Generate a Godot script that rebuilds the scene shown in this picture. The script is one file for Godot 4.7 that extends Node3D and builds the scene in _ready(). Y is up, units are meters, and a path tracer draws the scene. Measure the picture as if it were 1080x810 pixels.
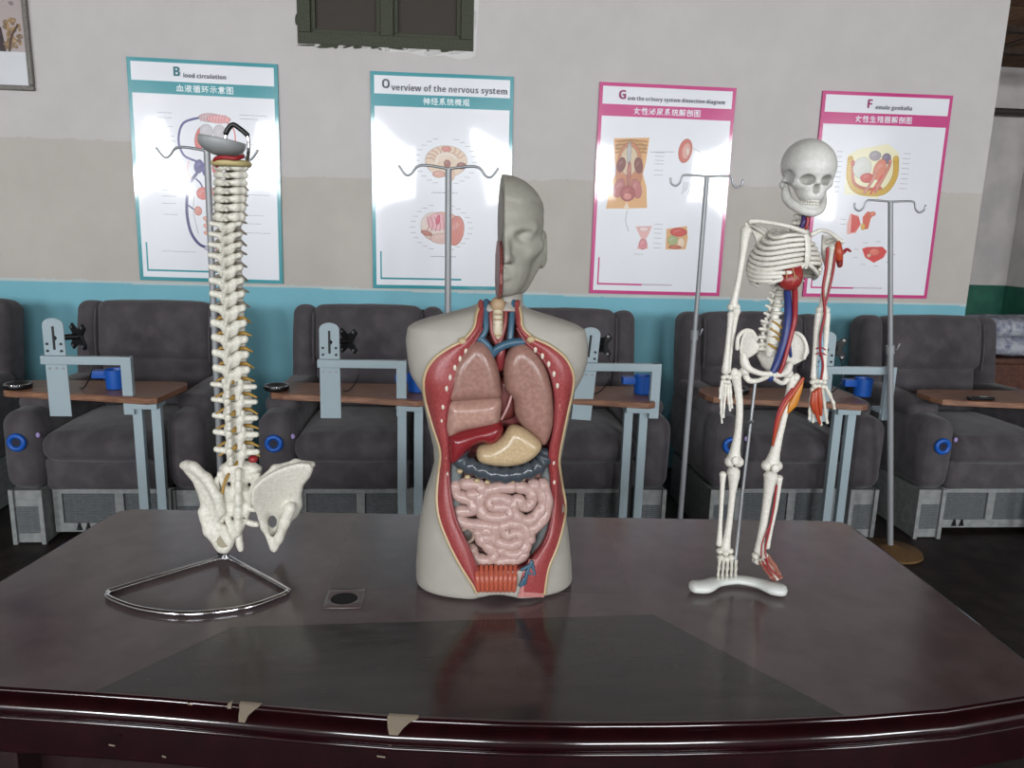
extends Node3D

# Classroom with three anatomical models on a conference table, recliners and wall charts behind it.
const EYE := Vector3(0.0, 1.47, 0.0)
const TABLE_Y := 0.77
const WALL_Z := -4.57
const FOCAL := 806.3

var eye_basis := Basis.from_euler(Vector3(deg_to_rad(-11.537), deg_to_rad(-4.844), deg_to_rad(1.595)))
var mats := {}
var used := {}
var rng := RandomNumberGenerator.new()


func _ready() -> void:
	rng.seed = 4711
	camera_and_light()
	materials()
	room()
	far_room()
	wall_things()
	table()
	recliners()
	iv_poles()
	spine_model()
	torso_model()
	skeleton_model()


func camera_and_light() -> void:
	var cam := Camera3D.new()
	cam.name = "camera"
	cam.position = EYE
	cam.basis = eye_basis
	cam.fov = rad_to_deg(2.0 * atan(405.0 / FOCAL))
	cam.near = 0.05
	cam.far = 60.0
	add_child(cam)
	cam.current = true
	var env := Environment.new()
	env.background_mode = Environment.BG_SKY
	var sky := Sky.new()
	var sm := ProceduralSkyMaterial.new()
	sm.sky_top_color = Color(0.62, 0.70, 0.80)
	sm.sky_horizon_color = Color(0.80, 0.83, 0.86)
	sm.ground_bottom_color = Color(0.35, 0.34, 0.32)
	sm.ground_horizon_color = Color(0.55, 0.55, 0.54)
	sm.sky_energy_multiplier = 1.6
	sm.ground_energy_multiplier = 1.0
	sky.sky_material = sm
	env.sky = sky
	env.ambient_light_source = Environment.AMBIENT_SOURCE_DISABLED
	env.tonemap_mode = Environment.TONE_MAPPER_LINEAR
	env.tonemap_exposure = 0.46
	env.sdfgi_enabled = true
	env.ssao_enabled = true
	env.ssil_enabled = true
	var we := WorldEnvironment.new()
	we.name = "environment"
	we.environment = env
	add_child(we)
	# daylight entering through each of the windows behind the photographer
	for w in WINDOWS:
		var a := AreaLight3D.new()
		a.name = "window_daylight"
		a.area_size = Vector2(w[1] - w[0] - 0.1, WIN_TOP - WIN_SILL - 0.1)
		a.position = Vector3((w[0] + w[1]) * 0.5, (WIN_TOP + WIN_SILL) * 0.5, BACK_Z - 0.03)
		a.light_color = Color(0.97, 0.985, 1.0)
		a.light_energy = DAY
		a.shadow_enabled = true
		a.set("area_range", 30.0)
		a.set("area_attenuation", 2.0)
		add_child(a, true)


const BACK_Z := 6.5
const WINDOWS := [[-6.5, -5.45], [-3.5, -0.92], [0.65, 3.0], [4.9, 7.3]]
const WIN_SILL := 1.85
const WIN_TOP := 3.35
const DAY := 58.0


# ------------------------------------------------------------------ helpers
func at(px: float, py: float, z: float) -> Vector3:   # the point at depth z that the photograph shows at that pixel
	var d: Vector3 = eye_basis * Vector3((px - 540.0) / FOCAL, -(py - 405.0) / FOCAL, -1.0)
	return EYE + d * (z / d.z)


func tag(o: Node, label := "", category := "", group := "", kind := "") -> Node:
	if label:
		o.set_meta("label", label)
	if category:
		o.set_meta("category", category)
	if group:
		o.set_meta("group", group)
	if kind:
		o.set_meta("kind", kind)
	return o


func numbered(called: String) -> String:
	var n: int = used.get(called, 0)
	used[called] = n + 1
	return called if n == 0 else "%s_%03d" % [called, n]


func thing(called: String, where: Vector3, label: String, category: String, group := "", turn := 0.0) -> Node3D:
	var o := Node3D.new()
	o.name = numbered(called)
	add_child(o, true)
	o.position = where
	o.rotation.y = turn
	tag(o, label, category, group)
	return o


func put(called: String, mesh: Mesh, m: Material, parent: Node3D, where := Vector3.ZERO) -> MeshInstance3D:
	var o := MeshInstance3D.new()
	o.name = called
	o.mesh = mesh
	o.material_override = m
	o.position = where
	parent.add_child(o, true)
	return o


func part(called: String, b: Mb, m: Material, parent: Node3D) -> MeshInstance3D:
	# geometry given in world space is brought into the parent's own space
	return put(called, b.commit(parent.global_transform.affine_inverse()), m, parent)


func lone(called: String, mesh: Mesh, m: Material, where: Vector3, label: String, category: String, group := "") -> MeshInstance3D:
	var o := put(numbered(called), mesh, m, self, where)
	tag(o, label, category, group)
	return o


func shell(called: String, b: Mb, m: Material) -> MeshInstance3D:
	var o := put(called, b.commit(), m, self)
	o.set_meta("kind", "structure")
	return o


# collects triangles; every function takes points in one common space
class Mb:
	var v := PackedVector3Array()
	var n := PackedVector3Array()
	var uv := PackedVector2Array()
	var c := PackedColorArray()
	var ix := PackedInt32Array()
	var col := Color.WHITE
	var use_col := false

	func vert(p: Vector3, nn: Vector3, t := Vector2.ZERO) -> int:
		v.append(p)
		n.append(nn)
		uv.append(t)
		c.append(col)
		return v.size() - 1

	func face(pts: Array, uvs = null) -> Mb:   # flat convex polygon
		var nn: Vector3 = ((pts[2] as Vector3) - (pts[0] as Vector3)).cross((pts[1] as Vector3) - (pts[0] as Vector3))
		if pts.size() > 3:
			nn += ((pts[3] as Vector3) - (pts[0] as Vector3)).cross((pts[2] as Vector3) - (pts[0] as Vector3))
		nn = nn.normalized()
		var b := v.size()
		for i in pts.size():
			vert(pts[i], nn, uvs[i] if uvs != null else Vector2(i % 2, i / 2))
		for i in range(1, pts.size() - 1):
			ix.append_array([b, b + i, b + i + 1])
		return self

	func grid(rows: Array, close_u := false, close_v := false) -> Mb:   # rows of points, smooth normals; u runs along a row
		var nr := rows.size()
		var nc: int = rows[0].size()
		var b := v.size()
		var uu := 0.0
		for i in nr:
			var row: PackedVector3Array = rows[i]
			for j in nc:
				var du: Vector3
				if close_u:
					du = row[(j + 1) % nc] - row[(j + nc - 1) % nc]
				else:
					du = row[mini(j + 1, nc - 1)] - row[maxi(j - 1, 0)]
				var i0 := (i + nr - 1) % nr if close_v else maxi(i - 1, 0)
				var i1 := (i + 1) % nr if close_v else mini(i + 1, nr - 1)
				var dv: Vector3 = rows[i1][j] - rows[i0][j]
				if du.length_squared() < 1e-14:   # a pole
					var k := (j + nc / 4) % nc
					var other: PackedVector3Array = rows[i + 1] if i == 0 else rows[i - 1]
					du = other[(j + 1) % nc] - other[(j + nc - 1) % nc]
					dv = (other[j] - row[j]) * (1.0 if i == 0 else -1.0)
				vert(row[j], du.cross(dv).normalized(), Vector2(float(j) / nc, float(i) / maxf(nr - 1, 1)))
		var last_c := nc if close_u else nc - 1
		var last_r := nr if close_v else nr - 1
		for i in last_r:
			for j in last_c:
				var a := b + i * nc + j
				var a2 := b + i * nc + (j + 1) % nc
				var d := b + ((i + 1) % nr) * nc + j
				var d2 := b + ((i + 1) % nr) * nc + (j + 1) % nc
				ix.append_array([a, d, a2, a2, d, d2])
		return self

	func disc(ring: PackedVector3Array, flip := false) -> Mb:
		var mid := Vector3.ZERO
		for p in ring:
			mid += p
		mid /= ring.size()
		var nn := (ring[0] - mid).cross(ring[ring.size() / 4] - mid).normalized()
		if flip:
			nn = -nn
		var b := vert(mid, nn)
		for p in ring:
			vert(p, nn)
		for i in ring.size():
			ix.append_array([b, b + 1 + i, b + 1 + (i + 1) % ring.size()])
		return self

	func tube(path: Array, radii, seg := 8, caps := true, close := false, flat := 1.0, up := Vector3.ZERO) -> Mb:
		var rows := []
		var np := path.size()
		var side := Vector3.ZERO
		for i in np:
			var p: Vector3 = path[i]
			var a: Vector3 = path[(i + np - 1) % np] if close else path[maxi(i - 1, 0)]
			var e: Vector3 = path[(i + 1) % np] if close else path[mini(i + 1, np - 1)]
			var t := (e - a).normalized()
			if side == Vector3.ZERO:
				side = t.cross(up if up != Vector3.ZERO else (Vector3.UP if absf(t.y) < 0.9 else Vector3.RIGHT)).normalized()
			side = (side - t * side.dot(t)).normalized()
			if up != Vector3.ZERO:
				side = t.cross(up).normalized()
			var other := side.cross(t)
			var r: float = radii if radii is float else radii[i]
			var row := PackedVector3Array()
			for k in seg:
				var an := TAU * k / seg
				row.append(p + (side * cos(an) + other * sin(an) * flat) * r)
			rows.append(row)
		if caps and not close:   # rounded ends
			var first: PackedVector3Array = rows[0]
			var last: PackedVector3Array = rows[np - 1]
			var t0: Vector3 = ((path[0] as Vector3) - (path[1] as Vector3)).normalized()
			var t1: Vector3 = ((path[np - 1] as Vector3) - (path[np - 2] as Vector3)).normalized()
			var pre := []
			var post := []
			var r0: float = radii if radii is float else radii[0]
			var r1: float = radii if radii is float else radii[np - 1]
			for s in [[0.7, 0.55], [0.02, 0.8]]:
				var q0 := PackedVector3Array()
				var q1 := PackedVector3Array()
				for k in seg:
					q0.append((path[0] as Vector3) + (first[k] - (path[0] as Vector3)) * s[0] + t0 * r0 * s[1] * flat)
					q1.append((path[np - 1] as Vector3) + (last[k] - (path[np - 1] as Vector3)) * s[0] + t1 * r1 * s[1] * flat)
				pre.push_front(q0)
				post.append(q1)
			rows = pre + rows + post
		return grid(rows, true, close)

	func rod(a: Vector3, b: Vector3, r: float, seg := 10) -> Mb:   # cylinder with flat ends
		var t := (b - a).normalized()
		var s := t.cross(Vector3.UP if absf(t.y) < 0.9 else Vector3.RIGHT).normalized()
		var o := s.cross(t)
		var r0 := PackedVector3Array()
		var r1 := PackedVector3Array()
		for k in seg:
			var d := (s * cos(TAU * k / seg) + o * sin(TAU * k / seg)) * r
			r0.append(a + d)
			r1.append(b + d)
		grid([r0, r1], true)
		disc(r0)
		disc(r1, true)
		return self

	func lathe(profile: Array, x: Transform3D, seg := 20) -> Mb:   # profile of (radius, height)
		var rows := []
		for p in profile:
			var row := PackedVector3Array()
			for k in seg:
				row.append(x * Vector3(p.x * cos(TAU * k / seg), p.y, p.x * sin(TAU * k / seg)))
			rows.append(row)
		return grid(rows, true)

	func ball(mid: Vector3, r: Vector3, seg := 14, rings := 9, b := Basis()) -> Mb:
		var rows := []
		for i in rings:
			var th := PI * i / (rings - 1)
			var row := PackedVector3Array()
			for k in seg:
				var an := TAU * k / seg
				row.append(mid + b * Vector3(r.x * sin(th) * cos(an), r.y * cos(th), r.z * sin(th) * sin(an)))
			rows.append(row)
		return grid(rows, true)

	func rbox(mid: Vector3, size: Vector3, r: float, b := Basis(), steps := 3, flat := 1, bulge := Vector3.ZERO, wrinkle: FastNoiseLite = null, amp := 0.0) -> Mb:   # box with rounded edges, faces may bulge
		var h := size * 0.5
		r = minf(r, minf(h.x, minf(h.y, h.z)) * 0.999)
		var ts := []
		for a in 3:
			var l := PackedFloat32Array()
			for k in steps:
				l.append(-(h[a] - r) - r * tan(PI * 0.25 * (1.0 - float(k) / steps)))
			for k in flat + 1:
				l.append(lerpf(-(h[a] - r), h[a] - r, float(k) / flat))
			for k in steps:
				l.append((h[a] - r) + r * tan(PI * 0.25 * float(k + 1) / steps))
			ts.append(l)
		for a in 3:
			var u := (a + 1) % 3
			var w := (a + 2) % 3
			for s in [-1.0, 1.0]:
				var rows := []
				var tu: PackedFloat32Array = ts[u]
				var tw: PackedFloat32Array = ts[w]
				for i in tw.size():
					var row := PackedVector3Array()
					for j in tu.size():
						var p := Vector3.ZERO
						p[a] = h[a] * s
						p[u] = tu[j] * s
						p[w] = tw[i]
						var q := p.clamp(-(h - Vector3.ONE * r), h - Vector3.ONE * r)
						var d := (p - q).normalized()
						p = q + d * r
						if bulge != Vector3.ZERO:
							var e := Vector3(p.x / h.x, p.y / h.y, p.z / h.z)
							var k := Vector3(1 - e.x * e.x, 1 - e.y * e.y, 1 - e.z * e.z).max(Vector3.ZERO)
							p += Vector3(e.x * bulge.x * k.y * k.z, e.y * bulge.y * k.x * k.z, e.z * bulge.z * k.x * k.y)
						if wrinkle:
							p += d * wrinkle.get_noise_3dv(mid + p) * amp
						row.append(mid + b * p)
					rows.append(row)
				grid(rows)
		return self

	func box(mid: Vector3, size: Vector3, bevel := 0.002, b := Basis()) -> Mb:
		return rbox(mid, size, bevel, b, 1, 1)

	func prism(poly: PackedVector2Array, t: Transform3D, depth: float, bevel := 0.0) -> Mb:   # poly in the x-y plane of t, from z 0 back to -depth
		if Geometry2D.is_polygon_clockwise(poly):
			poly.reverse()
		var rings := []
		var inner := poly
		if bevel > 0.0:
			inner = PackedVector2Array()
			var m := poly.size()
			for i in m:
				var e0 := (poly[i] - poly[(i + m - 1) % m]).normalized()
				var e1 := (poly[(i + 1) % m] - poly[i]).normalized()
				var nn := (Vector2(-e0.y, e0.x) + Vector2(-e1.y, e1.x)).normalized()
				inner.append(poly[i] + nn * bevel / maxf(0.5, nn.dot(Vector2(-e0.y, e0.x))))
			rings = [[inner, 0.0], [poly, -bevel], [poly, bevel - depth], [inner, -depth]]
		else:
			rings = [[poly, 0.0], [poly, -depth]]
		for k in rings.size() - 1:
			var a: PackedVector2Array = rings[k][0]
			var d: PackedVector2Array = rings[k + 1][0]
			for i in a.size():
				var j := (i + 1) % a.size()
				face([t * Vector3(a[i].x, a[i].y, rings[k][1]), t * Vector3(d[i].x, d[i].y, rings[k + 1][1]), t * Vector3(d[j].x, d[j].y, rings[k + 1][1]), t * Vector3(a[j].x, a[j].y, rings[k][1])])
		var tri := Geometry2D.triangulate_polygon(inner)
		for s in [[0.0, 1.0], [-depth, -1.0]]:
			var bb := v.size()
			for p in inner:
				vert(t * Vector3(p.x, p.y, s[0]), (t.basis.z * s[1]).normalized(), p)
			for i in tri:
				ix.append(bb + i)
		return self

	func nets(lo: Vector3, hi: Vector3, cell: float, f: Callable, paint = null) -> Mb:   # surface nets of a signed field
		var nx := int(ceil((hi.x - lo.x) / cell)) + 1
		var ny := int(ceil((hi.y - lo.y) / cell)) + 1
		var nz := int(ceil((hi.z - lo.z) / cell)) + 1
		nx = (nx + 3) / 4 * 4
		ny = (ny + 3) / 4 * 4
		nz = (nz + 3) / 4 * 4
		var val := PackedFloat32Array()
		val.resize(nx * ny * nz)
		var far := cell * 4.0 * 1.35
		for bz in nz / 4:
			for by in ny / 4:
				for bx in nx / 4:
					var mid := lo + Vector3(bx * 4 + 1.5, by * 4 + 1.5, bz * 4 + 1.5) * cell
					var d: float = f.call(mid)
					var skip := absf(d) > far
					for k in 4:
						for j in 4:
							var o := ((bz * 4 + k) * ny + by * 4 + j) * nx + bx * 4
							for i in 4:
								val[o + i] = d if skip else f.call(lo + Vector3(bx * 4 + i, by * 4 + j, bz * 4 + k) * cell)
		var id := PackedInt32Array()
		id.resize(nx * ny * nz)
		id.fill(-1)
		var base := v.size()
		var offs := [0, 1, nx, nx + 1, nx * ny, nx * ny + 1, nx * ny + nx, nx * ny + nx + 1]
		var cor := [Vector3(0, 0, 0), Vector3(1, 0, 0), Vector3(0, 1, 0), Vector3(1, 1, 0), Vector3(0, 0, 1), Vector3(1, 0, 1), Vector3(0, 1, 1), Vector3(1, 1, 1)]
		var ed := [[0, 1], [2, 3], [4, 5], [6, 7], [0, 2], [1, 3], [4, 6], [5, 7], [0, 4], [1, 5], [2, 6], [3, 7]]
		for z in nz - 1:
			for y in ny - 1:
				for x in nx - 1:
					var o := (z * ny + y) * nx + x
					var inside := val[o] < 0.0
					var cross := false
					for k in range(1, 8):
						if (val[o + offs[k]] < 0.0) != inside:
							cross = true
							break
					if not cross:
						continue
					var sum := Vector3.ZERO
					var cnt := 0
					for e in ed:
						var a := val[o + offs[e[0]]]
						var b := val[o + offs[e[1]]]
						if (a < 0.0) != (b < 0.0):
							sum += (cor[e[0]] as Vector3).lerp(cor[e[1]], a / (a - b))
							cnt += 1
					var p := lo + (Vector3(x, y, z) + sum / cnt) * cell
					id[o] = v.size()
					v.append(p)
					n.append(Vector3.ZERO)
					uv.append(Vector2.ZERO)
					c.append(paint.call(p) if paint != null else col)
		var st := [1, nx, nx * ny]
		var i0 := ix.size()
		for z in range(1, nz - 1):
			for y in range(1, ny - 1):
				for x in range(1, nx - 1):
					var o := (z * ny + y) * nx + x
					for a in 3:
						var s0 := val[o] < 0.0
						if s0 == (val[o + st[a]] < 0.0):
							continue
						var u: int = st[(a + 1) % 3]
						var w: int = st[(a + 2) % 3]
						var q := [id[o], id[o - u], id[o - u - w], id[o - w]]
						if not s0:
							q = [q[3], q[2], q[1], q[0]]
						if q.min() < 0:
							continue
						ix.append_array([q[0], q[1], q[2], q[0], q[2], q[3]])
						var nn := (v[q[1]] - v[q[0]]).cross(v[q[2]] - v[q[0]]) + (v[q[2]] - v[q[0]]).cross(v[q[3]] - v[q[0]])
						for k in q:
							n[k] -= nn
		for k in range(base, v.size()):
			n[k] = n[k].normalized()
		# make the normals point out of the solid
		for k in range(base, mini(base + 1, v.size())):
			if f.call(v[k] + n[k] * cell) < f.call(v[k] - n[k] * cell):
				for m in range(base, v.size()):
					n[m] = -n[m]
		return self

	func commit(x := Transform3D()) -> ArrayMesh:
		var vv := PackedVector3Array()
		var nn := PackedVector3Array()
		vv.resize(v.size())
		nn.resize(v.size())
		for i in v.size():
			vv[i] = x * v[i]
			nn[i] = (x.basis * n[i]).normalized()
		for t in range(0, ix.size(), 3):   # front faces run clockwise
			var a := ix[t]
			var b := ix[t + 1]
			var d := ix[t + 2]
			if (vv[b] - vv[a]).cross(vv[d] - vv[a]).dot(nn[a] + nn[b] + nn[d]) > 0.0:
				ix[t + 1] = d
				ix[t + 2] = b
		var arr := []
		arr.resize(Mesh.ARRAY_MAX)
		arr[Mesh.ARRAY_VERTEX] = vv
		arr[Mesh.ARRAY_NORMAL] = nn
		arr[Mesh.ARRAY_TEX_UV] = uv
		if use_col:
			arr[Mesh.ARRAY_COLOR] = c
		arr[Mesh.ARRAY_INDEX] = ix
		var m := ArrayMesh.new()
		m.add_surface_from_arrays(Mesh.PRIMITIVE_TRIANGLES, arr)
		return m


# distances used by the fields
static func cap_d(p: Vector3, a: Vector3, b: Vector3, ra: float, rb: float) -> float:
	var ab := b - a
	var t := clampf((p - a).dot(ab) / ab.length_squared(), 0.0, 1.0)
	return p.distance_to(a + ab * t) - lerpf(ra, rb, t)


static func ell_d(p: Vector3, mid: Vector3, r: Vector3) -> float:
	var q := (p - mid) / r
	var l := q.length()
	if l < 1e-6:
		return -minf(r.x, minf(r.y, r.z))
	return l * (l - 1.0) / (q / r).length()


static func smin(a: float, b: float, k: float) -> float:
	var h := maxf(k - absf(a - b), 0.0) / k
	return minf(a, b) - h * h * k * 0.25


static func smax(a: float, b: float, k: float) -> float:
	return -smin(-a, -b, k)


static func smooth_path(pts: Array, per := 6, close := false) -> Array:   # Catmull-Rom through the points
	var out := []
	var m := pts.size()
	for i in (m if close else m - 1):
		var p0: Vector3 = pts[(i + m - 1) % m] if close else pts[maxi(i - 1, 0)]
		var p1: Vector3 = pts[i]
		var p2: Vector3 = pts[(i + 1) % m]
		var p3: Vector3 = pts[(i + 2) % m] if close else pts[mini(i + 2, m - 1)]
		for k in per:
			out.append(p1.cubic_interpolate(p2, p0, p3, float(k) / per))
	if not close:
		out.append(pts[m - 1])
	return out


static func taper(list: Array, count: int) -> Array:   # radii spread evenly over a path of count points
	var out := []
	for i in count:
		var t := float(i) / (count - 1) * (list.size() - 1)
		var k := mini(int(t), list.size() - 2)
		out.append(lerpf(list[k], list[k + 1], t - k))
	return out


# ------------------------------------------------------------------ materials
func plain(key: String, col: Color, rough := 0.6, metal := 0.0, spec := 0.5) -> StandardMaterial3D:
	var m := StandardMaterial3D.new()
	m.resource_name = key
	m.albedo_color = col
	m.roughness = rough
	m.metallic = metal
	m.metallic_specular = spec
	mats[key] = m
	return m


func noise_tex(freq: float, c0: Color, c1: Color, sz := 512, octaves := 4, kind := FastNoiseLite.TYPE_SIMPLEX_SMOOTH, sd := 1, lo := 0.25, hi := 0.75) -> NoiseTexture2D:
	var nz := FastNoiseLite.new()
	nz.noise_type = kind
	nz.seed = sd
	nz.frequency = freq
	nz.fractal_octaves = octaves
	var t := NoiseTexture2D.new()
	t.width = sz
	t.height = sz
	t.seamless = true
	t.noise = nz
	var g := Gradient.new()
	g.offsets = PackedFloat32Array([lo, hi])
	g.colors = PackedColorArray([c0, c1])
	t.color_ramp = g
	return t


func bumps(freq: float, strength: float, sz := 512, sd := 3) -> NoiseTexture2D:
	var nz := FastNoiseLite.new()
	nz.seed = sd
	nz.frequency = freq
	nz.fractal_octaves = 4
	var t := NoiseTexture2D.new()
	t.width = sz
	t.height = sz
	t.seamless = true
	t.as_normal_map = true
	t.bump_strength = strength
	t.noise = nz
	return t


func mottled(key: String, a: Color, b: Color, scale: float, rough := 0.7, freq := 0.02, bump := 0.0, spec := 0.5, local := true) -> StandardMaterial3D:
	var m := plain(key, Color.WHITE, rough, 0.0, spec)
	m.albedo_texture = noise_tex(freq, a, b, 512, 4, FastNoiseLite.TYPE_SIMPLEX_SMOOTH, key.length() + 7)
	m.uv1_triplanar = true
	m.uv1_world_triplanar = not local
	m.uv1_scale = Vector3.ONE * scale
	if bump > 0.0:
		m.normal_enabled = true
		m.normal_texture = bumps(0.05, bump)
	return m


func painted(key: String, rough := 0.45, spec := 0.5) -> StandardMaterial3D:   # colours come with the vertices
	var m := plain(key, Color.WHITE, rough, 0.0, spec)
	m.vertex_color_use_as_albedo = true
	return m


func materials() -> void:
	mottled("ceiling_boards", Color(0.30, 0.21, 0.15), Color(0.38, 0.27, 0.19), 1.2, 0.8, 0.02, 0.0, 0.5, false)
	mottled("dark_timber", Color(0.16, 0.11, 0.08), Color(0.23, 0.16, 0.11), 2.0, 0.8)
	mottled("floor", Color(0.13, 0.105, 0.095), Color(0.19, 0.155, 0.145), 0.9, 0.55, 0.015, 0.5, 0.4, false)
	mottled("plain_wall", Color(0.77, 0.76, 0.75), Color(0.82, 0.81, 0.80), 0.5, 0.9, 0.01, 0.0, 0.3, false)
	mottled("far_wall", Color(0.74, 0.72, 0.71), Color(0.79, 0.77, 0.755), 0.6, 0.9, 0.01, 0.0, 0.3, false)
	mottled("green_dado", Color(0.16, 0.36, 0.30), Color(0.20, 0.42, 0.34), 0.8, 0.6, 0.01, 0.0, 0.4, false)
	mottled("velvet", Color(0.295, 0.28, 0.292), Color(0.35, 0.334, 0.345), 2.0, 0.95, 0.008, 0.35, 0.15)
	mats.velvet.rim_enabled = true
	mats.velvet.rim = 0.35
	mats.velvet.rim_tint = 0.6
	mottled("cabinet_white", Color(0.50, 0.515, 0.51), Color(0.57, 0.58, 0.575), 2.0, 0.6)
	plain("grille_back", Color(0.30, 0.31, 0.33), 0.8)
	mottled("grille_slat", Color(0.40, 0.42, 0.43), Color(0.47, 0.485, 0.49), 4.0, 0.6)
	plain("black_void", Color(0.04, 0.04, 0.045), 0.9)
	plain("steel_paint", Color(0.62, 0.685, 0.71), 0.45)
	plain("black_plastic", Color(0.045, 0.045, 0.05), 0.35)
	plain("grey_plastic", Color(0.55, 0.56, 0.57), 0.4)
	plain("blue_plastic", Color(0.06, 0.33, 0.68), 0.4)
	plain("chrome", Color(0.80, 0.80, 0.81), 0.12, 1.0)
	plain("dull_steel", Color(0.62, 0.63, 0.64), 0.35, 0.85)
	plain("pole_paint", Color(0.60, 0.61, 0.62), 0.4, 0.2)
	plain("lavender", Color(0.62, 0.55, 0.75), 0.6)
	mottled("rust_disc", Color(0.36, 0.26, 0.15), Color(0.47, 0.35, 0.20), 6.0, 0.75)
	mottled("bone", Color(0.82, 0.805, 0.76), Color(0.88, 0.87, 0.83), 12.0, 0.45, 0.02, 0.2)
	mottled("old_bone", Color(0.78, 0.765, 0.71), Color(0.87, 0.86, 0.815), 12.0, 0.42, 0.02, 0.2)
	plain("disc_grey", Color(0.50, 0.47, 0.40), 0.6)
	plain("nerve_yellow", Color(0.60, 0.47, 0.20), 0.5)
	plain("nerve_grey", Color(0.46, 0.43, 0.38), 0.5)
	plain("artery_red", Color(0.57, 0.13, 0.15), 0.4)
	plain("vein_blue", Color(0.14, 0.20, 0.43), 0.4)
	plain("white_plastic", Color(0.82, 0.83, 0.81), 0.35)
	plain("skull_plate", Color(0.58, 0.59, 0.59), 0.45)
	plain("bare_chipboard", Color(0.52, 0.475, 0.41), 0.9)
	# polished dark table veneer
	var t := mottled("table_top", Color(0.335, 0.285, 0.288), Color(0.375, 0.325, 0.327), 1.3, 0.10, 0.012, 0.0, 0.5)
	t.roughness_texture = noise_tex(0.02, Color(0.15, 0.15, 0.15), Color(0.21, 0.21, 0.21), 512, 4, FastNoiseLite.TYPE_SIMPLEX_SMOOTH, 8)
	t.roughness = 1.0
	var e := mottled("table_edge", Color(0.09, 0.012, 0.03), Color(0.13, 0.022, 0.04), 2.0, 0.13, 0.015, 0.0, 0.5)
	e.clearcoat_enabled = true
	e.clearcoat = 0.6
	e.clearcoat_roughness = 0.08
	mottled("table_base", Color(0.12, 0.06, 0.07), Color(0.15, 0.075, 0.085), 2.0, 0.4)
	# light brown veneer of the little desks, streaked along x
	var w := plain("desk_wood", Color.WHITE, 0.4)
	w.albedo_texture = noise_tex(0.02, Color(0.45, 0.31, 0.24), Color(0.60, 0.44, 0.34), 512, 5)
	w.uv1_triplanar = true
	w.uv1_scale = Vector3(0.8, 8.0, 8.0)


# ------------------------------------------------------------------ the room
func quad_wall(b: Mb, x0: float, x1: float, y0: float, y1: float) -> void:
	# front skin of the chart wall, its paint is mapped by metres along x and y
	var uvs := []
	var pts := [Vector3(x0, y0, WALL_Z), Vector3(x0, y1, WALL_Z), Vector3(x1, y1, WALL_Z), Vector3(x1, y0, WALL_Z)]
	for p in pts:
		uvs.append(Vector2((p.x + 6.6) / 9.9, 1.0 - p.y / 3.7))
	b.face(pts, uvs)


func wall_paint() -> StandardMaterial3D:
	var w := 1650
	var h := 616
	var coarse := FastNoiseLite.new()
	coarse.seed = 5
	coarse.frequency = 0.012
	coarse.fractal_octaves = 5
	var edge := FastNoiseLite.new()
	edge.seed = 9
	edge.frequency = 0.03
	var data := PackedByteArray()
	data.resize(w * h * 3)
	var lime := Vector3(205, 200, 198)
	var putty := Vector3(195, 189, 181)
	var blue := Vector3(128, 188, 202)
	var cream := Vector3(196, 205, 204)
	for i in w:
		var x := i * 0.006 - 6.6
		var k := (x + 2.5) / 5.7
		var top_blue := lerpf(1.117, 1.083, clampf(k, 0, 1)) + edge.get_noise_1d(i * 0.4) * 0.004
		var top_putty := (1.885 if x < -1.5 else lerpf(1.725, 1.76, clampf((x + 0.8) / 1.5, 0, 1))) + edge.get_noise_1d(i * 1.0) * 0.012
		for j in h:
			var y := 3.7 - j * 0.006
			var n1 := coarse.get_noise_2d(i, j)
			var n2 := coarse.get_noise_2d(i * 3.1 + 900, j * 3.1)
			var c := lime
			if y < top_blue - 0.012:
				c = blue
			elif y < top_blue + 0.004:
				c = cream
			elif y < top_putty:
				c = putty
			c += Vector3.ONE * (n1 * 4.0 + n2 * 2.5)
			var o := (j * w + i) * 3
			data[o] = int(clampf(c.x, 0, 255))
			data[o + 1] = int(clampf(c.y, 0, 255))
			data[o + 2] = int(clampf(c.z, 0, 255))
	var m := plain("chart_wall_paint", Color.WHITE, 0.75, 0.0, 0.35)
	m.albedo_texture = ImageTexture.create_from_image(Image.create_from_data(w, h, false, Image.FORMAT_RGB8, data))
	m.texture_repeat = false
	return m


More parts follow.
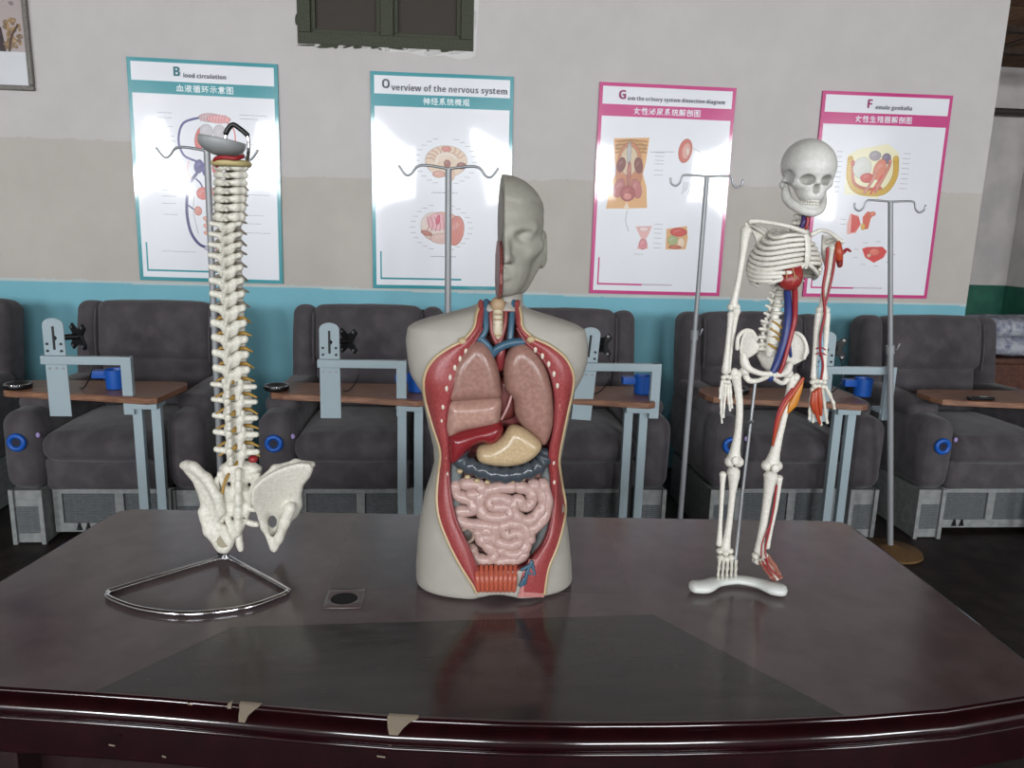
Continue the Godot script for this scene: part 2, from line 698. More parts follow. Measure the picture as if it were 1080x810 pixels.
func room() -> void:
	var f := Mb.new()
	f.box(Vector3(0.4, -0.06, 0.0), Vector3(14.4, 0.12, 14.0), 0.0)
	shell("floor", f, mats.floor)
	var ce := Mb.new()
	ce.box(Vector3(0.4, 3.76, 1.1), Vector3(14.4, 0.12, 11.7), 0.0)
	shell("ceiling", ce, mats.ceiling_boards)
	# wall with the charts, a small vent window cut through it
	var w := Mb.new()
	var vx0 := -0.845
	var vx1 := 0.118
	var vy0 := 2.43
	var vy1 := 2.80
	quad_wall(w, -6.6, vx0, 0, 3.7)
	quad_wall(w, vx1, 3.24, 0, 3.7)
	quad_wall(w, vx0, vx1, 0, vy0)
	quad_wall(w, vx0, vx1, vy1, 3.7)
	var z0 := WALL_Z
	var z1 := WALL_Z - 0.24
	for q in [[vx0, vy0, vx1, vy0], [vx1, vy0, vx1, vy1], [vx1, vy1, vx0, vy1], [vx0, vy1, vx0, vy0], [3.24, 0, 3.24, 3.7]]:   # reveals and the free end
		w.face([Vector3(q[0], q[1], z0), Vector3(q[2], q[3], z0), Vector3(q[2], q[3], z1), Vector3(q[0], q[1], z1)], [Vector2(0.4, 0.1), Vector2(0.42, 0.1), Vector2(0.42, 0.12), Vector2(0.4, 0.12)])
	w.face([Vector3(-6.6, 0, z1), Vector3(3.24, 0, z1), Vector3(3.24, 3.7, z1), Vector3(-6.6, 3.7, z1)], [Vector2(0.3, 0.1), Vector2(0.5, 0.1), Vector2(0.5, 0.2), Vector2(0.3, 0.2)])
	shell("wall_back", w, wall_paint())
	var l := Mb.new()
	l.box(Vector3(-6.68, 1.85, 0.0), Vector3(0.16, 3.7, 14.0), 0.0)
	shell("wall_left", l, mats.plain_wall)
	var r := Mb.new()
	r.box(Vector3(7.48, 1.85, 0.0), Vector3(0.16, 3.7, 14.0), 0.0)
	shell("wall_right", r, mats.plain_wall)
	# wall behind the photographer, with four windows
	var b := Mb.new()
	var x := -6.6
	for s in WINDOWS:
		b.box(Vector3((x + s[0]) * 0.5, 1.85, BACK_Z + 0.12), Vector3(s[0] - x, 3.7, 0.24), 0.0)
		b.box(Vector3((s[0] + s[1]) * 0.5, WIN_SILL * 0.5, BACK_Z + 0.12), Vector3(s[1] - s[0], WIN_SILL, 0.24), 0.0)
		b.box(Vector3((s[0] + s[1]) * 0.5, (WIN_TOP + 3.7) * 0.5, BACK_Z + 0.12), Vector3(s[1] - s[0], 3.7 - WIN_TOP, 0.24), 0.0)
		x = s[1]
	b.box(Vector3((x + 7.4) * 0.5, 1.85, BACK_Z + 0.12), Vector3(7.4 - x, 3.7, 0.24), 0.0)
	shell("wall_front", b, mats.plain_wall)
	var glass := plain("window_glass", Color(0.9, 0.95, 0.95, 0.08), 0.02)
	glass.transparency = BaseMaterial3D.TRANSPARENCY_ALPHA
	var k := 1
	for s in WINDOWS:
		var wn := Node3D.new()
		wn.name = "window_%d" % k
		k += 1
		add_child(wn)
		wn.set_meta("kind", "structure")
		wn.position = Vector3((s[0] + s[1]) * 0.5, WIN_SILL, BACK_Z + 0.16)
		var ww: float = s[1] - s[0]
		var hh := WIN_TOP - WIN_SILL
		var fr := Mb.new()
		for e in [[0.0, 0.03, ww, 0.06], [0.0, hh - 0.03, ww, 0.06]]:
			fr.box(Vector3(e[0], e[1], 0), Vector3(e[2], e[3], 0.06))
		for q in [-ww * 0.5 + 0.03, 0.0, ww * 0.5 - 0.03]:
			fr.box(Vector3(q, hh * 0.5, 0), Vector3(0.06, hh - 0.12, 0.06))
		put("window_frame", fr.commit(), mats.cabinet_white, wn)
		for q in [-0.25, 0.25]:
			var g := Mb.new()
			g.box(Vector3(q * ww, hh * 0.5, 0.03), Vector3(ww * 0.5 - 0.09, hh - 0.12, 0.004), 0.0)
			put("pane", g.commit(), glass, wn)


func far_room() -> void:
	# the deeper space seen past the free end of the chart wall
	var b := Mb.new()
	b.box(Vector3(5.0, 1.85, -6.66), Vector3(4.9, 3.7, 0.12), 0.0)
	shell("wall_far", b, mats.far_wall)
	var p := Mb.new()
	p.box(at(1150, 200, -6.3) * Vector3(1, 0, 1) + Vector3(0.02, 1.6, 0), Vector3(0.84, 3.2, 0.6), 0.01)
	shell("wall_pier", p, mats.far_wall)
	var g := Mb.new()
	g.box(Vector3(5.0, 0.54, -6.595), Vector3(4.9, 1.08, 0.02), 0.002)
	shell("trim_1", g, mats.green_dado)
	var g2 := Mb.new()
	var c := at(1150, 200, -6.3)
	g2.box(Vector3(c.x + 0.02, 0.54, -6.3), Vector3(0.87, 1.08, 0.63), 0.002)
	shell("trim_2", g2, mats.green_dado)
	var pipe := Mb.new()
	pipe.rod(at(1046, 117, -6.5), at(1046, 117, -6.5) + Vector3(2.2, 0, 0), 0.028, 12)
	var o := lone("wall_pipe", pipe.commit(), plain("pipe_brown", Color(0.20, 0.17, 0.16), 0.6), Vector3.ZERO, "dark pipe running level along the far grey wall", "pipe")
	# sloping boarded roof with a timber truss below it
	var rf := Node3D.new()
	rf.name = "ceiling_far"
	add_child(rf)
	rf.set_meta("kind", "structure")
	var a := Vector3(0, 2.93, -6.6)
	var e := Vector3(0, 3.70, -4.7)
	var n := 14
	var d := (e - a) / n
	var tones := [mats.ceiling_boards, mottled("ceiling_boards_pale", Color(0.36, 0.26, 0.19), Color(0.43, 0.32, 0.23), 1.2, 0.8), mats.ceiling_boards]
	var pitch := atan2(d.y, d.z)
	var pl := Mb.new()
	pl.box(Vector3.ZERO, Vector3(4.3, 0.02, d.length() - 0.006), 0.003)
	var plank := pl.commit()
	for i in n:
		var q := put("plank", plank, tones[i % 3], rf, a + d * (i + 0.5) + Vector3(5.3, 0.015 if i % 2 else 0.01, 0))
		q.rotation.x = -pitch
	var lid := Mb.new()
	lid.box(Vector3(0.4, 3.83, -5.7), Vector3(14.4, 0.06, 2.2), 0.0)
	shell("ceiling_deck", lid, mats.ceiling_boards)
	var tr := thing("roof_truss", Vector3(5.3, 3.0, -5.6), "dark timber roof truss crossing below the boarded roof", "truss")
	var yb := at(1065, 54, -5.6).y
	var yt := at(1065, 31, -5.6).y
	for y in [yb, yt]:
		var bm := Mb.new()
		bm.box(Vector3(5.3, y, -5.6), Vector3(4.2, 0.045, 0.06), 0.004)
		part("chord", bm, mats.dark_timber, tr)
	for i in 10:
		var wb := Mb.new()
		var x0 := 3.5 + i * 0.4
		wb.tube([Vector3(x0, yb if i % 2 else yt, -5.6), Vector3(x0 + 0.4, yt if i % 2 else yb, -5.6)], 0.016, 4, false)
		part("web", wb, mats.dark_timber, tr)
	# wooden chest with a folded quilt, mostly hidden behind the last recliner
	var cx := at(1040, 390, -5.0)
	var ch := thing("wooden_chest", Vector3(cx.x + 0.55, 0, -5.2), "reddish brown wooden chest behind the last recliner", "chest")
	var cb := Mb.new()
	cb.box(Vector3(cx.x + 0.55, 0.33, -5.2), Vector3(1.2, 0.60, 0.44), 0.008)
	part("body", cb, mottled("chest_wood", Color(0.30, 0.16, 0.12), Color(0.38, 0.22, 0.16), 2.0, 0.5), ch)
	var cl := Mb.new()
	cl.box(Vector3(cx.x + 0.55, 0.652, -5.2), Vector3(1.24, 0.036, 0.48), 0.006)
	part("lid", cl, mats.chest_wood, ch)
	for s in [-0.5, 0.5]:
		var lg := Mb.new()
		lg.box(Vector3(cx.x + 0.55 + s, 0.015, -5.2), Vector3(0.08, 0.03, 0.4), 0.004)
		part("foot", lg, mats.chest_wood, ch)
	var qz := FastNoiseLite.new()
	qz.seed = 31
	qz.frequency = 6.0
	var qm := plain("quilt_print", Color.WHITE, 0.9)
	qm.albedo_texture = noise_tex(0.03, Color(0.40, 0.42, 0.52), Color(0.70, 0.71, 0.73), 256, 2, FastNoiseLite.TYPE_CELLULAR, 4, 0.1, 0.6)
	qm.uv1_triplanar = true
	qm.uv1_scale = Vector3.ONE * 2.5
	var qt := thing("quilt", Vector3(cx.x + 0.55, 0.67, -5.2), "pale blue flowered quilt folded on the wooden chest", "quilt")
	for i in 2:
		var q := Mb.new()
		q.rbox(Vector3(cx.x + 0.57 - 0.02 * i, 0.75 + i * 0.122, -5.2), Vector3(1.08, 0.128, 0.42), 0.06, Basis(), 4, 8, Vector3(0.03, 0.006, 0.02), qz, 0.02)
		part("fold", q, qm, qt)


func ring_loop(mid: Vector3, r: float, b: Basis, seg := 24) -> Array:
	var out := []
	for k in seg:
		out.append(mid + b * Vector3(r * cos(TAU * k / seg), r * sin(TAU * k / seg), 0))
	return out


# ------------------------------------------------------------------ drawing print on posters
class Ink:
	var im: Image
	func _init(w: int, h: int, c: Color) -> void:
		im = Image.create_empty(w, h, false, Image.FORMAT_RGB8)
		im.fill(c)
	func dot(x: float, y: float, r: float, c: Color) -> void:
		oval(x, y, r, r, c)
	func oval(x: float, y: float, rx: float, ry: float, c: Color, turn := 0.0) -> void:
		var m := maxf(rx, ry) + 1.0
		var cs := cos(turn)
		var sn := sin(turn)
		for j in range(maxi(int(y - m), 0), mini(int(y + m) + 1, im.get_height())):
			for i in range(maxi(int(x - m), 0), mini(int(x + m) + 1, im.get_width())):
				var dx := i + 0.5 - x
				var dy := j + 0.5 - y
				var u := (dx * cs + dy * sn) / rx
				var w := (dy * cs - dx * sn) / ry
				var d := (1.0 - sqrt(u * u + w * w)) * minf(rx, ry)
				if d > -0.5:
					var k := c
					if minf(rx, ry) > 5.0:   # printed outline and stipple
						var g := (float((i * 7919 + j * 104729 + i * j * 31) % 97) / 97.0 - 0.5) * 0.10
						k = c.darkened(0.20) if d < 1.7 else Color(c.r + g, c.g + g, c.b + g)
						if d > minf(rx, ry) * 0.45 and u * 0.6 + w < -0.15:
							k = k.lightened(0.18)
					im.set_pixel(i, j, im.get_pixel(i, j).lerp(k, clampf(d + 0.5, 0, 1)))
	func line(pts: Array, r: float, c: Color) -> void:
		for k in pts.size() - 1:
			var a: Vector2 = pts[k]
			var b: Vector2 = pts[k + 1]
			var n := maxi(int(a.distance_to(b) / maxf(r * 0.6, 0.7)), 1)
			for i in n + 1:
				var p := a.lerp(b, float(i) / n)
				dot(p.x, p.y, r, c)
	func curve(pts: Array, r: float, c: Color) -> void:
		var out := []
		for i in pts.size() - 1:
			for k in 8:
				out.append((pts[i] as Vector2).cubic_interpolate(pts[i + 1], pts[maxi(i - 1, 0)], pts[mini(i + 2, pts.size() - 1)], k / 8.0))
		out.append(pts[-1])
		line(out, r, c)
	func poly(pts: PackedVector2Array, c: Color) -> void:
		var lo := pts[0]
		var hi := pts[0]
		for p in pts:
			lo = lo.min(p)
			hi = hi.max(p)
		for j in range(maxi(int(lo.y), 0), mini(int(hi.y) + 1, im.get_height())):
			for i in range(maxi(int(lo.x), 0), mini(int(hi.x) + 1, im.get_width())):
				if Geometry2D.is_point_in_polygon(Vector2(i + 0.5, j + 0.5), pts):
					im.set_pixel(i, j, c)
	func rect(x: int, y: int, w: int, h: int, c: Color) -> void:
		im.fill_rect(Rect2i(x, y, w, h), c)
	func caption(x: float, y: float, w: float, c := Color(0.55, 0.55, 0.57)) -> void:   # a tiny line of type, too small to read
		var p := x
		var k := 0
		while p < x + w:
			var l := 3.0 + (k * 7 % 5)
			rect(int(p), int(y), int(l), 2, c)
			p += l + 2.0
			k += 1
	func glyphs(rows: Array, x: float, y: float, size: float, gap: float, r: float, c: Color) -> void:
		for g in rows.size():
			var x0 := x + g * (size + gap)
			for s in rows[g]:
				line([Vector2(x0 + s[0] * size / 10.0, y + s[1] * size / 10.0), Vector2(x0 + s[2] * size / 10.0, y + s[3] * size / 10.0)], r, c)


# strokes of the characters in the chart titles, on a square of ten by ten
const HAN := {
	"xue": [[5, 0, 4, 2], [1, 3, 9, 3], [1, 3, 1, 9], [9, 3, 9, 9], [3.7, 3, 3.7, 9], [6.3, 3, 6.3, 9], [0, 9, 10, 9]],
	"ye": [[0.5, 1, 1.5, 2], [0, 4, 1.2, 5], [0.3, 9.5, 2, 6], [6, 0, 6.3, 1.2], [3, 1.6, 10, 1.6], [4.6, 2, 3, 5.5], [4, 4, 4, 10], [7, 2.4, 5.4, 6], [6.6, 3.8, 9.2, 3.8], [9.2, 3.8, 5.5, 10], [6.6, 6, 10, 10]],
	"xun": [[2.5, 0, 0.3, 2.4], [2.8, 2.6, 0, 5.6], [1.6, 4.6, 1.6, 10], [9.4, 0.4, 4, 1.2], [4, 1.2, 3.4, 10], [4.2, 2.8, 10, 2.8], [7, 1.2, 7, 4.4], [5, 4.4, 9.3, 4.4], [5, 4.4, 5, 10], [9.3, 4.4, 9.3, 10], [5, 6.2, 9.3, 6.2], [5, 8, 9.3, 8], [5, 9.8, 9.3, 9.8]],
	"huan": [[0, 1.2, 3.8, 1.2], [0.3, 4.8, 3.6, 4.8], [2, 1.2, 2, 8.2], [0, 8.8, 4, 7.6], [4.6, 1.2, 10, 1.2], [7.4, 1.2, 4.4, 6], [7.2, 4, 7.2, 10], [7.6, 4.6, 9.8, 6.8]],
	"shi": [[2, 1, 8, 1], [0, 3.8, 10, 3.8], [5, 3.8, 5, 9.6], [5, 9.6, 4, 9], [2.6, 5.6, 0.6, 9], [7.2, 5.4, 9.5, 8.6]],
	"yi": [[5, 0, 5, 1], [1.4, 1.2, 8.6, 1.2], [3, 1.6, 3.6, 2.8], [7, 1.6, 6.2, 2.8], [0, 3, 10, 3], [2.4, 4.2, 7.6, 4.2], [2.4, 4.2, 2.4, 7], [7.6, 4.2, 7.6, 7], [2.4, 5.6, 7.6, 5.6], [2.4, 7, 7.6, 7], [1, 7.8, 0.4, 9.8], [3, 7.8, 3.2, 9.8], [3.2, 9.8, 7, 9.8], [5, 7.6, 5.6, 8.6], [8.2, 7.8, 9.4, 9.6]],
	"tu": [[0.5, 0.5, 9.5, 0.5], [0.5, 0.5, 0.5, 10], [9.5, 0.5, 9.5, 10], [0.5, 9.8, 9.5, 9.8], [4.4, 1.6, 2.4, 4], [3.8, 2.6, 7.2, 2.6], [7.2, 2.6, 2, 6.4], [3.6, 3.6, 8, 6.2], [4.4, 6.2, 5.8, 7], [3.8, 7.8, 6.2, 8.8]],
	"shen": [[2, 0, 2.6, 1.2], [0.3, 2.4, 4, 2.4], [4, 2.4, 0.2, 6], [2.2, 4.4, 2.2, 10], [2.6, 5, 4, 6], [5.2, 2, 9.8, 2], [5.2, 2, 5.2, 7.4], [9.8, 2, 9.8, 7.4], [5.2, 4.6, 9.8, 4.6], [5.2, 7.4, 9.8, 7.4], [7.5, 0.2, 7.5, 10]],
	"jing": [[2, 0.2, 0.4, 3], [0.4, 3, 3, 3], [3.2, 1.8, 0.4, 6], [0.4, 6, 3.4, 5.6], [0.2, 9, 3.6, 8], [4.6, 0.8, 9, 0.8], [9, 0.8, 4.4, 5], [7, 3, 10, 5], [5, 6, 9.6, 6], [7.3, 6, 7.3, 9.6], [4.4, 9.6, 10, 9.6]],
	"xi": [[8.4, 0.3, 1.6, 1.2], [5.4, 1.2, 2, 3.6], [2, 3.6, 7.2, 3.4], [7, 1.8, 1.8, 6], [1.8, 6, 8.6, 5.4], [5.1, 6, 5.1, 9.8], [5.1, 9.8, 4, 9.2], [2.8, 7, 0.6, 9.6], [7.2, 7, 9.6, 9.4]],
	"tong": [[2, 0.2, 0.4, 3], [0.4, 3, 3, 3], [3.2, 1.8, 0.4, 6], [0.4, 6, 3.4, 5.6], [0.2, 9, 3.6, 8], [6.8, 0.2, 7.2, 1.4], [4.2, 1.8, 10, 1.8], [6.6, 2, 4.8, 4.6], [4.8, 4.6, 9.4, 4.4], [8.4, 3.2, 9.8, 5.2], [6, 5.2, 4.2, 10], [8, 5.2, 8, 9.4], [8, 9.4, 10, 9.4], [10, 9.4, 10, 8]],
	"gai": [[0, 2.6, 3.6, 2.6], [1.8, 0, 1.8, 10], [1.6, 3.2, 0, 6.6], [2.2, 3.6, 3.4, 5], [4, 1, 6.4, 1], [4, 1, 4, 8.4], [6.4, 1, 6.4, 4.6], [4, 2.8, 6.4, 2.8], [4, 4.6, 6.4, 4.6], [4, 8.4, 6.2, 6.6], [7, 1.2, 10, 1.2], [7, 4.4, 10, 4.4], [8.6, 1.2, 6.4, 9.6], [8.6, 5, 8.6, 9.4], [8.6, 9.4, 10, 9.4]],
	"guan": [[0.4, 1.4, 4, 1.4], [4, 1.4, 0.2, 9.6], [0.6, 3.4, 4.4, 8.6], [5.2, 0.6, 9.4, 0.6], [5.2, 0.6, 5.2, 6.4], [9.4, 0.6, 9.4, 6.4], [7.2, 2.4, 7, 6], [7, 6, 4.6, 10], [7.6, 6, 7.6, 9.6], [7.6, 9.6, 10, 9.6], [10, 9.6, 10, 8.2]],
	"nu": [[4.6, 0.2, 2, 6.2], [2, 6.2, 8.6, 9.8], [7.4, 3.2, 1, 9.8], [0, 3.2, 10, 3.2]],
	"xing": [[2, 0, 2, 10], [0.4, 2.6, 0.2, 5], [3, 2, 3.8, 3.6], [5.4, 0.8, 4.2, 4.4], [4.8, 2.8, 9.6, 2.8], [7.2, 0.2, 7.2, 9.6], [5, 6, 9.4, 6], [4, 9.6, 10, 9.6]],
	"mi": [[0.5, 1, 1.5, 2], [0, 4, 1.2, 5], [0.3, 9.5, 2, 6], [6, 0.6, 7, 2], [4.2, 3.6, 3.2, 6.4], [5.2, 3, 5.2, 9], [5.2, 9, 8.2, 9], [8.2, 9, 8.4, 7.4], [9.2, 1, 3.6, 8.6], [8.8, 4, 10, 6.4]],
	"niao": [[1.6, 0.8, 9, 0.8], [9, 0.8, 9, 3.4], [1.6, 3.4, 9, 3.4], [1.6, 0.8, 1.6, 6], [1.6, 6, 0.2, 10], [5.4, 4.4, 5.4, 9.8], [5.4, 9.8, 4.6, 9.2], [2.6, 5.4, 4.6, 5.4], [4.6, 5.4, 2.2, 9], [8.6, 4.6, 6.4, 6.4], [6, 5.6, 9.6, 9.4]],
	"jie": [[1.6, 0, 0.2, 2.6], [1.4, 1.2, 3.6, 1.2], [3.6, 1.2, 3, 2.6], [0.8, 2.8, 4.2, 2.8], [0.8, 2.8, 0.2, 9.8], [4.2, 2.8, 4.2, 9.8], [0.8, 5, 4.2, 5], [0.8, 7, 4.2, 7], [2.5, 2.8, 2.5, 9.6], [5, 0.8, 9.6, 0.8], [9.6, 0.8, 9.2, 4], [7, 0.8, 5, 4.2], [6.4, 4.6, 5.2, 6.8], [5.8, 5.8, 9.8, 5.8], [5, 7.8, 10, 7.8], [7.8, 4.6, 7.8, 10]],
	"pou": [[3.4, 0, 3.8, 1], [0.6, 1.6, 6.6, 1.6], [1.8, 2, 2.4, 3.8], [5.4, 2, 4.6, 3.8], [0, 4.2, 7, 4.2], [1.2, 5.8, 6, 5.8], [1.2, 5.8, 1.2, 9.8], [6, 5.8, 6, 9.8], [1.2, 9.6, 6, 9.6], [8, 1.2, 8, 7.4], [9.8, 0.2, 9.8, 9.8], [9.8, 9.8, 8.8, 9.2]],
	"sheng": [[2.6, 0.6, 0.6, 4.4], [2, 2.8, 9.2, 2.8], [5, 0, 5, 9.6], [1.6, 6, 8.6, 6], [0, 9.6, 10, 9.6]],
	"zhi": [[0, 1, 4.6, 1], [2, 1, 0.2, 5.4], [1.6, 3.4, 4.2, 3.4], [4.2, 3.4, 0.8, 9.8], [1.4, 5.4, 2.6, 6.8], [5, 1.6, 10, 1.6], [7.4, 0, 7.4, 3], [5.8, 3.4, 9.2, 3.4], [5.8, 3.4, 5.8, 9.4], [9.2, 3.4, 9.2, 9.4], [5.8, 5.4, 9.2, 5.4], [5.8, 7.4, 9.2, 7.4], [4.8, 9.6, 10, 9.6]],
	"qi": [[0.8, 0.6, 4, 0.6], [0.8, 0.6, 0.8, 3], [4, 0.6, 4, 3], [0.8, 3, 4, 3], [6, 0.6, 9.2, 0.6], [6, 0.6, 6, 3], [9.2, 0.6, 9.2, 3], [6, 3, 9.2, 3], [0, 4.6, 10, 4.6], [4.8, 3.4, 0.4, 7], [5.2, 4.6, 9.8, 7], [0.8, 6.8, 4, 6.8], [0.8, 6.8, 0.8, 9.8], [4, 6.8, 4, 9.8], [0.8, 9.8, 4, 9.8], [6, 6.8, 9.2, 6.8], [6, 6.8, 6, 9.8], [9.2, 6.8, 9.2, 9.8], [6, 9.8, 9.2, 9.8]],
}


func chart(idx: int, mid: Vector3, tilt: float, ink: Color, han: Array, initial: String, rest: String, title_x: float, rest_size: float, han_x: float, label: String) -> void:
	var w := 560
	var h := 840
	var k := Ink.new(w, h, ink)
	var paper := Color(0.945, 0.95, 0.97)
	k.rect(14, 14, w - 28, h - 28, paper)
	k.rect(0, 82, w, 46, ink)
	var rows := []
	for g in han:
		rows.append(HAN[g])
	k.glyphs(rows, han_x, 92, 25, 6, 1.6, Color(0.93, 0.95, 0.96))
	# rule in the lower left corner
	k.rect(30, h - 150, 6, 112, ink)
	k.rect(30, h - 44, 190 if idx > 1 else 330, 7, ink)
	if idx > 1:
		k.rect(220, h - 44, 130, 5, Color(0.78, 0.72, 0.78))
	match idx:
		0: print_0(k)
		1: print_1(k)
		2: print_2(k)
		3: print_3(k)
	var pm := plain("chart_print_%d" % idx, Color.WHITE, 0.30, 0.0, 0.5)
	pm.albedo_texture = ImageTexture.create_from_image(k.im)
	pm.clearcoat_enabled = true
	pm.clearcoat = 1.0
	pm.clearcoat_roughness = 0.06
	var o := thing("anatomy_chart", Vector3(mid.x, mid.y, WALL_Z), label, "poster", "anatomy charts on the wall")
	o.rotation.z = tilt
	# the stiff board bellies out a little, as foam board does
	var b := Mb.new()
	var base := 0.0145
	var rws := []
	for j in 17:
		var row := PackedVector3Array()
		for i in 13:
			var u := i / 12.0
			var v := j / 16.0
			var belly := 0.006 * sin(PI * v) * sin(PI * u) + 0.0022 * sin(u * 9.0 + idx * 2.0) * sin(v * 7.0 + idx)
			row.append(Vector3(-0.4 + 0.8 * u, 0.6 - 1.2 * v, base + belly))
		rws.append(row)
	var first := b.v.size()
	b.grid(rws)
	for j in 17:
		for i in 13:
			b.uv[first + j * 13 + i] = Vector2(i / 12.0, j / 16.0)
	put("print", b.commit(), pm, o)
	var s := Mb.new()
	s.box(Vector3(0, 0, 0.006), Vector3(0.8, 1.2, 0.0105), 0.001)
	put("board", s.commit(), plain("chart_board_%d" % idx, ink.darkened(0.15), 0.5), o)
	var lm := plain("chart_lettering_%d" % idx, ink.darkened(0.25) if idx != 1 else Color(0.30, 0.34, 0.36), 0.5)
	var grey := plain("chart_small_lettering_%d" % idx, Color(0.42, 0.42, 0.45), 0.5)
	var font := SystemFont.new()
	font.font_names = PackedStringArray(["Droid Sans"])
	font.font_weight = 700
	var tm := TextMesh.new()
	tm.text = initial
	tm.font = font
	tm.font_size = 32
	tm.pixel_size = 0.0021
	tm.depth = 0.0004
	tm.horizontal_alignment = HORIZONTAL_ALIGNMENT_LEFT
	var big := put("initial_letter", tm, lm, o, Vector3(title_x, 0.535, base + 0.0062))
	var t2 := TextMesh.new()
	t2.text = rest
	t2.font = font
	t2.font_size = 32
	t2.pixel_size = rest_size
	t2.depth = 0.0004
	t2.horizontal_alignment = HORIZONTAL_ALIGNMENT_LEFT
	put("title_lettering", t2, grey, o, Vector3(title_x + 0.055, 0.517, base + 0.0062))


func print_0(k: Ink) -> void:   # blood circulation
	var navy := Color(0.22, 0.20, 0.50)
	var red := Color(0.86, 0.42, 0.38)
	var pink := Color(0.94, 0.70, 0.68)
	k.curve([Vector2(300, 206), Vector2(250, 212), Vector2(196, 236), Vector2(178, 300), Vector2(196, 352), Vector2(240, 372)], 4.0, navy)
	k.curve([Vector2(240, 420), Vector2(208, 470), Vector2(196, 560), Vector2(206, 640), Vector2(236, 690), Vector2(280, 708)], 5.5, navy)
	k.curve([Vector2(238, 440), Vector2(256, 460), Vector2(262, 490)], 3.0, navy)
	k.curve([Vector2(200, 540), Vector2(222, 556), Vector2(236, 566)], 2.5, navy)
	k.curve([Vector2(300, 208), Vector2(340, 214), Vector2(384, 240), Vector2(392, 300), Vector2(370, 360), Vector2(330, 400)], 2.2, red)
	k.curve([Vector2(330, 400), Vector2(372, 470), Vector2(384, 560), Vector2(370, 640), Vector2(330, 700), Vector2(280, 708)], 2.2, red)
	k.curve([Vector2(214, 372), Vector2(206, 410), Vector2(220, 440)], 1.6, pink)
	k.oval(300, 208, 44, 17, Color(0.82, 0.70, 0.72))
	k.oval(332, 212, 46, 16, Color(0.94, 0.66, 0.66))
	for i in 9:
		k.line([Vector2(270 + i * 11, 196), Vector2(264 + i * 11, 222)], 1.0, Color(0.75, 0.55, 0.58))
	k.oval(262, 285, 22, 46, red, 0.25)
	k.oval(284, 258, 26, 26, Color(0.80, 0.78, 0.80))
	k.oval(338, 268, 26, 36, Color(0.80, 0.78, 0.80), -0.3)
	k.oval(250, 392, 18, 27, navy, 0.2)
	k.oval(276, 402, 15, 28, Color(0.26, 0.24, 0.58))
	k.oval(314, 398, 14, 22, Color(0.85, 0.30, 0.30))
	k.oval(262, 494, 26, 24, red, -0.3)
	k.oval(290, 486, 24, 15, Color(0.92, 0.58, 0.52), -0.2)
	k.oval(322, 500, 12, 26, pink)
	k.oval(240, 562, 15, 18, Color(0.88, 0.56, 0.50))
	for i in 5:
		k.oval(272 + (i % 2) * 8, 590 + i * 14, 15, 9, Color(0.94, 0.66, 0.56), 0.3 * (i % 2))
	k.oval(278, 706, 22, 12, Color(0.76, 0.74, 0.80))
	k.curve([Vector2(232, 480), Vector2(222, 560), Vector2(236, 650)], 0.9, Color(0.6, 0.6, 0.6))
	for y in [196, 214, 246, 282, 300, 332, 388, 412, 452, 486, 508, 536, 578]:
		k.caption(98 + (y * 3 % 11), y, 52 + (y % 14))
	for y in [192, 206, 300, 380, 492, 572, 604, 640]:
		k.caption(412, y, 60 + (y % 50))
	k.caption(92, 722, 130)


func brain(k: Ink, x: float, y: float, s: float, side: bool) -> void:
	var base := Color(0.90, 0.80, 0.70) if side else Color(0.90, 0.68, 0.62)
	k.oval(x, y, 86 * s, 62 * s, base)
	if side:
		for i in 9:
			var a := PI * (1.05 + 0.1 * i)
			k.curve([Vector2(x + cos(a) * 82 * s, y + sin(a) * 58 * s), Vector2(x + cos(a + 0.1) * 62 * s, y + sin(a + 0.1) * 42 * s), Vector2(x + cos(a - 0.05) * 48 * s, y + sin(a - 0.05) * 34 * s)], 2.2, Color(0.80, 0.62, 0.54))
		k.curve([Vector2(x - 40 * s, y + 8 * s), Vector2(x - 30 * s, y - 22 * s), Vector2(x + 10 * s, y - 30 * s), Vector2(x + 40 * s, y - 12 * s)], 4.5 * s, Color(0.93, 0.88, 0.82))
		k.oval(x, y - 48 * s, 20 * s, 10 * s, Color(0.85, 0.52, 0.48))
		k.oval(x + 4 * s, y + 10 * s, 14 * s, 16 * s, Color(0.62, 0.34, 0.28))
		k.oval(x + 62 * s, y + 16 * s, 20 * s, 14 * s, Color(0.56, 0.28, 0.22))
		k.oval(x - 30 * s, y + 52 * s, 26 * s, 14 * s, Color(0.86, 0.64, 0.56))
		k.oval(x + 20 * s, y + 54 * s, 16 * s, 22 * s, Color(0.90, 0.74, 0.64))
	else:
		k.oval(x - 34 * s, y - 6 * s, 52 * s, 54 * s, Color(0.92, 0.84, 0.80))
		k.oval(x - 20 * s, y - 22 * s, 40 * s, 34 * s, Color(0.93, 0.72, 0.74))
		k.oval(x + 56 * s, y + 12 * s, 34 * s, 60 * s, Color(0.84, 0.52, 0.46), 0.15)
		k.oval(x - 62 * s, y + 24 * s, 24 * s, 10 * s, Color(0.74, 0.48, 0.42), 0.3)
		k.oval(x - 4 * s, y + 44 * s, 44 * s, 22 * s, Color(0.88, 0.74, 0.70))
		for i in 8:
			k.curve([Vector2(x - 60 * s + i * 16 * s, y - 40 * s), Vector2(x - 52 * s + i * 15 * s, y - 10 * s), Vector2(x - 60 * s + i * 17 * s, y + 14 * s)], 1.8, Color(0.80, 0.50, 0.52))
		k.oval(x - 16 * s, y - 30 * s, 8 * s, 20 * s, Color(0.86, 0.36, 0.46), 0.2)
	for i in 26:
		var a := TAU * i / 26.0
		if absf(sin(a)) < 0.97:
			k.caption(x + cos(a) * 118 * s - 11, y + sin(a) * 92 * s, 20)


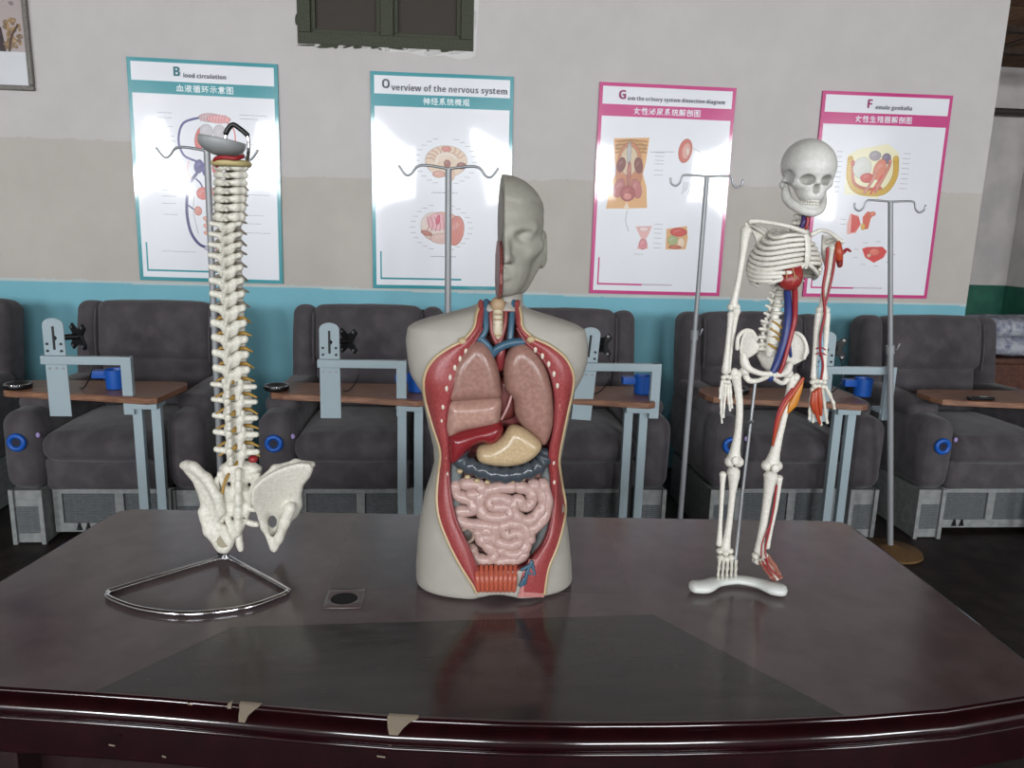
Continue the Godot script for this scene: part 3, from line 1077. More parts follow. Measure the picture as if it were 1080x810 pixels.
func print_1(k: Ink) -> void:   # nervous system
	brain(k, 296, 330, 0.98, true)
	k.caption(238, 452, 100, Color(0.35, 0.35, 0.4))
	brain(k, 280, 590, 1.0, false)
	k.caption(234, 706, 100, Color(0.35, 0.35, 0.4))


func print_2(k: Ink) -> void:   # urinary system
	var skin := Color(0.89, 0.67, 0.42)
	k.poly(PackedVector2Array([Vector2(68, 214), Vector2(214, 206), Vector2(206, 300), Vector2(196, 350), Vector2(214, 400), Vector2(222, 484), Vector2(52, 492), Vector2(60, 410), Vector2(84, 350), Vector2(76, 290)]), skin)
	k.oval(140, 246, 62, 26, Color(0.80, 0.60, 0.32))
	for i in 4:
		k.curve([Vector2(78, 226 + i * 14), Vector2(138, 218 + i * 16), Vector2(206, 222 + i * 14)], 2.2, Color(0.62, 0.40, 0.20))
	k.oval(138, 340, 56, 116, Color(0.78, 0.48, 0.30))
	k.oval(136, 300, 36, 58, Color(0.86, 0.76, 0.62))
	k.oval(104, 316, 18, 30, Color(0.48, 0.18, 0.12), 0.2)
	k.oval(176, 316, 18, 32, Color(0.50, 0.20, 0.13), -0.2)
	k.oval(134, 270, 10, 46, Color(0.74, 0.72, 0.70))
	k.oval(138, 350, 9, 50, Color(0.72, 0.40, 0.34))
	k.oval(100, 408, 22, 40, Color(0.72, 0.38, 0.36), 0.3)
	k.oval(172, 408, 22, 40, Color(0.74, 0.40, 0.38), -0.3)
	k.oval(137, 428, 32, 32, Color(0.66, 0.24, 0.22))
	k.oval(137, 440, 18, 14, Color(0.86, 0.52, 0.48))
	k.poly(PackedVector2Array([Vector2(122, 492), Vector2(136, 462), Vector2(150, 492)]), Color(0.94, 0.86, 0.76))
	k.oval(366, 252, 28, 48, Color(0.82, 0.40, 0.32), 0.15)
	k.oval(370, 252, 17, 34, Color(0.90, 0.64, 0.58), 0.15)
	k.oval(376, 254, 8, 18, Color(0.92, 0.80, 0.74))
	for y in [262, 276, 292, 306, 332, 350]:
		k.caption(242, y, 36)
	k.line([Vector2(222, 262), Vector2(320, 258)], 1.0, Color(0.7, 0.7, 0.7))
	k.line([Vector2(398, 240), Vector2(480, 282)], 1.0, Color(0.7, 0.7, 0.7))
	k.curve([Vector2(140, 500), Vector2(136, 540), Vector2(150, 580)], 1.0, Color(0.6, 0.6, 0.6))
	for i in 6:
		k.line([Vector2(370 + i * 9, 376), Vector2(366 + i * 8, 424 - (i % 3) * 8)], 1.0, Color(0.62, 0.64, 0.66))
	k.poly(PackedVector2Array([Vector2(178, 560), Vector2(248, 556), Vector2(236, 590), Vector2(226, 610), Vector2(238, 650), Vector2(190, 652), Vector2(204, 606), Vector2(192, 586)]), Color(0.92, 0.72, 0.70))
	k.oval(214, 632, 18, 22, Color(0.88, 0.56, 0.58))
	k.oval(214, 570, 22, 10, Color(0.96, 0.84, 0.82))
	for y in [548, 566, 584, 604, 626, 644]:
		k.caption(258, y, 34)
	k.poly(PackedVector2Array([Vector2(310, 566), Vector2(396, 552), Vector2(404, 600), Vector2(398, 648), Vector2(312, 650)]), Color(0.88, 0.68, 0.44))
	k.oval(362, 578, 36, 18, Color(0.82, 0.24, 0.20))
	k.oval(340, 612, 22, 20, Color(0.66, 0.70, 0.48))
	k.oval(376, 622, 16, 22, Color(0.94, 0.84, 0.72))
	k.oval(352, 640, 28, 8, Color(0.78, 0.40, 0.28))
	k.caption(180, 672, 40)


func print_3(k: Ink) -> void:   # female anatomy
	k.poly(PackedVector2Array([Vector2(132, 252), Vector2(176, 226), Vector2(300, 200), Vector2(352, 236), Vector2(356, 330), Vector2(330, 386), Vector2(290, 408), Vector2(282, 424), Vector2(180, 410), Vector2(134, 410)]), Color(0.96, 0.93, 0.78))
	k.curve([Vector2(146, 266), Vector2(150, 340), Vector2(180, 386), Vector2(240, 400), Vector2(310, 390), Vector2(346, 330), Vector2(342, 260)], 13, Color(0.88, 0.70, 0.20))
	k.curve([Vector2(158, 290), Vector2(172, 360), Vector2(226, 384), Vector2(290, 380)], 6, Color(0.84, 0.36, 0.16))
	k.oval(200, 300, 40, 44, Color(0.84, 0.84, 0.80))
	k.oval(250, 250, 26, 20, Color(0.62, 0.58, 0.60))
	k.oval(300, 260, 20, 22, Color(0.48, 0.42, 0.52))
	k.oval(276, 304, 26, 44, Color(0.88, 0.50, 0.38), 0.3)
	k.oval(226, 340, 30, 20, Color(0.80, 0.22, 0.16))
	k.curve([Vector2(222, 398), Vector2(250, 350), Vector2(262, 310)], 6, Color(0.92, 0.60, 0.52))
	k.curve([Vector2(270, 394), Vector2(290, 350), Vector2(312, 300), Vector2(318, 270)], 7, Color(0.90, 0.54, 0.46))
	k.curve([Vector2(250, 402), Vector2(272, 360), Vector2(290, 330)], 4, Color(0.86, 0.30, 0.28))
	k.oval(158, 282, 8, 12, Color(0.78, 0.20, 0.16))
	for y in [236, 256, 276, 296, 318, 338, 358, 378, 398]:
		k.caption(86, y, 26)
		if y < 380:
			k.caption(372, y, 30)
	k.poly(PackedVector2Array([Vector2(170, 486), Vector2(206, 494), Vector2(222, 530), Vector2(204, 566), Vector2(166, 574), Vector2(160, 530)]), Color(0.94, 0.70, 0.66))
	k.poly(PackedVector2Array([Vector2(176, 490), Vector2(208, 500), Vector2(220, 530), Vector2(200, 562), Vector2(180, 566)]), Color(0.86, 0.28, 0.24))
	k.poly(PackedVector2Array([Vector2(226, 500), Vector2(244, 476), Vector2(276, 482), Vector2(262, 506), Vector2(256, 548), Vector2(232, 552)]), Color(0.87, 0.38, 0.26))
	k.oval(268, 486, 14, 10, Color(0.90, 0.50, 0.38))
	k.oval(232, 540, 10, 14, Color(0.90, 0.70, 0.30))
	k.caption(130, 510, 22)
	k.caption(130, 530, 22)
	k.poly(PackedVector2Array([Vector2(240, 632), Vector2(262, 624), Vector2(330, 622), Vector2(352, 640), Vector2(340, 668), Vector2(300, 690), Vector2(258, 668)]), Color(0.86, 0.20, 0.18))
	k.oval(296, 644, 24, 16, Color(0.90, 0.44, 0.36))
	k.oval(274, 660, 10, 8, Color(0.92, 0.70, 0.62))
	k.poly(PackedVector2Array([Vector2(60, 640), Vector2(84, 622), Vector2(112, 640), Vector2(96, 690), Vector2(70, 690)]), Color(0.88, 0.34, 0.20))
	k.oval(110, 644, 14, 9, Color(0.5, 0.16, 0.2))
	for i in 9:
		var a := TAU * i / 9.0
		k.caption(294 + cos(a) * 86 - 8, 652 + sin(a) * 52, 16)


func wall_things() -> void:
	var teal := Color(0.05, 0.58, 0.62)
	var rose := Color(0.80, 0.17, 0.50)
	chart(0, Vector3(-1.360, 1.718, 0), deg_to_rad(-0.36), teal, ["xue", "ye", "xun", "huan", "shi", "yi", "tu"], "B", "lood circulation", -0.16, 0.00095, 180, "teal bordered chart of the blood circulation, leftmost on the wall")
	chart(1, Vector3(-0.049, 1.704, 0), deg_to_rad(0.26), teal, ["shen", "jing", "xi", "tong", "gai", "guan"], "O", "verview of the nervous system", -0.34, 0.00138, 205, "teal bordered chart of the nervous system with two brains")
	chart(2, Vector3(1.239, 1.698, 0), deg_to_rad(-0.12), rose, ["nu", "xing", "mi", "niao", "xi", "tong", "jie", "pou", "tu"], "G", "um the urinary system dissection diagram", -0.29, 0.00088, 145, "pink bordered chart of the urinary system with an orange torso")
	chart(3, Vector3(2.562, 1.7065, 0), deg_to_rad(0.22), rose, ["nu", "xing", "sheng", "zhi", "qi", "jie", "pou", "tu"], "F", "emale genitalia", -0.13, 0.00095, 150, "pink bordered chart behind the skeleton, rightmost on the wall")
	picture()
	vent_window()


func picture() -> void:
	var x1 := -2.245
	var x0 := -2.86
	var y0 := 2.125
	var y1 := 2.98
	var o := thing("framed_picture", Vector3((x0 + x1) * 0.5, y0, WALL_Z), "grey framed picture with a purple robe, high on the left", "picture")
	var c := Vector3((x0 + x1) * 0.5, (y0 + y1) * 0.5, WALL_Z)
	var fr := mottled("frame_grey", Color(0.40, 0.39, 0.37), Color(0.50, 0.48, 0.45), 6.0, 0.5)
	for q in [[Vector3(c.x, y0 + 0.012, WALL_Z + 0.014), Vector3(x1 - x0, 0.024, 0.028)], [Vector3(c.x, y1 - 0.012, WALL_Z + 0.014), Vector3(x1 - x0, 0.024, 0.028)], [Vector3(x0 + 0.012, c.y, WALL_Z + 0.014), Vector3(0.024, y1 - y0 - 0.05, 0.028)], [Vector3(x1 - 0.012, c.y, WALL_Z + 0.014), Vector3(0.024, y1 - y0 - 0.05, 0.028)]]:
		var b := Mb.new()
		b.box(q[0], q[1], 0.004)
		part("frame_bar", b, fr, o)
	var k := Ink.new(300, 420, Color(0.72, 0.68, 0.67))
	k.rect(0, 0, 300, 330, Color(0.70, 0.65, 0.64))
	k.poly(PackedVector2Array([Vector2(60, 330), Vector2(90, 150), Vector2(150, 90), Vector2(205, 150), Vector2(232, 260), Vector2(240, 330)]), Color(0.24, 0.16, 0.36))
	k.oval(150, 96, 28, 36, Color(0.66, 0.52, 0.44))
	k.poly(PackedVector2Array([Vector2(205, 270), Vector2(236, 268), Vector2(244, 330), Vector2(190, 330)]), Color(0.18, 0.10, 0.11))
	for i in 40:
		var a := rng.randf() * 30.0
		k.oval(246 + rng.randf() * 40.0, 246 + rng.randf() * 76.0, 4 + rng.randf() * 6, 3 + rng.randf() * 4, Color(0.46, 0.36, 0.24).lerp(Color(0.70, 0.56, 0.40), rng.randf()), rng.randf() * 3.0)
	k.curve([Vector2(252, 330), Vector2(262, 290), Vector2(280, 262)], 3, Color(0.30, 0.20, 0.14))
	for p in [[262, 176], [282, 180], [268, 206]]:
		k.oval(p[0], p[1], 7, 5, Color(0.52, 0.48, 0.48), 0.4)
	k.rect(0, 330, 300, 90, Color(0.84, 0.85, 0.86))
	k.curve([Vector2(196, 360), Vector2(202, 372), Vector2(196, 386)], 1.6, Color(0.5, 0.5, 0.5))
	k.caption(70, 372, 110, Color(0.5, 0.5, 0.52))
	var pm := plain("picture_print", Color.WHITE, 0.25)
	pm.albedo_texture = ImageTexture.create_from_image(k.im)
	var p := Mb.new()
	var hw := (x1 - x0) * 0.5 - 0.02
	var hh := (y1 - y0) * 0.5 - 0.02
	p.face([c + Vector3(-hw, -hh, 0.012), c + Vector3(-hw, hh, 0.012), c + Vector3(hw, hh, 0.012), c + Vector3(hw, -hh, 0.012)], [Vector2(0, 1), Vector2(0, 0), Vector2(1, 0), Vector2(1, 1)])
	part("print", p, pm, o)
	var bk := Mb.new()
	bk.box(c + Vector3(0, 0, 0.006), Vector3(hw * 2, hh * 2, 0.01), 0.001)
	part("backing", bk, mats.cabinet_white, o)


func vent_window() -> void:
	var o := Node3D.new()
	o.name = "window_5"
	add_child(o)
	o.position = Vector3(-0.36, 2.43, WALL_Z)
	o.set_meta("kind", "structure")
	var green := mottled("vent_paint", Color(0.20, 0.215, 0.16), Color(0.29, 0.30, 0.23), 6.0, 0.7, 0.03, 1.0)
	var x0 := -0.845
	var x1 := 0.118
	var y0 := 2.43
	var y1 := 2.80
	for q in [[(x0 + x1) * 0.5, y0 + 0.03, x1 - x0, 0.06], [(x0 + x1) * 0.5, y1 - 0.03, x1 - x0, 0.06]]:
		var b := Mb.new()
		b.box(Vector3(q[0], q[1], WALL_Z - 0.02), Vector3(q[2], q[3], 0.06), 0.004)
		part("rail", b, green, o)
	for x in [x0 + 0.035, -0.36, x1 - 0.035]:
		var b := Mb.new()
		b.box(Vector3(x, (y0 + y1) * 0.5, WALL_Z - 0.018), Vector3(0.07, y1 - y0 - 0.12, 0.056), 0.004)
		part("stile", b, green, o)
	for s in [[x0 + 0.07, -0.395], [-0.325, x1 - 0.07]]:
		var cx: float = (s[0] + s[1]) * 0.5
		var ww: float = s[1] - s[0]
		for e in [[Vector3(cx, y0 + 0.072, WALL_Z - 0.03), Vector3(ww, 0.024, 0.03)], [Vector3(cx, y1 - 0.072, WALL_Z - 0.03), Vector3(ww, 0.024, 0.03)], [Vector3(s[0] + 0.012, 2.615, WALL_Z - 0.03), Vector3(0.024, 0.22, 0.03)], [Vector3(s[1] - 0.012, 2.615, WALL_Z - 0.03), Vector3(0.024, 0.22, 0.03)]]:
			var b := Mb.new()
			b.box(e[0], e[1], 0.003)
			part("sash_bar", b, green, o)
		var g := Mb.new()
		g.box(Vector3(cx, (y0 + y1) * 0.5, WALL_Z - 0.046), Vector3(ww, y1 - y0 - 0.1, 0.006), 0.0)
		part("pane", g, mottled("dusty_mesh", Color(0.24, 0.22, 0.20), Color(0.31, 0.285, 0.26), 8.0, 0.9, 0.05), o)
	# ragged plaster round the opening
	var bare := Mb.new()
	bare.prism(PackedVector2Array([Vector2(-0.40, 2.432), Vector2(-0.36, 2.405), Vector2(-0.25, 2.412), Vector2(-0.16, 2.392), Vector2(-0.05, 2.402), Vector2(0.04, 2.385), Vector2(0.10, 2.392), Vector2(0.132, 2.41), Vector2(0.140, 2.60), Vector2(0.152, 2.80), Vector2(0.118, 2.80), Vector2(0.118, 2.432)]), Transform3D(Basis(), Vector3(0, 0, WALL_Z + 0.003)), 0.004)
	part("bare_plaster", bare, plain("bare_plaster", Color(0.86, 0.85, 0.84), 0.95), o)
	var white := plain("plaster", Color(0.80, 0.79, 0.78), 0.95)
	var r2 := RandomNumberGenerator.new()
	r2.seed = 77
	for i in 26:
		var b := Mb.new()
		var on_side := i >= 20
		var c := Vector3(lerpf(x0 + 0.05, x1 - 0.05, (i + r2.randf() * 0.6) / 20.0), y0 - 0.006, WALL_Z + 0.004)
		if on_side:
			c = Vector3(x0 - 0.003 if i % 2 else x1 + 0.004, lerpf(y0, y1, r2.randf()), WALL_Z + 0.004)
		b.ball(c + Vector3(0, r2.randf() * 0.012 - 0.004, -0.002), Vector3(0.010 + pow(r2.randf(), 2.0) * 0.06, 0.004 + pow(r2.randf(), 2.0) * 0.016, 0.005) if not on_side else Vector3(0.009, 0.03, 0.006), 9, 6, Basis(Vector3.BACK, r2.randf() * 0.6 - 0.3))
		part("plaster_lump", b, white if (i % 3 == 1 or (i > 8 and i % 2 == 0)) else green, o)


# ------------------------------------------------------------------ the conference table
const FRONT := [[0.985, -1.085], [0.955, -1.035], [0.907, -1.012], [0.76, -0.986], [0.609, -0.974], [0.46, -0.969], [0.318, -0.970], [0.2, -0.974], [0.097, -0.981], [-0.067, -0.999], [-0.18, -1.017], [-0.307, -1.040], [-0.42, -1.060], [-0.523, -1.076], [-0.669, -1.097], [-0.80, -1.116], [-0.885, -1.132], [-0.918, -1.165]]


func table() -> void:
	var o := thing("conference_table", Vector3(0.05, 0, -1.4), "dark polished conference table with maroon rounded edge", "table")
	var outline := PackedVector2Array()
	for p in FRONT:
		outline.append(Vector2(p[0], p[1]))
	for p in [[-0.905, -1.24], [-0.863, -1.448], [-0.834, -1.61], [-0.803, -1.79], [-0.790, -1.828], [-0.762, -1.839], [-0.166, -1.804], [0.394, -1.772], [0.960, -1.742], [0.985, -1.735], [0.994, -1.715], [0.994, -1.45]]:
		outline.append(Vector2(p[0], p[1]))
	var n := outline.size()
	var outs := PackedVector2Array()
	for i in n:
		var t := (outline[(i + 1) % n] - outline[(i + n - 1) % n]).normalized()
		outs.append(Vector2(-t.y, t.x))
	if outs[6].y < 0.0:
		for i in n:
			outs[i] = -outs[i]
	var top := Mb.new()
	var tri := Geometry2D.triangulate_polygon(outline)
	for p in outline:
		top.vert(Vector3(p.x, TABLE_Y, p.y), Vector3.UP)
	for i in tri:
		top.ix.append(i)
	part("table_top", top, mats.table_top, o)
	var sweep := func(profile: Array) -> Mb:
		var b := Mb.new()
		var rows := []
		for q in profile:
			var row := PackedVector3Array()
			for i in n:
				var p: Vector2 = outline[i] + outs[i] * q[0]
				row.append(Vector3(p.x, TABLE_Y + q[1], p.y))
			rows.append(row)
		b.grid(rows, true)
		return b
	part("edge_moulding", sweep.call([[0.0, 0.0], [0.002, -0.0005], [0.004, -0.003], [0.0045, -0.006], [0.009, -0.0065], [0.015, -0.0085], [0.021, -0.013], [0.0245, -0.019], [0.0245, -0.026], [0.021, -0.031], [0.0165, -0.034]]), mats.table_edge, o)
	part("bead", sweep.call([[0.0165, -0.034], [0.020, -0.035], [0.0222, -0.038], [0.020, -0.041], [0.0165, -0.042]]), mats.table_edge, o)
	part("apron", sweep.call([[0.0165, -0.042], [0.0155, -0.044], [0.0155, -0.098], [0.013, -0.102], [0.004, -0.103], [-0.04, -0.103], [-0.04, -0.05]]), mats.table_edge, o)
	# two darker panels laid flush with the top
	var dark_tone := mottled("veneer_across", Color(0.195, 0.180, 0.178), Color(0.225, 0.206, 0.204), 1.3, 0.10, 0.012)
	dark_tone.uv1_scale = Vector3(0.8, 1, 3)
	dark_tone.roughness_texture = mats.table_top.roughness_texture
	dark_tone.roughness = 1.0
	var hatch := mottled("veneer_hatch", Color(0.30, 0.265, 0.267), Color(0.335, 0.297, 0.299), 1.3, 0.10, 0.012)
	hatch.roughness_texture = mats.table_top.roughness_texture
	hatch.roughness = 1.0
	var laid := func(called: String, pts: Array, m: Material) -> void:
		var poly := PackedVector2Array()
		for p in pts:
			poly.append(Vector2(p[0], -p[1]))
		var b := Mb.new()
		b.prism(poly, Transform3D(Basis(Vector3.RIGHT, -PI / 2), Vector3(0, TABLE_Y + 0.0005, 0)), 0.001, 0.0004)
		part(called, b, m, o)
	laid.call("top_panel", [[-0.375, -1.262], [0.386, -1.285], [0.594, -0.977], [0.46, -0.973], [0.318, -0.974], [0.097, -0.985], [-0.067, -1.003], [-0.307, -1.044], [-0.525, -1.080]], dark_tone)
	laid.call("top_panel", [[-0.225, -1.795], [0.385, -1.765], [0.362, -1.366], [-0.228, -1.402]], hatch)
	# cable grommet
	var gp := Vector3(-0.193, TABLE_Y, -1.361)
	var g := Mb.new()
	var sq := PackedVector2Array()
	var rows := [PackedVector3Array(), PackedVector3Array(), PackedVector3Array(), PackedVector3Array()]
	for k in 32:
		var a := TAU * k / 32.0
		var d := Vector2(cos(a), sin(a))
		var s := 0.036 / maxf(absf(d.x), absf(d.y))
		rows[0].append(gp + Vector3(d.x * s, 0.0, d.y * s))
		rows[1].append(gp + Vector3(d.x * s * 0.97, 0.003, d.y * s * 0.97))
		rows[2].append(gp + Vector3(d.x * 0.026, 0.003, d.y * 0.026))
		rows[3].append(gp + Vector3(d.x * 0.025, 0.001, d.y * 0.025))
	g.grid(rows, true)
	var plate := part("grommet", g, mats.table_top, o)
	var hole := Mb.new()
	hole.rod(gp + Vector3(0, 0.0004, 0), gp + Vector3(0, 0.0014, 0), 0.0252, 24)
	put("hole", hole.commit(o.global_transform.affine_inverse()), mats.black_void, plate)
	# places where the varnish broke away from the rounded edge
	var prof := [[-0.006, 0.0008], [0.002, 0.0004], [0.006, -0.0050], [0.015, -0.0076], [0.0225, -0.0135], [0.0253, -0.020]]
	var chip := func(px: float, w0: float, shape: Array) -> void:
		var b := Mb.new()
		var rws := []
		for q in shape.size():
			var row := PackedVector3Array()
			for k in 7:
				var u := lerpf(shape[q][0], shape[q][1], k / 6.0) * w0 + px
				var i := 1
				while i < FRONT.size() - 1 and FRONT[i][0] > u:
					i += 1
				var f: float = (u - outline[i].x) / (outline[i - 1].x - outline[i].x)
				var p := outline[i].lerp(outline[i - 1], f)
				var nn := outs[i].lerp(outs[i - 1], f).normalized()
				p += nn * (prof[q][0] + 0.0006)
				row.append(Vector3(p.x, TABLE_Y + prof[q][1] + 0.0006, p.y))
			rws.append(row)
		b.grid(rws)
		part("chipped_patch", b, mats.bare_chipboard, o)
	chip.call(-0.290, 0.026, [[-0.5, 0.75], [-0.46, 0.72], [-0.38, 0.42], [-0.28, 0.26], [-0.16, 0.2]])
	chip.call(-0.316, 0.006, [[0.0, 0.1], [-0.5, 0.5], [-0.4, 0.5]])
	chip.call(-0.066, 0.038, [[-0.4, 0.72], [-0.44, 0.74], [-0.42, 0.40], [-0.36, 0.22], [-0.26, 0.06]])
	for s in [[200, 742.5, 5], [118, 786, 6], [173, 798, 4], [402, 798, 9], [462, 786, 18], [410, 785, 6], [1040, 752, 8]]:
		var p := at(s[0], s[1], -1.0)
		var best := 0
		for i in FRONT.size():
			if absf(FRONT[i][0] - p.x) < absf(FRONT[best][0] - p.x):
				best = i
		var z: float = outline[best].y + 0.0165
		p = at(s[0], s[1], z)
		if p.y < TABLE_Y - 0.1:
			continue
		var b := Mb.new()
		b.tube([p + Vector3(-s[2] * 0.0006, 0.001, 0.0), p + Vector3(s[2] * 0.0006, -0.001, 0.0)], 0.0012, 6)
		part("scratch", b, mats.bare_chipboard, o)
	# frame below the top
	var base := Mb.new()
	base.box(Vector3(0.05, 0.36, -1.24), Vector3(1.5, 0.62, 0.03), 0.003)
	part("modesty_panel", base, mats.table_base, o)
	for s in [-0.72, 0.82]:
		var lg := Mb.new()
		lg.box(Vector3(s, 0.335, -1.42), Vector3(0.05, 0.67, 0.52), 0.006)
		part("leg_panel", lg, mats.table_base, o)


# ------------------------------------------------------------------ recliners and their little desks
const SEATS := [-2.675, -1.535, -0.43, 0.625, 1.69, 2.745]
const SEAT_Z := -3.41


func make_recliner() -> Node3D:
	var o := Node3D.new()
	o.name = numbered("recliner")
	add_child(o)
	var wr := FastNoiseLite.new()
	wr.seed = 12
	wr.frequency = 5.0
	wr.fractal_octaves = 3
	var v: Material = mats.velvet
	# base cabinet: white boxes under the arms and a louvred front between them
	for s in [-1.0, 1.0]:
		var leg := Mb.new()
		var cx: float = s * 0.352
		leg.box(Vector3(cx, 0.13, -0.34), Vector3(0.142, 0.25, 0.64), 0.003)
		var lg := put("arm_box", leg.commit(), mats.cabinet_white, o)
		for q in [-0.062, 0.062]:
			var st := Mb.new()
			st.box(Vector3(cx + q, 0.13, -0.014), Vector3(0.020, 0.26, 0.016), 0.002)
			put("stile", st.commit(), mats.cabinet_white, lg)
		var gr := Mb.new()
		for k in 13:
			gr.box(Vector3(cx, 0.055 + k * 0.010, -0.0185), Vector3(0.098, 0.006, 0.006), 0.0, Basis(Vector3.RIGHT, 0.5))
		var go := put("louvre", gr.commit(), mats.grille_slat, lg)
		go.set_meta("kind", "stuff")
	var body := Mb.new()
	body.box(Vector3(0, 0.14, -0.45), Vector3(0.545, 0.20, 0.70), 0.003)
	put("base_body", body.commit(), mats.grille_back, o)
	var rim := Mb.new()
	rim.box(Vector3(0, 0.232, -0.092), Vector3(0.545, 0.030, 0.02), 0.002)
	put("front_rail", rim.commit(), mats.cabinet_white, o)
	rim = Mb.new()
	rim.box(Vector3(0, 0.052, -0.092), Vector3(0.545, 0.044, 0.02), 0.002)
	put("front_rail", rim.commit(), mats.cabinet_white, o)
	for x in [-0.253, 0.02, 0.253]:
		var st := Mb.new()
		st.box(Vector3(x, 0.145, -0.092), Vector3(0.04, 0.144, 0.018), 0.002)
		put("front_stile", st.commit(), mats.cabinet_white, o)
	for s in [[-0.118, 0.232], [0.138, 0.192]]:
		var gr := Mb.new()
		for k in 14:
			gr.box(Vector3(s[0], 0.079 + k * 0.0105, -0.096), Vector3(s[1], 0.0075, 0.006), 0.0, Basis(Vector3.RIGHT, 0.5))
		put("louvre", gr.commit(), mats.grille_slat, o).set_meta("kind", "stuff")
	for x in [-0.165, -0.125]:   # castor forks below the front rail
		var c := Mb.new()
		c.prism(PackedVector2Array([Vector2(-0.013, -0.016), Vector2(0.013, -0.016), Vector2(0.004, 0.018), Vector2(-0.004, 0.018)]), Transform3D(Basis(), Vector3(x, 0.056, -0.078)), 0.006)
		put("castor_fork", c.commit(), mats.black_plastic, o)
	# arms
	for s in [-1.0, 1.0]:
		var arm := Mb.new()
		arm.rbox(Vector3(s * 0.352, 0.435, -0.375), Vector3(0.162, 0.36, 0.75), 0.065, Basis(), 4, 6, Vector3(0.012, 0.008, 0.012), wr, 0.004)
		var a := put("arm", arm.commit(), v, o)
		var pad := Mb.new()
		pad.rbox(Vector3(s * 0.350, 0.625, -0.43), Vector3(0.158, 0.085, 0.56), 0.04, Basis(), 4, 6, Vector3(0.004, 0.012, 0.006), wr, 0.004)
		put("arm_pad", pad.commit(), v, o)
		if s < 0.0:
			var ring := Mb.new()
			ring.tube(ring_loop(Vector3(-0.352, 0.488, 0.014), 0.030, Basis()), 0.012, 10, false, true)
			put("drink_ring", ring.commit(), mats.blue_plastic, a)
			var cup := Mb.new()
			cup.rod(Vector3(-0.352, 0.488, 0.012), Vector3(-0.352, 0.488, 0.018), 0.022, 20)
			put("ring_well", cup.commit(), plain("deep_blue", Color(0.02, 0.05, 0.16), 0.5), a)
	var bt := Mb.new()
	bt.ball(Vector3(-0.272, 0.515, -0.012), Vector3(0.010, 0.013, 0.008), 12, 8)
	put("recline_button", bt.commit(), mats.lavender, o)
	# seat
	var seat := Mb.new()
	seat.rbox(Vector3(0, 0.452, -0.31), Vector3(0.545, 0.135, 0.62), 0.062, Basis(), 5, 8, Vector3(0.0, 0.034, 0.030), wr, 0.004)
	put("seat_cushion", seat.commit(), v, o)
	var front := Mb.new()
	front.rbox(Vector3(0, 0.325, -0.28), Vector3(0.545, 0.155, 0.50), 0.03, Basis(), 4, 6, Vector3(0, 0, 0.014), wr, 0.004)
	put("leg_rest", front.commit(), v, o)
	# back
	var lean := Basis(Vector3.RIGHT, deg_to_rad(-9.0))
	var bs := Mb.new()
	bs.rbox(Vector3(0, 0.62, -0.86), Vector3(0.74, 0.78, 0.13), 0.05, lean, 4, 5, Vector3.ZERO, wr, 0.004)
	put("back_shell", bs.commit(), v, o)
	var lower := Mb.new()
	lower.rbox(Vector3(0, 0.625, -0.735), Vector3(0.56, 0.32, 0.16), 0.06, lean, 5, 8, Vector3(0, 0.0, 0.035), wr, 0.004)
	put("lumbar_cushion", lower.commit(), v, o)
	var head := Mb.new()
	head.rbox(Vector3(0.0, 0.885, -0.755), Vector3(0.575, 0.305, 0.18), 0.05, lean, 5, 8, Vector3(0.0, 0.010, 0.040), wr, 0.004)
	put("head_cushion", head.commit(), v, o)
	for s in [-1.0, 1.0]:
		var wing := Mb.new()
		wing.rbox(Vector3(s * 0.342, 0.785, -0.775), Vector3(0.115, 0.49, 0.20), 0.05, lean, 4, 6, Vector3(0.006, 0.008, 0.015), wr, 0.004)
		put("side_wing", wing.commit(), v, o)
	for q in [[-0.285, 0.885, -0.66], [0.285, 0.885, -0.66]]:
		var pip := Mb.new()
		pip.tube(smooth_path([Vector3(q[0], 0.745, -0.655), Vector3(q[0], 0.88, -0.662), Vector3(q[0], 1.0, -0.69)], 4), 0.006, 6)
		put("piping", pip.commit(), v, o)
	return o


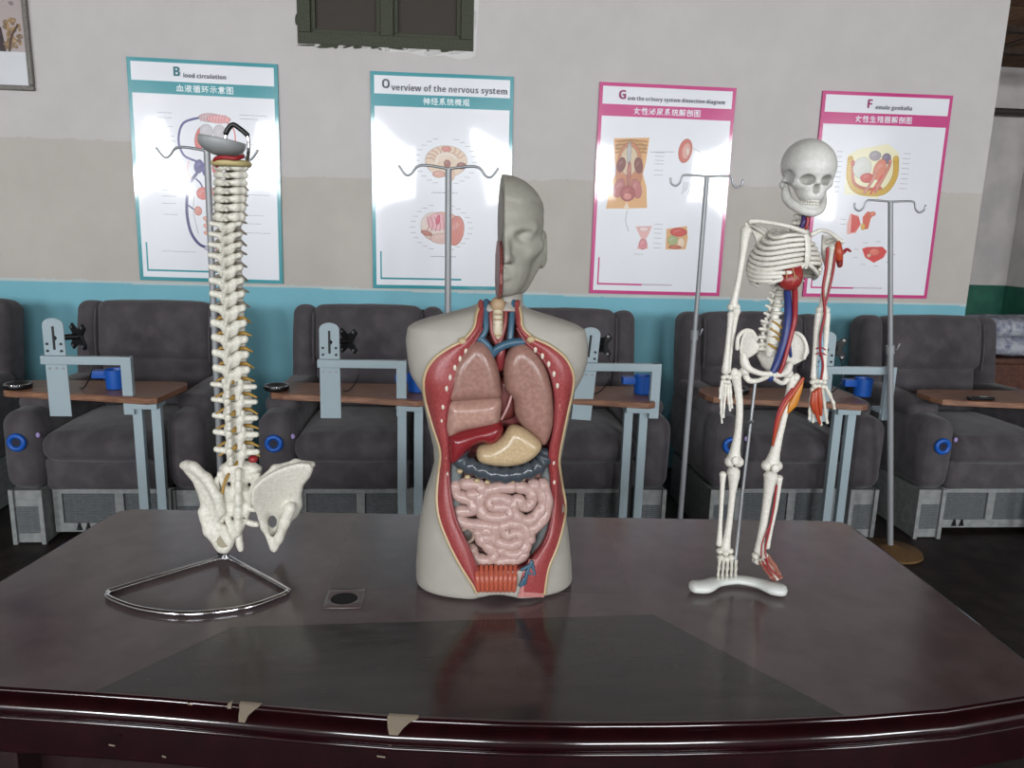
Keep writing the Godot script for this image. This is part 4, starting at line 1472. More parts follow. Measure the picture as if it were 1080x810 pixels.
func make_desk(xc: float, bx: float, bw: float, cup: float, name_at: String, lean: float, dx: float) -> void:
	var y := 0.722
	var o := thing("side_desk", Vector3(xc, 0, SEAT_Z), "wood topped swivel desk with white bracket " + name_at, "desk", "desks over the recliners")
	var z := SEAT_Z
	var x := xc + dx
	var top := Mb.new()
	var poly := PackedVector2Array()
	for p in [[-0.405, -0.05], [-0.385, 0.012], [-0.33, 0.035], [0.0, 0.085], [0.265, 0.15], [0.30, 0.13], [0.335, -0.15], [0.315, -0.205], [0.27, -0.215], [-0.33, -0.225], [-0.385, -0.20], [-0.405, -0.15]]:
		poly.append(Vector2(x + p[0], -(z + p[1])))
	top.prism(poly, Transform3D(Basis(Vector3.RIGHT, -PI / 2), Vector3(0, y, 0)), 0.028, 0.003)
	part("desk_top", top, mats.desk_wood, o)
	for l in [[0.195, 0.065], [0.268, 0.052]]:
		var lg := Mb.new()
		lg.box(Vector3(x + l[0], 0.368, z + l[1]), Vector3(0.040, 0.652, 0.032), 0.003)
		part("leg", lg, mats.steel_paint, o)
	var ft := Mb.new()
	ft.box(Vector3(x + 0.232, 0.021, z + 0.075), Vector3(0.12, 0.042, 0.13), 0.004)
	part("foot_bar", ft, mats.steel_paint, o)
	var br := Mb.new()
	br.box(Vector3(x + 0.232, 0.678, z + 0.05), Vector3(0.11, 0.030, 0.11), 0.003)
	part("cross_bar", br, mats.steel_paint, o)
	# bracket for a screen: slotted plate, arm and the black mount behind it
	var zb := z + 0.075 + 0.13 * maxf(0.0, bx)
	var tl := Basis(Vector3.BACK, lean)
	var pl := Mb.new()
	var out := PackedVector2Array()
	for k in 9:
		var a := PI * k / 8.0
		out.append(Vector2(cos(a) * 0.043, 0.180 + sin(a) * 0.030))
	out.append(Vector2(-0.045, -0.215))
	out.append(Vector2(0.045, -0.215))
	var pivot := Vector3(xc + bx, 0.838, zb)
	pl.prism(out, Transform3D(tl, pivot), 0.006, 0.0012)
	var plate := part("bracket_plate", pl, mats.steel_paint, o)
	var slot := Mb.new()
	slot.rbox(pivot + tl * Vector3(0, 0.125, 0.001), Vector3(0.010, 0.10, 0.003), 0.0014, tl, 2, 1)
	put("slot", slot.commit(o.global_transform.affine_inverse()), mats.black_plastic, plate)
	for q in [[-0.028, 0.07], [0.028, 0.07], [-0.028, -0.005], [0.0, -0.005], [0.028, -0.005], [-0.028, 0.10], [0.028, 0.10]]:
		var bl := Mb.new()
		bl.rod(pivot + tl * Vector3(q[0], q[1], -0.001), pivot + tl * Vector3(q[0], q[1], 0.004), 0.0055, 10)
		put("bolt", bl.commit(o.global_transform.affine_inverse()), mats.black_plastic if q[1] > 0.05 else mats.dull_steel, plate)
	var bar := Mb.new()
	var ex := xc + bx + bw
	bar.box(Vector3((xc + bx - 0.05 + ex) * 0.5, 0.872, zb + 0.014), Vector3(bw + 0.05, 0.036, 0.024), 0.003)
	part("bracket_arm", bar, mats.steel_paint, o)
	var dn := Mb.new()
	dn.box(Vector3(ex - 0.016, 0.764, zb + 0.010), Vector3(0.044, 0.18 + 0.072, 0.030), 0.003)
	part("bracket_drop", dn, mats.steel_paint, o)
	var clamp := Mb.new()
	clamp.box(Vector3(ex - 0.016, 0.678, zb - 0.03), Vector3(0.05, 0.02, 0.08), 0.002)
	part("clamp", clamp, mats.steel_paint, o)
	var vs := Mb.new()
	var vc := pivot + Vector3(0.072, 0.125, -0.05)
	var star := PackedVector2Array()
	for k in 16:
		var a := TAU * (k + 0.5) / 16.0
		var r := 0.068 if (k % 4) in [1, 2] else 0.034
		star.append(Vector2(cos(a) * r * 0.85, sin(a) * r))
	vs.prism(star, Transform3D(Basis(Vector3.UP, -0.5), vc), 0.012, 0.002)
	var vm := part("screen_mount", vs, mats.black_plastic, o)
	for q in [[-0.03, 0.04], [0.03, 0.04], [-0.03, -0.04], [0.03, -0.04]]:
		var hl := Mb.new()
		var hp := vc + Basis(Vector3.UP, -0.5) * Vector3(q[0], q[1], 0.001)
		hl.rod(hp, hp + Basis(Vector3.UP, -0.5) * Vector3(0, 0, 0.002), 0.006, 8)
		put("screw", hl.commit(o.global_transform.affine_inverse()), mats.dull_steel, vm)
	var jt := Mb.new()
	jt.rod(pivot + Vector3(0.0, 0.125, -0.006), vc + Vector3(0, 0, -0.006), 0.013, 10)
	part("mount_joint", jt, mats.black_plastic, o)
	var cb := Mb.new()
	cb.tube(smooth_path([vc + Vector3(0.02, -0.03, -0.01), vc + Vector3(0.05, -0.10, -0.005), vc + Vector3(0.04, -0.17, 0.0), Vector3(vc.x + 0.0, 0.735, z - 0.0), Vector3(vc.x - 0.03, 0.727, z - 0.03)], 5), 0.0028, 6)
	part("cable", cb, mats.black_plastic, o)
	if cup > -9.0:
		var h := thing("cup_holder", Vector3(xc + cup, y + 0.0005, z - 0.05), "blue plastic cup holder on the desk " + name_at, "cup holder", "blue cup holders on the desks")
		var cp := Vector3(xc + cup, y + 0.0005, z - 0.05)
		var cu := Mb.new()
		cu.lathe([Vector2(0.0, 0.0), Vector2(0.038, 0.0), Vector2(0.040, 0.003), Vector2(0.043, 0.085), Vector2(0.041, 0.087), Vector2(0.039, 0.085), Vector2(0.031, 0.01), Vector2(0.0, 0.01)], Transform3D(Basis(), cp), 20)
		part("cup", cu, mats.blue_plastic, h)
		var cl := Mb.new()
		cl.box(cp + Vector3(-0.062, 0.062, -0.01), Vector3(0.072, 0.034, 0.05), 0.004)
		part("clip", cl, mats.blue_plastic, h)


func puck(x: float, z: float, flat: bool, name_at: String) -> void:
	var p := Vector3(x, 0.7225, z)
	if flat:
		var r := thing("remote_control", p, "flat black remote control " + name_at, "remote")
		var b := Mb.new()
		b.rbox(p + Vector3(0, 0.008, 0), Vector3(0.13, 0.015, 0.035), 0.005, Basis(Vector3.UP, 0.06), 2, 1)
		part("body", b, mats.black_plastic, r)
		var k := Mb.new()
		k.rbox(p + Vector3(0.012, 0.0165, 0), Vector3(0.035, 0.003, 0.018), 0.0012, Basis(Vector3.UP, 0.06), 2, 1)
		part("button", k, mats.grey_plastic, r)
		return
	var o := thing("drink_coaster", p, "round black metal rimmed holder on the left end of the desk " + name_at, "holder", "round black holders on the desks")
	var b := Mb.new()
	b.lathe([Vector2(0, 0), Vector2(0.050, 0), Vector2(0.055, 0.004), Vector2(0.056, 0.020), Vector2(0.050, 0.023), Vector2(0.040, 0.010), Vector2(0, 0.009)], Transform3D(Basis(), p), 24)
	part("dish", b, mats.black_plastic, o)
	var g := Mb.new()
	g.tube(ring_loop(p + Vector3(0, 0.021, 0), 0.053, Basis(Vector3.RIGHT, PI / 2)), 0.0025, 6, false, true)
	part("rim", g, mats.chrome, o)


func recliners() -> void:
	var names := ["cut off by the left picture edge", "left of the spine model", "between the spine and the torso", "behind the torso model", "behind the skeleton model", "rightmost in the row"]
	var first := make_recliner()
	for i in SEATS.size():
		var o: Node3D = first
		if i > 0:
			o = first.duplicate()
			o.name = numbered("recliner")
			add_child(o)
		o.position = Vector3(SEATS[i], 0, SEAT_Z)
		tag(o, "charcoal velvet recliner with white louvred base, " + names[i], "recliner", "recliners in a row along the wall")
	# x of the bracket plate, length of its arm, x of the cup holder, all from the middle of the seat
	make_desk(SEATS[1], -0.125, 0.31, 0.06, "left of the spine model", 0.0, 0.0)
	make_desk(SEATS[2], -0.087, 0.327, 0.285, "between the spine and the torso", 0.0, 0.03)
	make_desk(SEATS[3], -0.008, 0.33, 0.285, "right of the torso model", -0.07, 0.0)
	make_desk(SEATS[4], 0.03, 0.33, 0.30, "behind the skeleton model", 0.0, -0.07)
	make_desk(SEATS[5], 0.26, 0.30, -10.0, "of the rightmost recliner", 0.0, 0.0)
	puck(SEATS[1] - 0.345, SEAT_Z - 0.03, false, "left of the spine")
	puck(SEATS[2] - 0.345, SEAT_Z - 0.05, false, "right of the spine")
	puck(SEATS[4] - 0.30, SEAT_Z - 0.10, false, "behind the skeleton")
	puck(SEATS[5] - 0.20, SEAT_Z + 0.02, true, "on the rightmost desk")


# ------------------------------------------------------------------ drip stands
func iv_stand(foot: Vector3, head: Vector3, style: int, r: float, label: String, base_mat: Material, br := 0.1) -> void:
	var o := thing("drip_stand", foot, label, "drip stand", "metal drip stands among the recliners")
	var m: Material = mats.pole_paint
	var b := Mb.new()
	b.lathe([Vector2(0, 0), Vector2(br - 0.006, 0), Vector2(br, 0.006), Vector2(br - 0.003, 0.016), Vector2(0.05, 0.028), Vector2(0.03, 0.04), Vector2(0, 0.042)], Transform3D(Basis(), foot), 32)
	part("base_plate", b, base_mat, o)
	var up := head - foot
	var joint := foot + up * 0.60
	var p := Mb.new()
	p.rod(foot + up * 0.015, joint, r, 12)
	part("lower_pole", p, m, o)
	p = Mb.new()
	p.rod(joint, head, r * (0.8 if style else 1.0), 12)
	part("upper_pole", p, m, o)
	var c := Mb.new()
	c.rod(joint - up * 0.012, joint + up * 0.012, r * 1.35, 12)
	var co := part("collar", c, m, o)
	if style:
		var kn := Mb.new()
		kn.tube([joint + Vector3(0, 0.0, 0.0), joint + Vector3(0.02, 0.004, 0.02), joint + Vector3(0.026, 0.03, 0.022)], 0.005, 6)
		put("locking_screw", kn.commit(o.global_transform.affine_inverse()), mats.dull_steel, co)
	for s in [-1.0, 1.0]:
		var h := Mb.new()
		var pts: Array
		if style == 0:
			pts = [Vector3(0, 0, 0), Vector3(0.09, 0.012, 0), Vector3(0.13, 0.005, 0), Vector3(0.155, -0.025, 0), Vector3(0.178, -0.028, 0), Vector3(0.205, 0.006, 0)]
		else:
			pts = [Vector3(0, 0.0, 0), Vector3(0.085, 0.004, 0), Vector3(0.105, -0.004, 0), Vector3(0.112, -0.028, 0), Vector3(0.128, -0.042, 0), Vector3(0.148, -0.034, 0), Vector3(0.153, -0.012, 0)]
		var path := []
		for q in pts:
			path.append(head + Vector3(q.x * s, q.y, q.z + q.x * 0.1 * s))
		h.tube(smooth_path(path, 4), 0.0055 if style == 0 else 0.0045, 8)
		part("hook", h, mats.dull_steel, o)


func iv_poles() -> void:
	iv_stand(Vector3(-1.0, 0, -3.31), Vector3(-0.985, 1.742, -3.31), 0, 0.0135, "grey drip stand standing behind the spine model", mats.rust_disc)
	iv_stand(Vector3(0.0, 0, -3.30), Vector3(-0.01, 1.703, -3.30), 0, 0.0135, "grey drip stand in front of the nervous system chart", mats.rust_disc)
	iv_stand(Vector3(1.085, 0, -3.30), Vector3(1.09, 1.708, -3.30), 1, 0.0125, "slim drip stand between the torso and the skeleton", mats.rust_disc)
	iv_stand(Vector3(2.112, 0, -3.262), Vector3(1.912, 1.627, -3.285), 1, 0.0135, "leaning drip stand on a brown round foot beside the skeleton", mats.rust_disc, 0.142)


# ------------------------------------------------------------------ shared shapes of the models
static func poly_d(p: Vector2, q: PackedVector2Array) -> float:   # signed distance to a polygon
	var n := q.size()
	var d := p.distance_squared_to(q[0])
	var s := 1.0
	var j := n - 1
	for i in n:
		var e := q[j] - q[i]
		var w := p - q[i]
		var b := w - e * clampf(w.dot(e) / e.length_squared(), 0.0, 1.0)
		d = minf(d, b.length_squared())
		var c0 := p.y >= q[i].y
		var c1 := p.y < q[j].y
		var c2 := e.x * w.y > e.y * w.x
		if (c0 and c1 and c2) or (not c0 and not c1 and not c2):
			s = -s
		j = i
	return s * sqrt(d)


func spots(list: Array, z: float) -> Array:   # points of a curve, third number = nearer to the viewer
	var out := []
	for p in list:
		out.append(at(p[0], p[1], z + (p[2] if p.size() > 2 else 0.0)))
	return out


func outline_at(list: Array, z: float) -> PackedVector2Array:
	var out := PackedVector2Array()
	for p in spots(list, z):
		out.append(Vector2(p.x, p.y))
	return out


# a solid with rounded rim: outline in the x-y plane, half thickness, rim radius, bent in depth
func puff(b: Mb, outline: PackedVector2Array, z: float, half: float, rim: float, cell: float, bend := Vector3.ZERO, holes := [], extra := []) -> Mb:   # extra: capsules that melt into it
	var lo := outline[0]
	var hi := outline[0]
	for p in outline:
		lo = lo.min(p)
		hi = hi.max(p)
	var mid := (lo + hi) * 0.5
	var pad := cell * 3.0
	var reach := half + absf(bend.x) * (hi.x - lo.x) * 0.5 + absf(bend.y) * (hi.y - lo.y) * 0.5 + absf(bend.z) + pad
	var flo := Vector3(lo.x - pad, lo.y - pad, z - reach)
	var fhi := Vector3(hi.x + pad, hi.y + pad, z + reach)
	for e in extra:
		for k in 2:
			flo = flo.min(e[k] - Vector3.ONE * (e[2] + pad))
			fhi = fhi.max(e[k] + Vector3.ONE * (e[2] + pad))
	var f := func(p: Vector3) -> float:
		var s := poly_d(Vector2(p.x, p.y), outline)
		for h in holes:
			s = maxf(s, (h.z - Vector2(p.x - h.x, (p.y - h.y) * (0.8 if h.z < 0.005 else 0.5)).length()))
		var u := (p.x - mid.x) / maxf(hi.x - lo.x, 0.001) * 2.0
		var dz := absf(p.z - z - bend.x * (p.x - mid.x) - bend.y * (p.y - mid.y) - bend.z * (1.0 - u * u))
		var a := maxf(s + rim, 0.0)
		var k := dz * rim / half
		var d := (sqrt(a * a + k * k) - rim) * minf(1.0, half / rim * 1.2)
		for e in extra:
			d = smin(d, cap_d(p, e[0], e[1], e[2], e[3]), 0.009)
		return d
	return b.nets(flo, fhi, cell, f)


func chain(list: Array, radii: Array, z: float) -> Array:   # capsules along a curve
	var pts := spots(list, z)
	var out := []
	for i in pts.size() - 1:
		out.append([pts[i], pts[i + 1], radii[i], radii[i + 1]])
	return out


func vertebra_mesh(kind: int) -> ArrayMesh:   # +z is the back of the spine; 0 neck, 1 chest, 2 loin
	var f := func(p: Vector3) -> float:
		var q := Vector3(absf(p.x), p.y, p.z)
		var d := 1.0
		if kind == 2:
			d = maxf((Vector2(p.x / 0.024, (p.z + 0.026) / 0.018).length() - 1.0) * 0.018, absf(p.y) - 0.0125)
			d = smin(d, cap_d(q, Vector3(0.014, 0.004, -0.012), Vector3(0.012, 0.0, 0.006), 0.0065, 0.0065), 0.006)
			d = smin(d, cap_d(q, Vector3(0.012, 0.0, 0.006), Vector3(0.0, -0.003, 0.017), 0.0075, 0.006), 0.006)
			d = smin(d, cap_d(q, Vector3(0.0, 0.001, 0.017), Vector3(0.0, -0.001, 0.036), 0.0048, 0.0048), 0.004)
			d = smin(d, cap_d(q, Vector3(0.0, -0.007, 0.017), Vector3(0.0, -0.009, 0.036), 0.0045, 0.0052), 0.004)
			d = smin(d, cap_d(q, Vector3(0.013, 0.003, 0.0), Vector3(0.042, 0.006, 0.005), 0.0060, 0.0052), 0.004)
			d = smin(d, cap_d(q, Vector3(0.015, 0.008, 0.006), Vector3(0.016, 0.015, 0.010), 0.0065, 0.0062), 0.004)
			d = smin(d, cap_d(q, Vector3(0.011, -0.006, 0.010), Vector3(0.0115, -0.016, 0.014), 0.0065, 0.0060), 0.004)
		elif kind == 1:
			d = maxf((Vector2(p.x / 0.018, (p.z + 0.022) / 0.016).length() - 1.0) * 0.016, absf(p.y) - 0.0105)
			d = smin(d, cap_d(q, Vector3(0.012, 0.004, -0.010), Vector3(0.011, 0.002, 0.004), 0.006, 0.006), 0.005)
			d = smin(d, cap_d(q, Vector3(0.011, 0.003, 0.006), Vector3(0.0, -0.003, 0.013), 0.0085, 0.0065), 0.005)
			d = smin(d, cap_d(q, Vector3(0.010, -0.006, 0.007), Vector3(0.0, -0.012, 0.015), 0.0060, 0.0050), 0.005)
			d = smin(d, cap_d(q, Vector3(0.0, -0.002, 0.014), Vector3(0.0, -0.018, 0.031), 0.0050, 0.0036), 0.004)
			d = smin(d, cap_d(q, Vector3(0.010, 0.003, 0.004), Vector3(0.031, 0.008, 0.013), 0.0062, 0.0060), 0.005)
		else:
			d = maxf((Vector2(p.x / 0.012, (p.z + 0.016) / 0.010).length() - 1.0) * 0.010, absf(p.y) - 0.0066)
			d = smin(d, cap_d(q, Vector3(0.012, 0.001, -0.010), Vector3(0.024, 0.0, -0.002), 0.0055, 0.0055), 0.004)
			d = smin(d, cap_d(q, Vector3(0.022, 0.001, -0.002), Vector3(0.014, 0.0, 0.009), 0.0062, 0.0058), 0.004)
			d = smin(d, cap_d(q, Vector3(0.016, 0.0005, 0.007), Vector3(0.0, -0.001, 0.015), 0.0056, 0.0048), 0.004)
			d = smin(d, cap_d(q, Vector3(0.0, -0.001, 0.015), Vector3(0.0045, -0.004, 0.025), 0.0042, 0.0032), 0.003)
		return d
	var b := Mb.new()
	var h := [Vector3(0.034, 0.016, 0.032), Vector3(0.042, 0.028, 0.044), Vector3(0.052, 0.026, 0.048)]
	b.nets(-h[kind], h[kind], 0.0017, f)
	return b.commit()


var vert_mesh := []


func spine_model() -> void:
	for k in 3:
		vert_mesh.append(vertebra_mesh(k))
	var z := -1.535
	var foot := at(237, 594, z) * Vector3(1, 0, 1) + Vector3(0, TABLE_Y, 0)
	var o := thing("spine_model", foot, "white plastic spine and pelvis model on a chrome wire stand", "anatomical model")
	# stand: a bent chrome wire lying on the table, a rod through the spine
	var loop := []
	var r := 0.0052
	for p in [[-0.463, -1.540], [-0.475, -1.536], [-0.620, -1.408], [-0.634, -1.385], [-0.618, -1.362], [-0.549, -1.322], [-0.459, -1.302], [-0.368, -1.322], [-0.318, -1.362], [-0.304, -1.383], [-0.318, -1.405], [-0.451, -1.536]]:
		loop.append(Vector3(p[0], TABLE_Y + r + 0.0005, p[1]))
	var w := Mb.new()
	w.tube(smooth_path(loop, 5, true), r, 12, false, true)
	part("stand_wire", w, mats.chrome, o)
	var rod := Mb.new()
	rod.rod(Vector3(-0.463, TABLE_Y + 0.004, -1.540), Vector3(-0.463, TABLE_Y + 0.045, -1.548), 0.0075, 14)
	part("stand_post", rod, mats.chrome, o)
	var cap := Mb.new()
	cap.rod(at(235, 584, -1.545), at(235, 577, -1.545), 0.011, 14)
	part("post_cap", cap, mats.black_plastic, o)
	var core := Mb.new()
	core.tube(smooth_path(spots([[236, 578], [246, 540], [249, 470], [246, 380], [242, 280], [242, 200], [241, 150]], z - 0.012), 5), 0.0045, 8)
	part("core_rod", core, mats.dull_steel, o)
	# vertebrae
	var ys := [177, 185, 193, 201.5, 210, 219, 229, 239.5, 250.5, 261.5, 273, 286, 300, 314, 329, 345, 361, 377, 393, 409, 425, 442, 459.5, 478]
	var xs := func(y: float) -> float:
		var key := [[170, 243.5], [230, 241.0], [272, 240.5], [320, 243.0], [370, 245.5], [440, 249.0], [500, 251.5]]
		for i in key.size() - 1:
			if y <= key[i + 1][0]:
				return lerpf(key[i][1], key[i + 1][1], (y - key[i][0]) / (key[i + 1][0] - key[i][0]))
		return 251.5
	for i in 24:
		var kind := 0 if i < 7 else (1 if i < 19 else 2)
		var y: float = ys[i]
		var p := at(xs.call(y), y, z)
		var prev: float = ys[maxi(i - 1, 0)]
		var next: float = ys[mini(i + 1, 23)]
		var q := put("vertebra", vert_mesh[kind], mats.old_bone, o, p - o.position)
		var gap := at(xs.call(y), prev, z).y - at(xs.call(y), next, z).y
		gap *= 0.5 if i > 0 and i < 23 else 1.0
		var s: float = gap / [0.0136, 0.0240, 0.0310][kind]
		var wide: float = [lerpf(1.12, 1.08, i / 6.0), lerpf(0.88, 1.02, (i - 7) / 11.0), 1.0][kind]
		q.scale = Vector3(wide, s, 1.0)
		q.rotation = Vector3(0, deg_to_rad(-6.0), deg_to_rad(-2.0 if i > 15 else 1.0))
		# disc below the body
		if i < 23:
			var d := Mb.new()
			var dp := at(xs.call(y), (y + next) * 0.5, z) + Vector3(0, 0, [-0.016, -0.022, -0.026][kind])
			var rr: float = [0.0115, 0.0172, 0.023][kind] * wide
			d.lathe([Vector2(0, -gap * 0.16), Vector2(rr, -gap * 0.15), Vector2(rr * 1.05, 0), Vector2(rr, gap * 0.15), Vector2(0, gap * 0.16)], Transform3D(Basis.from_scale(Vector3(1, 1, 0.8)), dp), 16)
			part("disc", d, mats.disc_grey, o)
		# nerve stumps leaving on both sides
		if i > 1:
			for sd in [-1.0, 1.0]:
				var nb := Mb.new()
				var st := at(xs.call(y), (y + next) * 0.5, z) + Vector3(sd * 0.010, 0.002, -0.006)
				var ln: float = [0.024, 0.024 + 0.0006 * (i - 7), 0.034][kind] * (1.0 if sd > 0 else 0.78)
				nb.tube([st, st + Vector3(sd * ln * 0.55, 0.001, 0.004), st + Vector3(sd * ln, -0.003 - 0.002 * (i % 3), 0.009)], [0.0042, 0.0036, 0.0020], 7)
				part("nerve", nb, mats.nerve_yellow if i > 13 else mats.nerve_grey, o)
		if i > 17:   # yellow ligament between the spinous processes
			var lb := Mb.new()
			lb.ball(at(xs.call(y), (y + next) * 0.5 + (0 if i < 23 else 7), z) + Vector3(0, 0, 0.018), Vector3(0.0062, gap * 0.20, 0.006), 10, 7)
			part("ligament", lb, mats.nerve_yellow, o)
	var pinch := Mb.new()   # the red slipped disc
	pinch.ball(at(267, 484, z - 0.006), Vector3(0.010, 0.008, 0.010), 12, 8)
	part("slipped_disc", pinch, mats.artery_red, o)
	# atlas rings and the piece of the skull base on top
	var ring := Mb.new()
	ring.tube(ring_loop(at(243.5, 172.5, z) + Vector3(0, 0, -0.004), 0.031, Basis(Vector3.RIGHT, PI / 2), 28), 0.0062, 8, false, true)
	part("atlas", ring, plain("atlas_cream", Color(0.72, 0.66, 0.46), 0.5), o)
	var art := Mb.new()
	art.tube(smooth_path(spots([[229, 175, 0.012], [227, 168, 0.024], [236, 166, 0.034], [248, 167, 0.034], [256, 165, 0.02]], z), 5), 0.004, 8)
	part("artery", art, mats.artery_red, o)
	var pc := at(234, 150, z)
	var plate := Mb.new()
	var pf := func(p: Vector3) -> float:
		var q := Basis(Vector3.BACK, 0.16) * (p - pc)
		var d := ell_d(q, Vector3.ZERO, Vector3(0.043, 0.026, 0.045))
		d = maxf(d, -ell_d(q, Vector3(0, 0.012, 0), Vector3(0.038, 0.026, 0.040)))
		return maxf(d, q.y - 0.006)
	plate.nets(pc - Vector3(0.05, 0.035, 0.055), pc + Vector3(0.05, 0.02, 0.055), 0.0024, pf)
	part("occipital_plate", plate, mats.skull_plate, o)
	var hk := Mb.new()
	hk.tube(smooth_path(spots([[238, 141], [241, 135.5], [246, 131.5], [254, 136.5], [261, 142.5]], z), 4), 0.0048, 10)
	part("rubber_grip", hk, mats.black_plastic, o)
	var hw := Mb.new()
	hw.tube(spots([[237, 154], [238, 141]], z), 0.0032, 8)
	hw.tube(smooth_path(spots([[261, 142], [262, 148], [262, 160], [260, 174, -0.012]], z), 4), 0.0032, 8)
	part("hanger_wire", hw, mats.chrome, o)
	# sacrum with its crest and the tail bone
	var so := outline_at([[229, 494], [238, 488], [252, 486], [266, 489], [275, 495], [273, 512], [268, 530], [262, 548], [256, 562], [248, 566], [241, 556], [235, 538], [231, 516]], z)
	var hl := []
	for h in [[241, 511], [263, 512], [244, 529], [262, 530], [247, 545], [259, 546]]:
		var hp := at(h[0], h[1], z)
		hl.append(Vector3(hp.x, hp.y, 0.0036))
	var sb := Mb.new()
	var ridge := chain([[251.5, 496, 0.016], [251.3, 512, 0.018], [251, 528, 0.018], [250.6, 544, 0.015], [250.4, 560, 0.010]], [0.0052, 0.0048, 0.0045, 0.0042, 0.0036], z)
	for q in [[[232, 500, 0.006], [238, 517, 0.010], [243, 540, 0.008]], [[272, 501, 0.006], [266, 517, 0.010], [259, 540, 0.008]]]:
		ridge += chain(q, [0.0062, 0.0045, 0.0035], z)
	for i in 5:
		ridge += chain([[251.5 - i * 0.15, 499.0 + i * 13.5, 0.020], [251.5 - i * 0.15, 504.0 + i * 13.5, 0.021]], [0.0056, 0.0050], z)
	puff(sb, so, z - 0.004, 0.012, 0.010, 0.0022, Vector3(0, -0.15, 0.006), hl, ridge)
	part("sacrum", sb, mats.old_bone, o)
	var cx := Mb.new()
	cx.tube(smooth_path(spots([[250, 560, 0.004], [252, 570, 0.008], [254, 580, 0.012]], z), 3), [0.010, 0.0095, 0.009, 0.008, 0.008, 0.007, 0.0055], 10)
	part("coccyx", cx, mats.old_bone, o)
	for q in [[[236, 500], [228, 508, 0.01], [230, 520, 0.012]], [[266, 500], [276, 508, 0.01], [272, 522, 0.012]], [[238, 540, 0.008], [232, 552, 0.006], [230, 560, 0.004]], [[258, 535, 0.006], [267, 537, 0.010], [275, 536, 0.012]], [[257, 549, 0.004], [265, 552, 0.006], [271, 553, 0.006]]]:
		var lg := Mb.new()
		lg.tube(smooth_path(spots(q, z), 4), 0.0066, 8)
		part("sacral_wing", lg, mats.old_bone, o)
	for q in [[[241, 500], [236, 512, 0.012], [233, 528, 0.016]], [[238, 536], [230, 546, 0.01]], [[236, 552], [229, 558, 0.008]]]:
		var lg := Mb.new()
		lg.tube(smooth_path(spots(q, z + 0.006), 4), 0.0032, 7)
		part("sacral_nerve", lg, mats.nerve_yellow, o)
	# hip bones; the pelvis is turned, so one blade is seen broad and the other along its edge
	var rp := outline_at([[271, 508], [279, 500], [290, 494], [304, 489], [318, 486.5], [328, 488], [331, 494], [327, 504], [319, 514], [316, 526], [316, 540], [310, 552], [301, 560], [297, 572], [292, 582], [287, 582], [281, 572], [276, 556], [273, 540], [269, 524]], z + 0.01)
	var hole := at(285.5, 553, z + 0.01)
	var hb := Mb.new()
	puff(hb, rp, z + 0.008, 0.0085, 0.009, 0.0024, Vector3(-0.45, 0.38, -0.018), [Vector3(hole.x, hole.y, 0.0075)],
		chain([[271, 510, 0.026], [290, 494, 0.014], [312, 487.5, -0.002], [329, 490, -0.012]], [0.0060, 0.0066, 0.0058, 0.0070], z)
		+ chain([[306, 536, 0.006], [300, 552, 0.008], [294, 568, 0.006], [289.5, 579, 0.004]], [0.0125, 0.0098, 0.0085, 0.0070], z)
		+ chain([[274, 532, 0.020], [279, 556, 0.010], [287, 576, 0.004]], [0.0065, 0.0052, 0.0060], z))
	part("hip_bone", hb, mats.old_bone, o)
	var lb2 := Mb.new()
	var lp := outline_at([[190, 491], [194, 487], [202, 488], [212, 494], [223, 504], [232, 518], [237, 532], [237, 542], [233, 548], [238, 556], [245, 566], [247, 574], [242, 581], [232, 582], [226, 577], [222, 566], [214, 557], [210, 546], [211, 534], [208, 522], [202, 509], [193, 500]], z + 0.006)
	puff(lb2, lp, z + 0.004, 0.014, 0.010, 0.0024, Vector3(0.35, 0.05, 0.0), [],
		chain([[193, 491, -0.004], [204, 492, 0.008], [218, 504, 0.018], [230, 524, 0.024], [234, 540, 0.022]], [0.0068, 0.0078, 0.0085, 0.0080, 0.0070], z)
		+ chain([[214, 540, 0.010], [221, 560, 0.014], [234, 577, 0.016]], [0.0100, 0.0110, 0.0095], z)
		+ chain([[236, 556, 0.020], [243, 570, 0.018], [238, 578, 0.018]], [0.0060, 0.0062, 0.0060], z))
	part("hip_bone", lb2, mats.old_bone, o)
	var soc := Mb.new()
	soc.rod(at(235.5, 571, z + 0.020), at(235.5, 571, z + 0.028), 0.013, 18)
	part("hip_socket", soc, plain("socket_tan", Color(0.58, 0.55, 0.46), 0.6), o)


# ------------------------------------------------------------------ torso model with open front
const TORSO_Z := -1.43
# photograph rows: y, left edge, right edge, half depth of the trunk there
const TRUNK := [[319, 506, 547, 0.040], [324, 498, 555, 0.046], [329, 480, 570, 0.050], [335, 456, 592, 0.054], [340, 440, 607, 0.058], [346, 430, 617, 0.062], [360, 428, 620, 0.070], [380, 430, 619, 0.078], [395, 433, 614, 0.084], [405, 439, 608, 0.088], [414, 445, 604, 0.090], [430, 448, 601, 0.092], [450, 452, 597, 0.090], [470, 457, 593, 0.086], [487, 458, 590, 0.084], [502, 454, 590, 0.084], [520, 448, 592, 0.085], [540, 444, 596, 0.087], [560, 441, 599, 0.089], [590, 439, 602, 0.090], [612, 439, 603, 0.088], [624, 443, 601, 0.084], [633, 456, 594, 0.074]]
var trunk_rows := PackedFloat32Array()


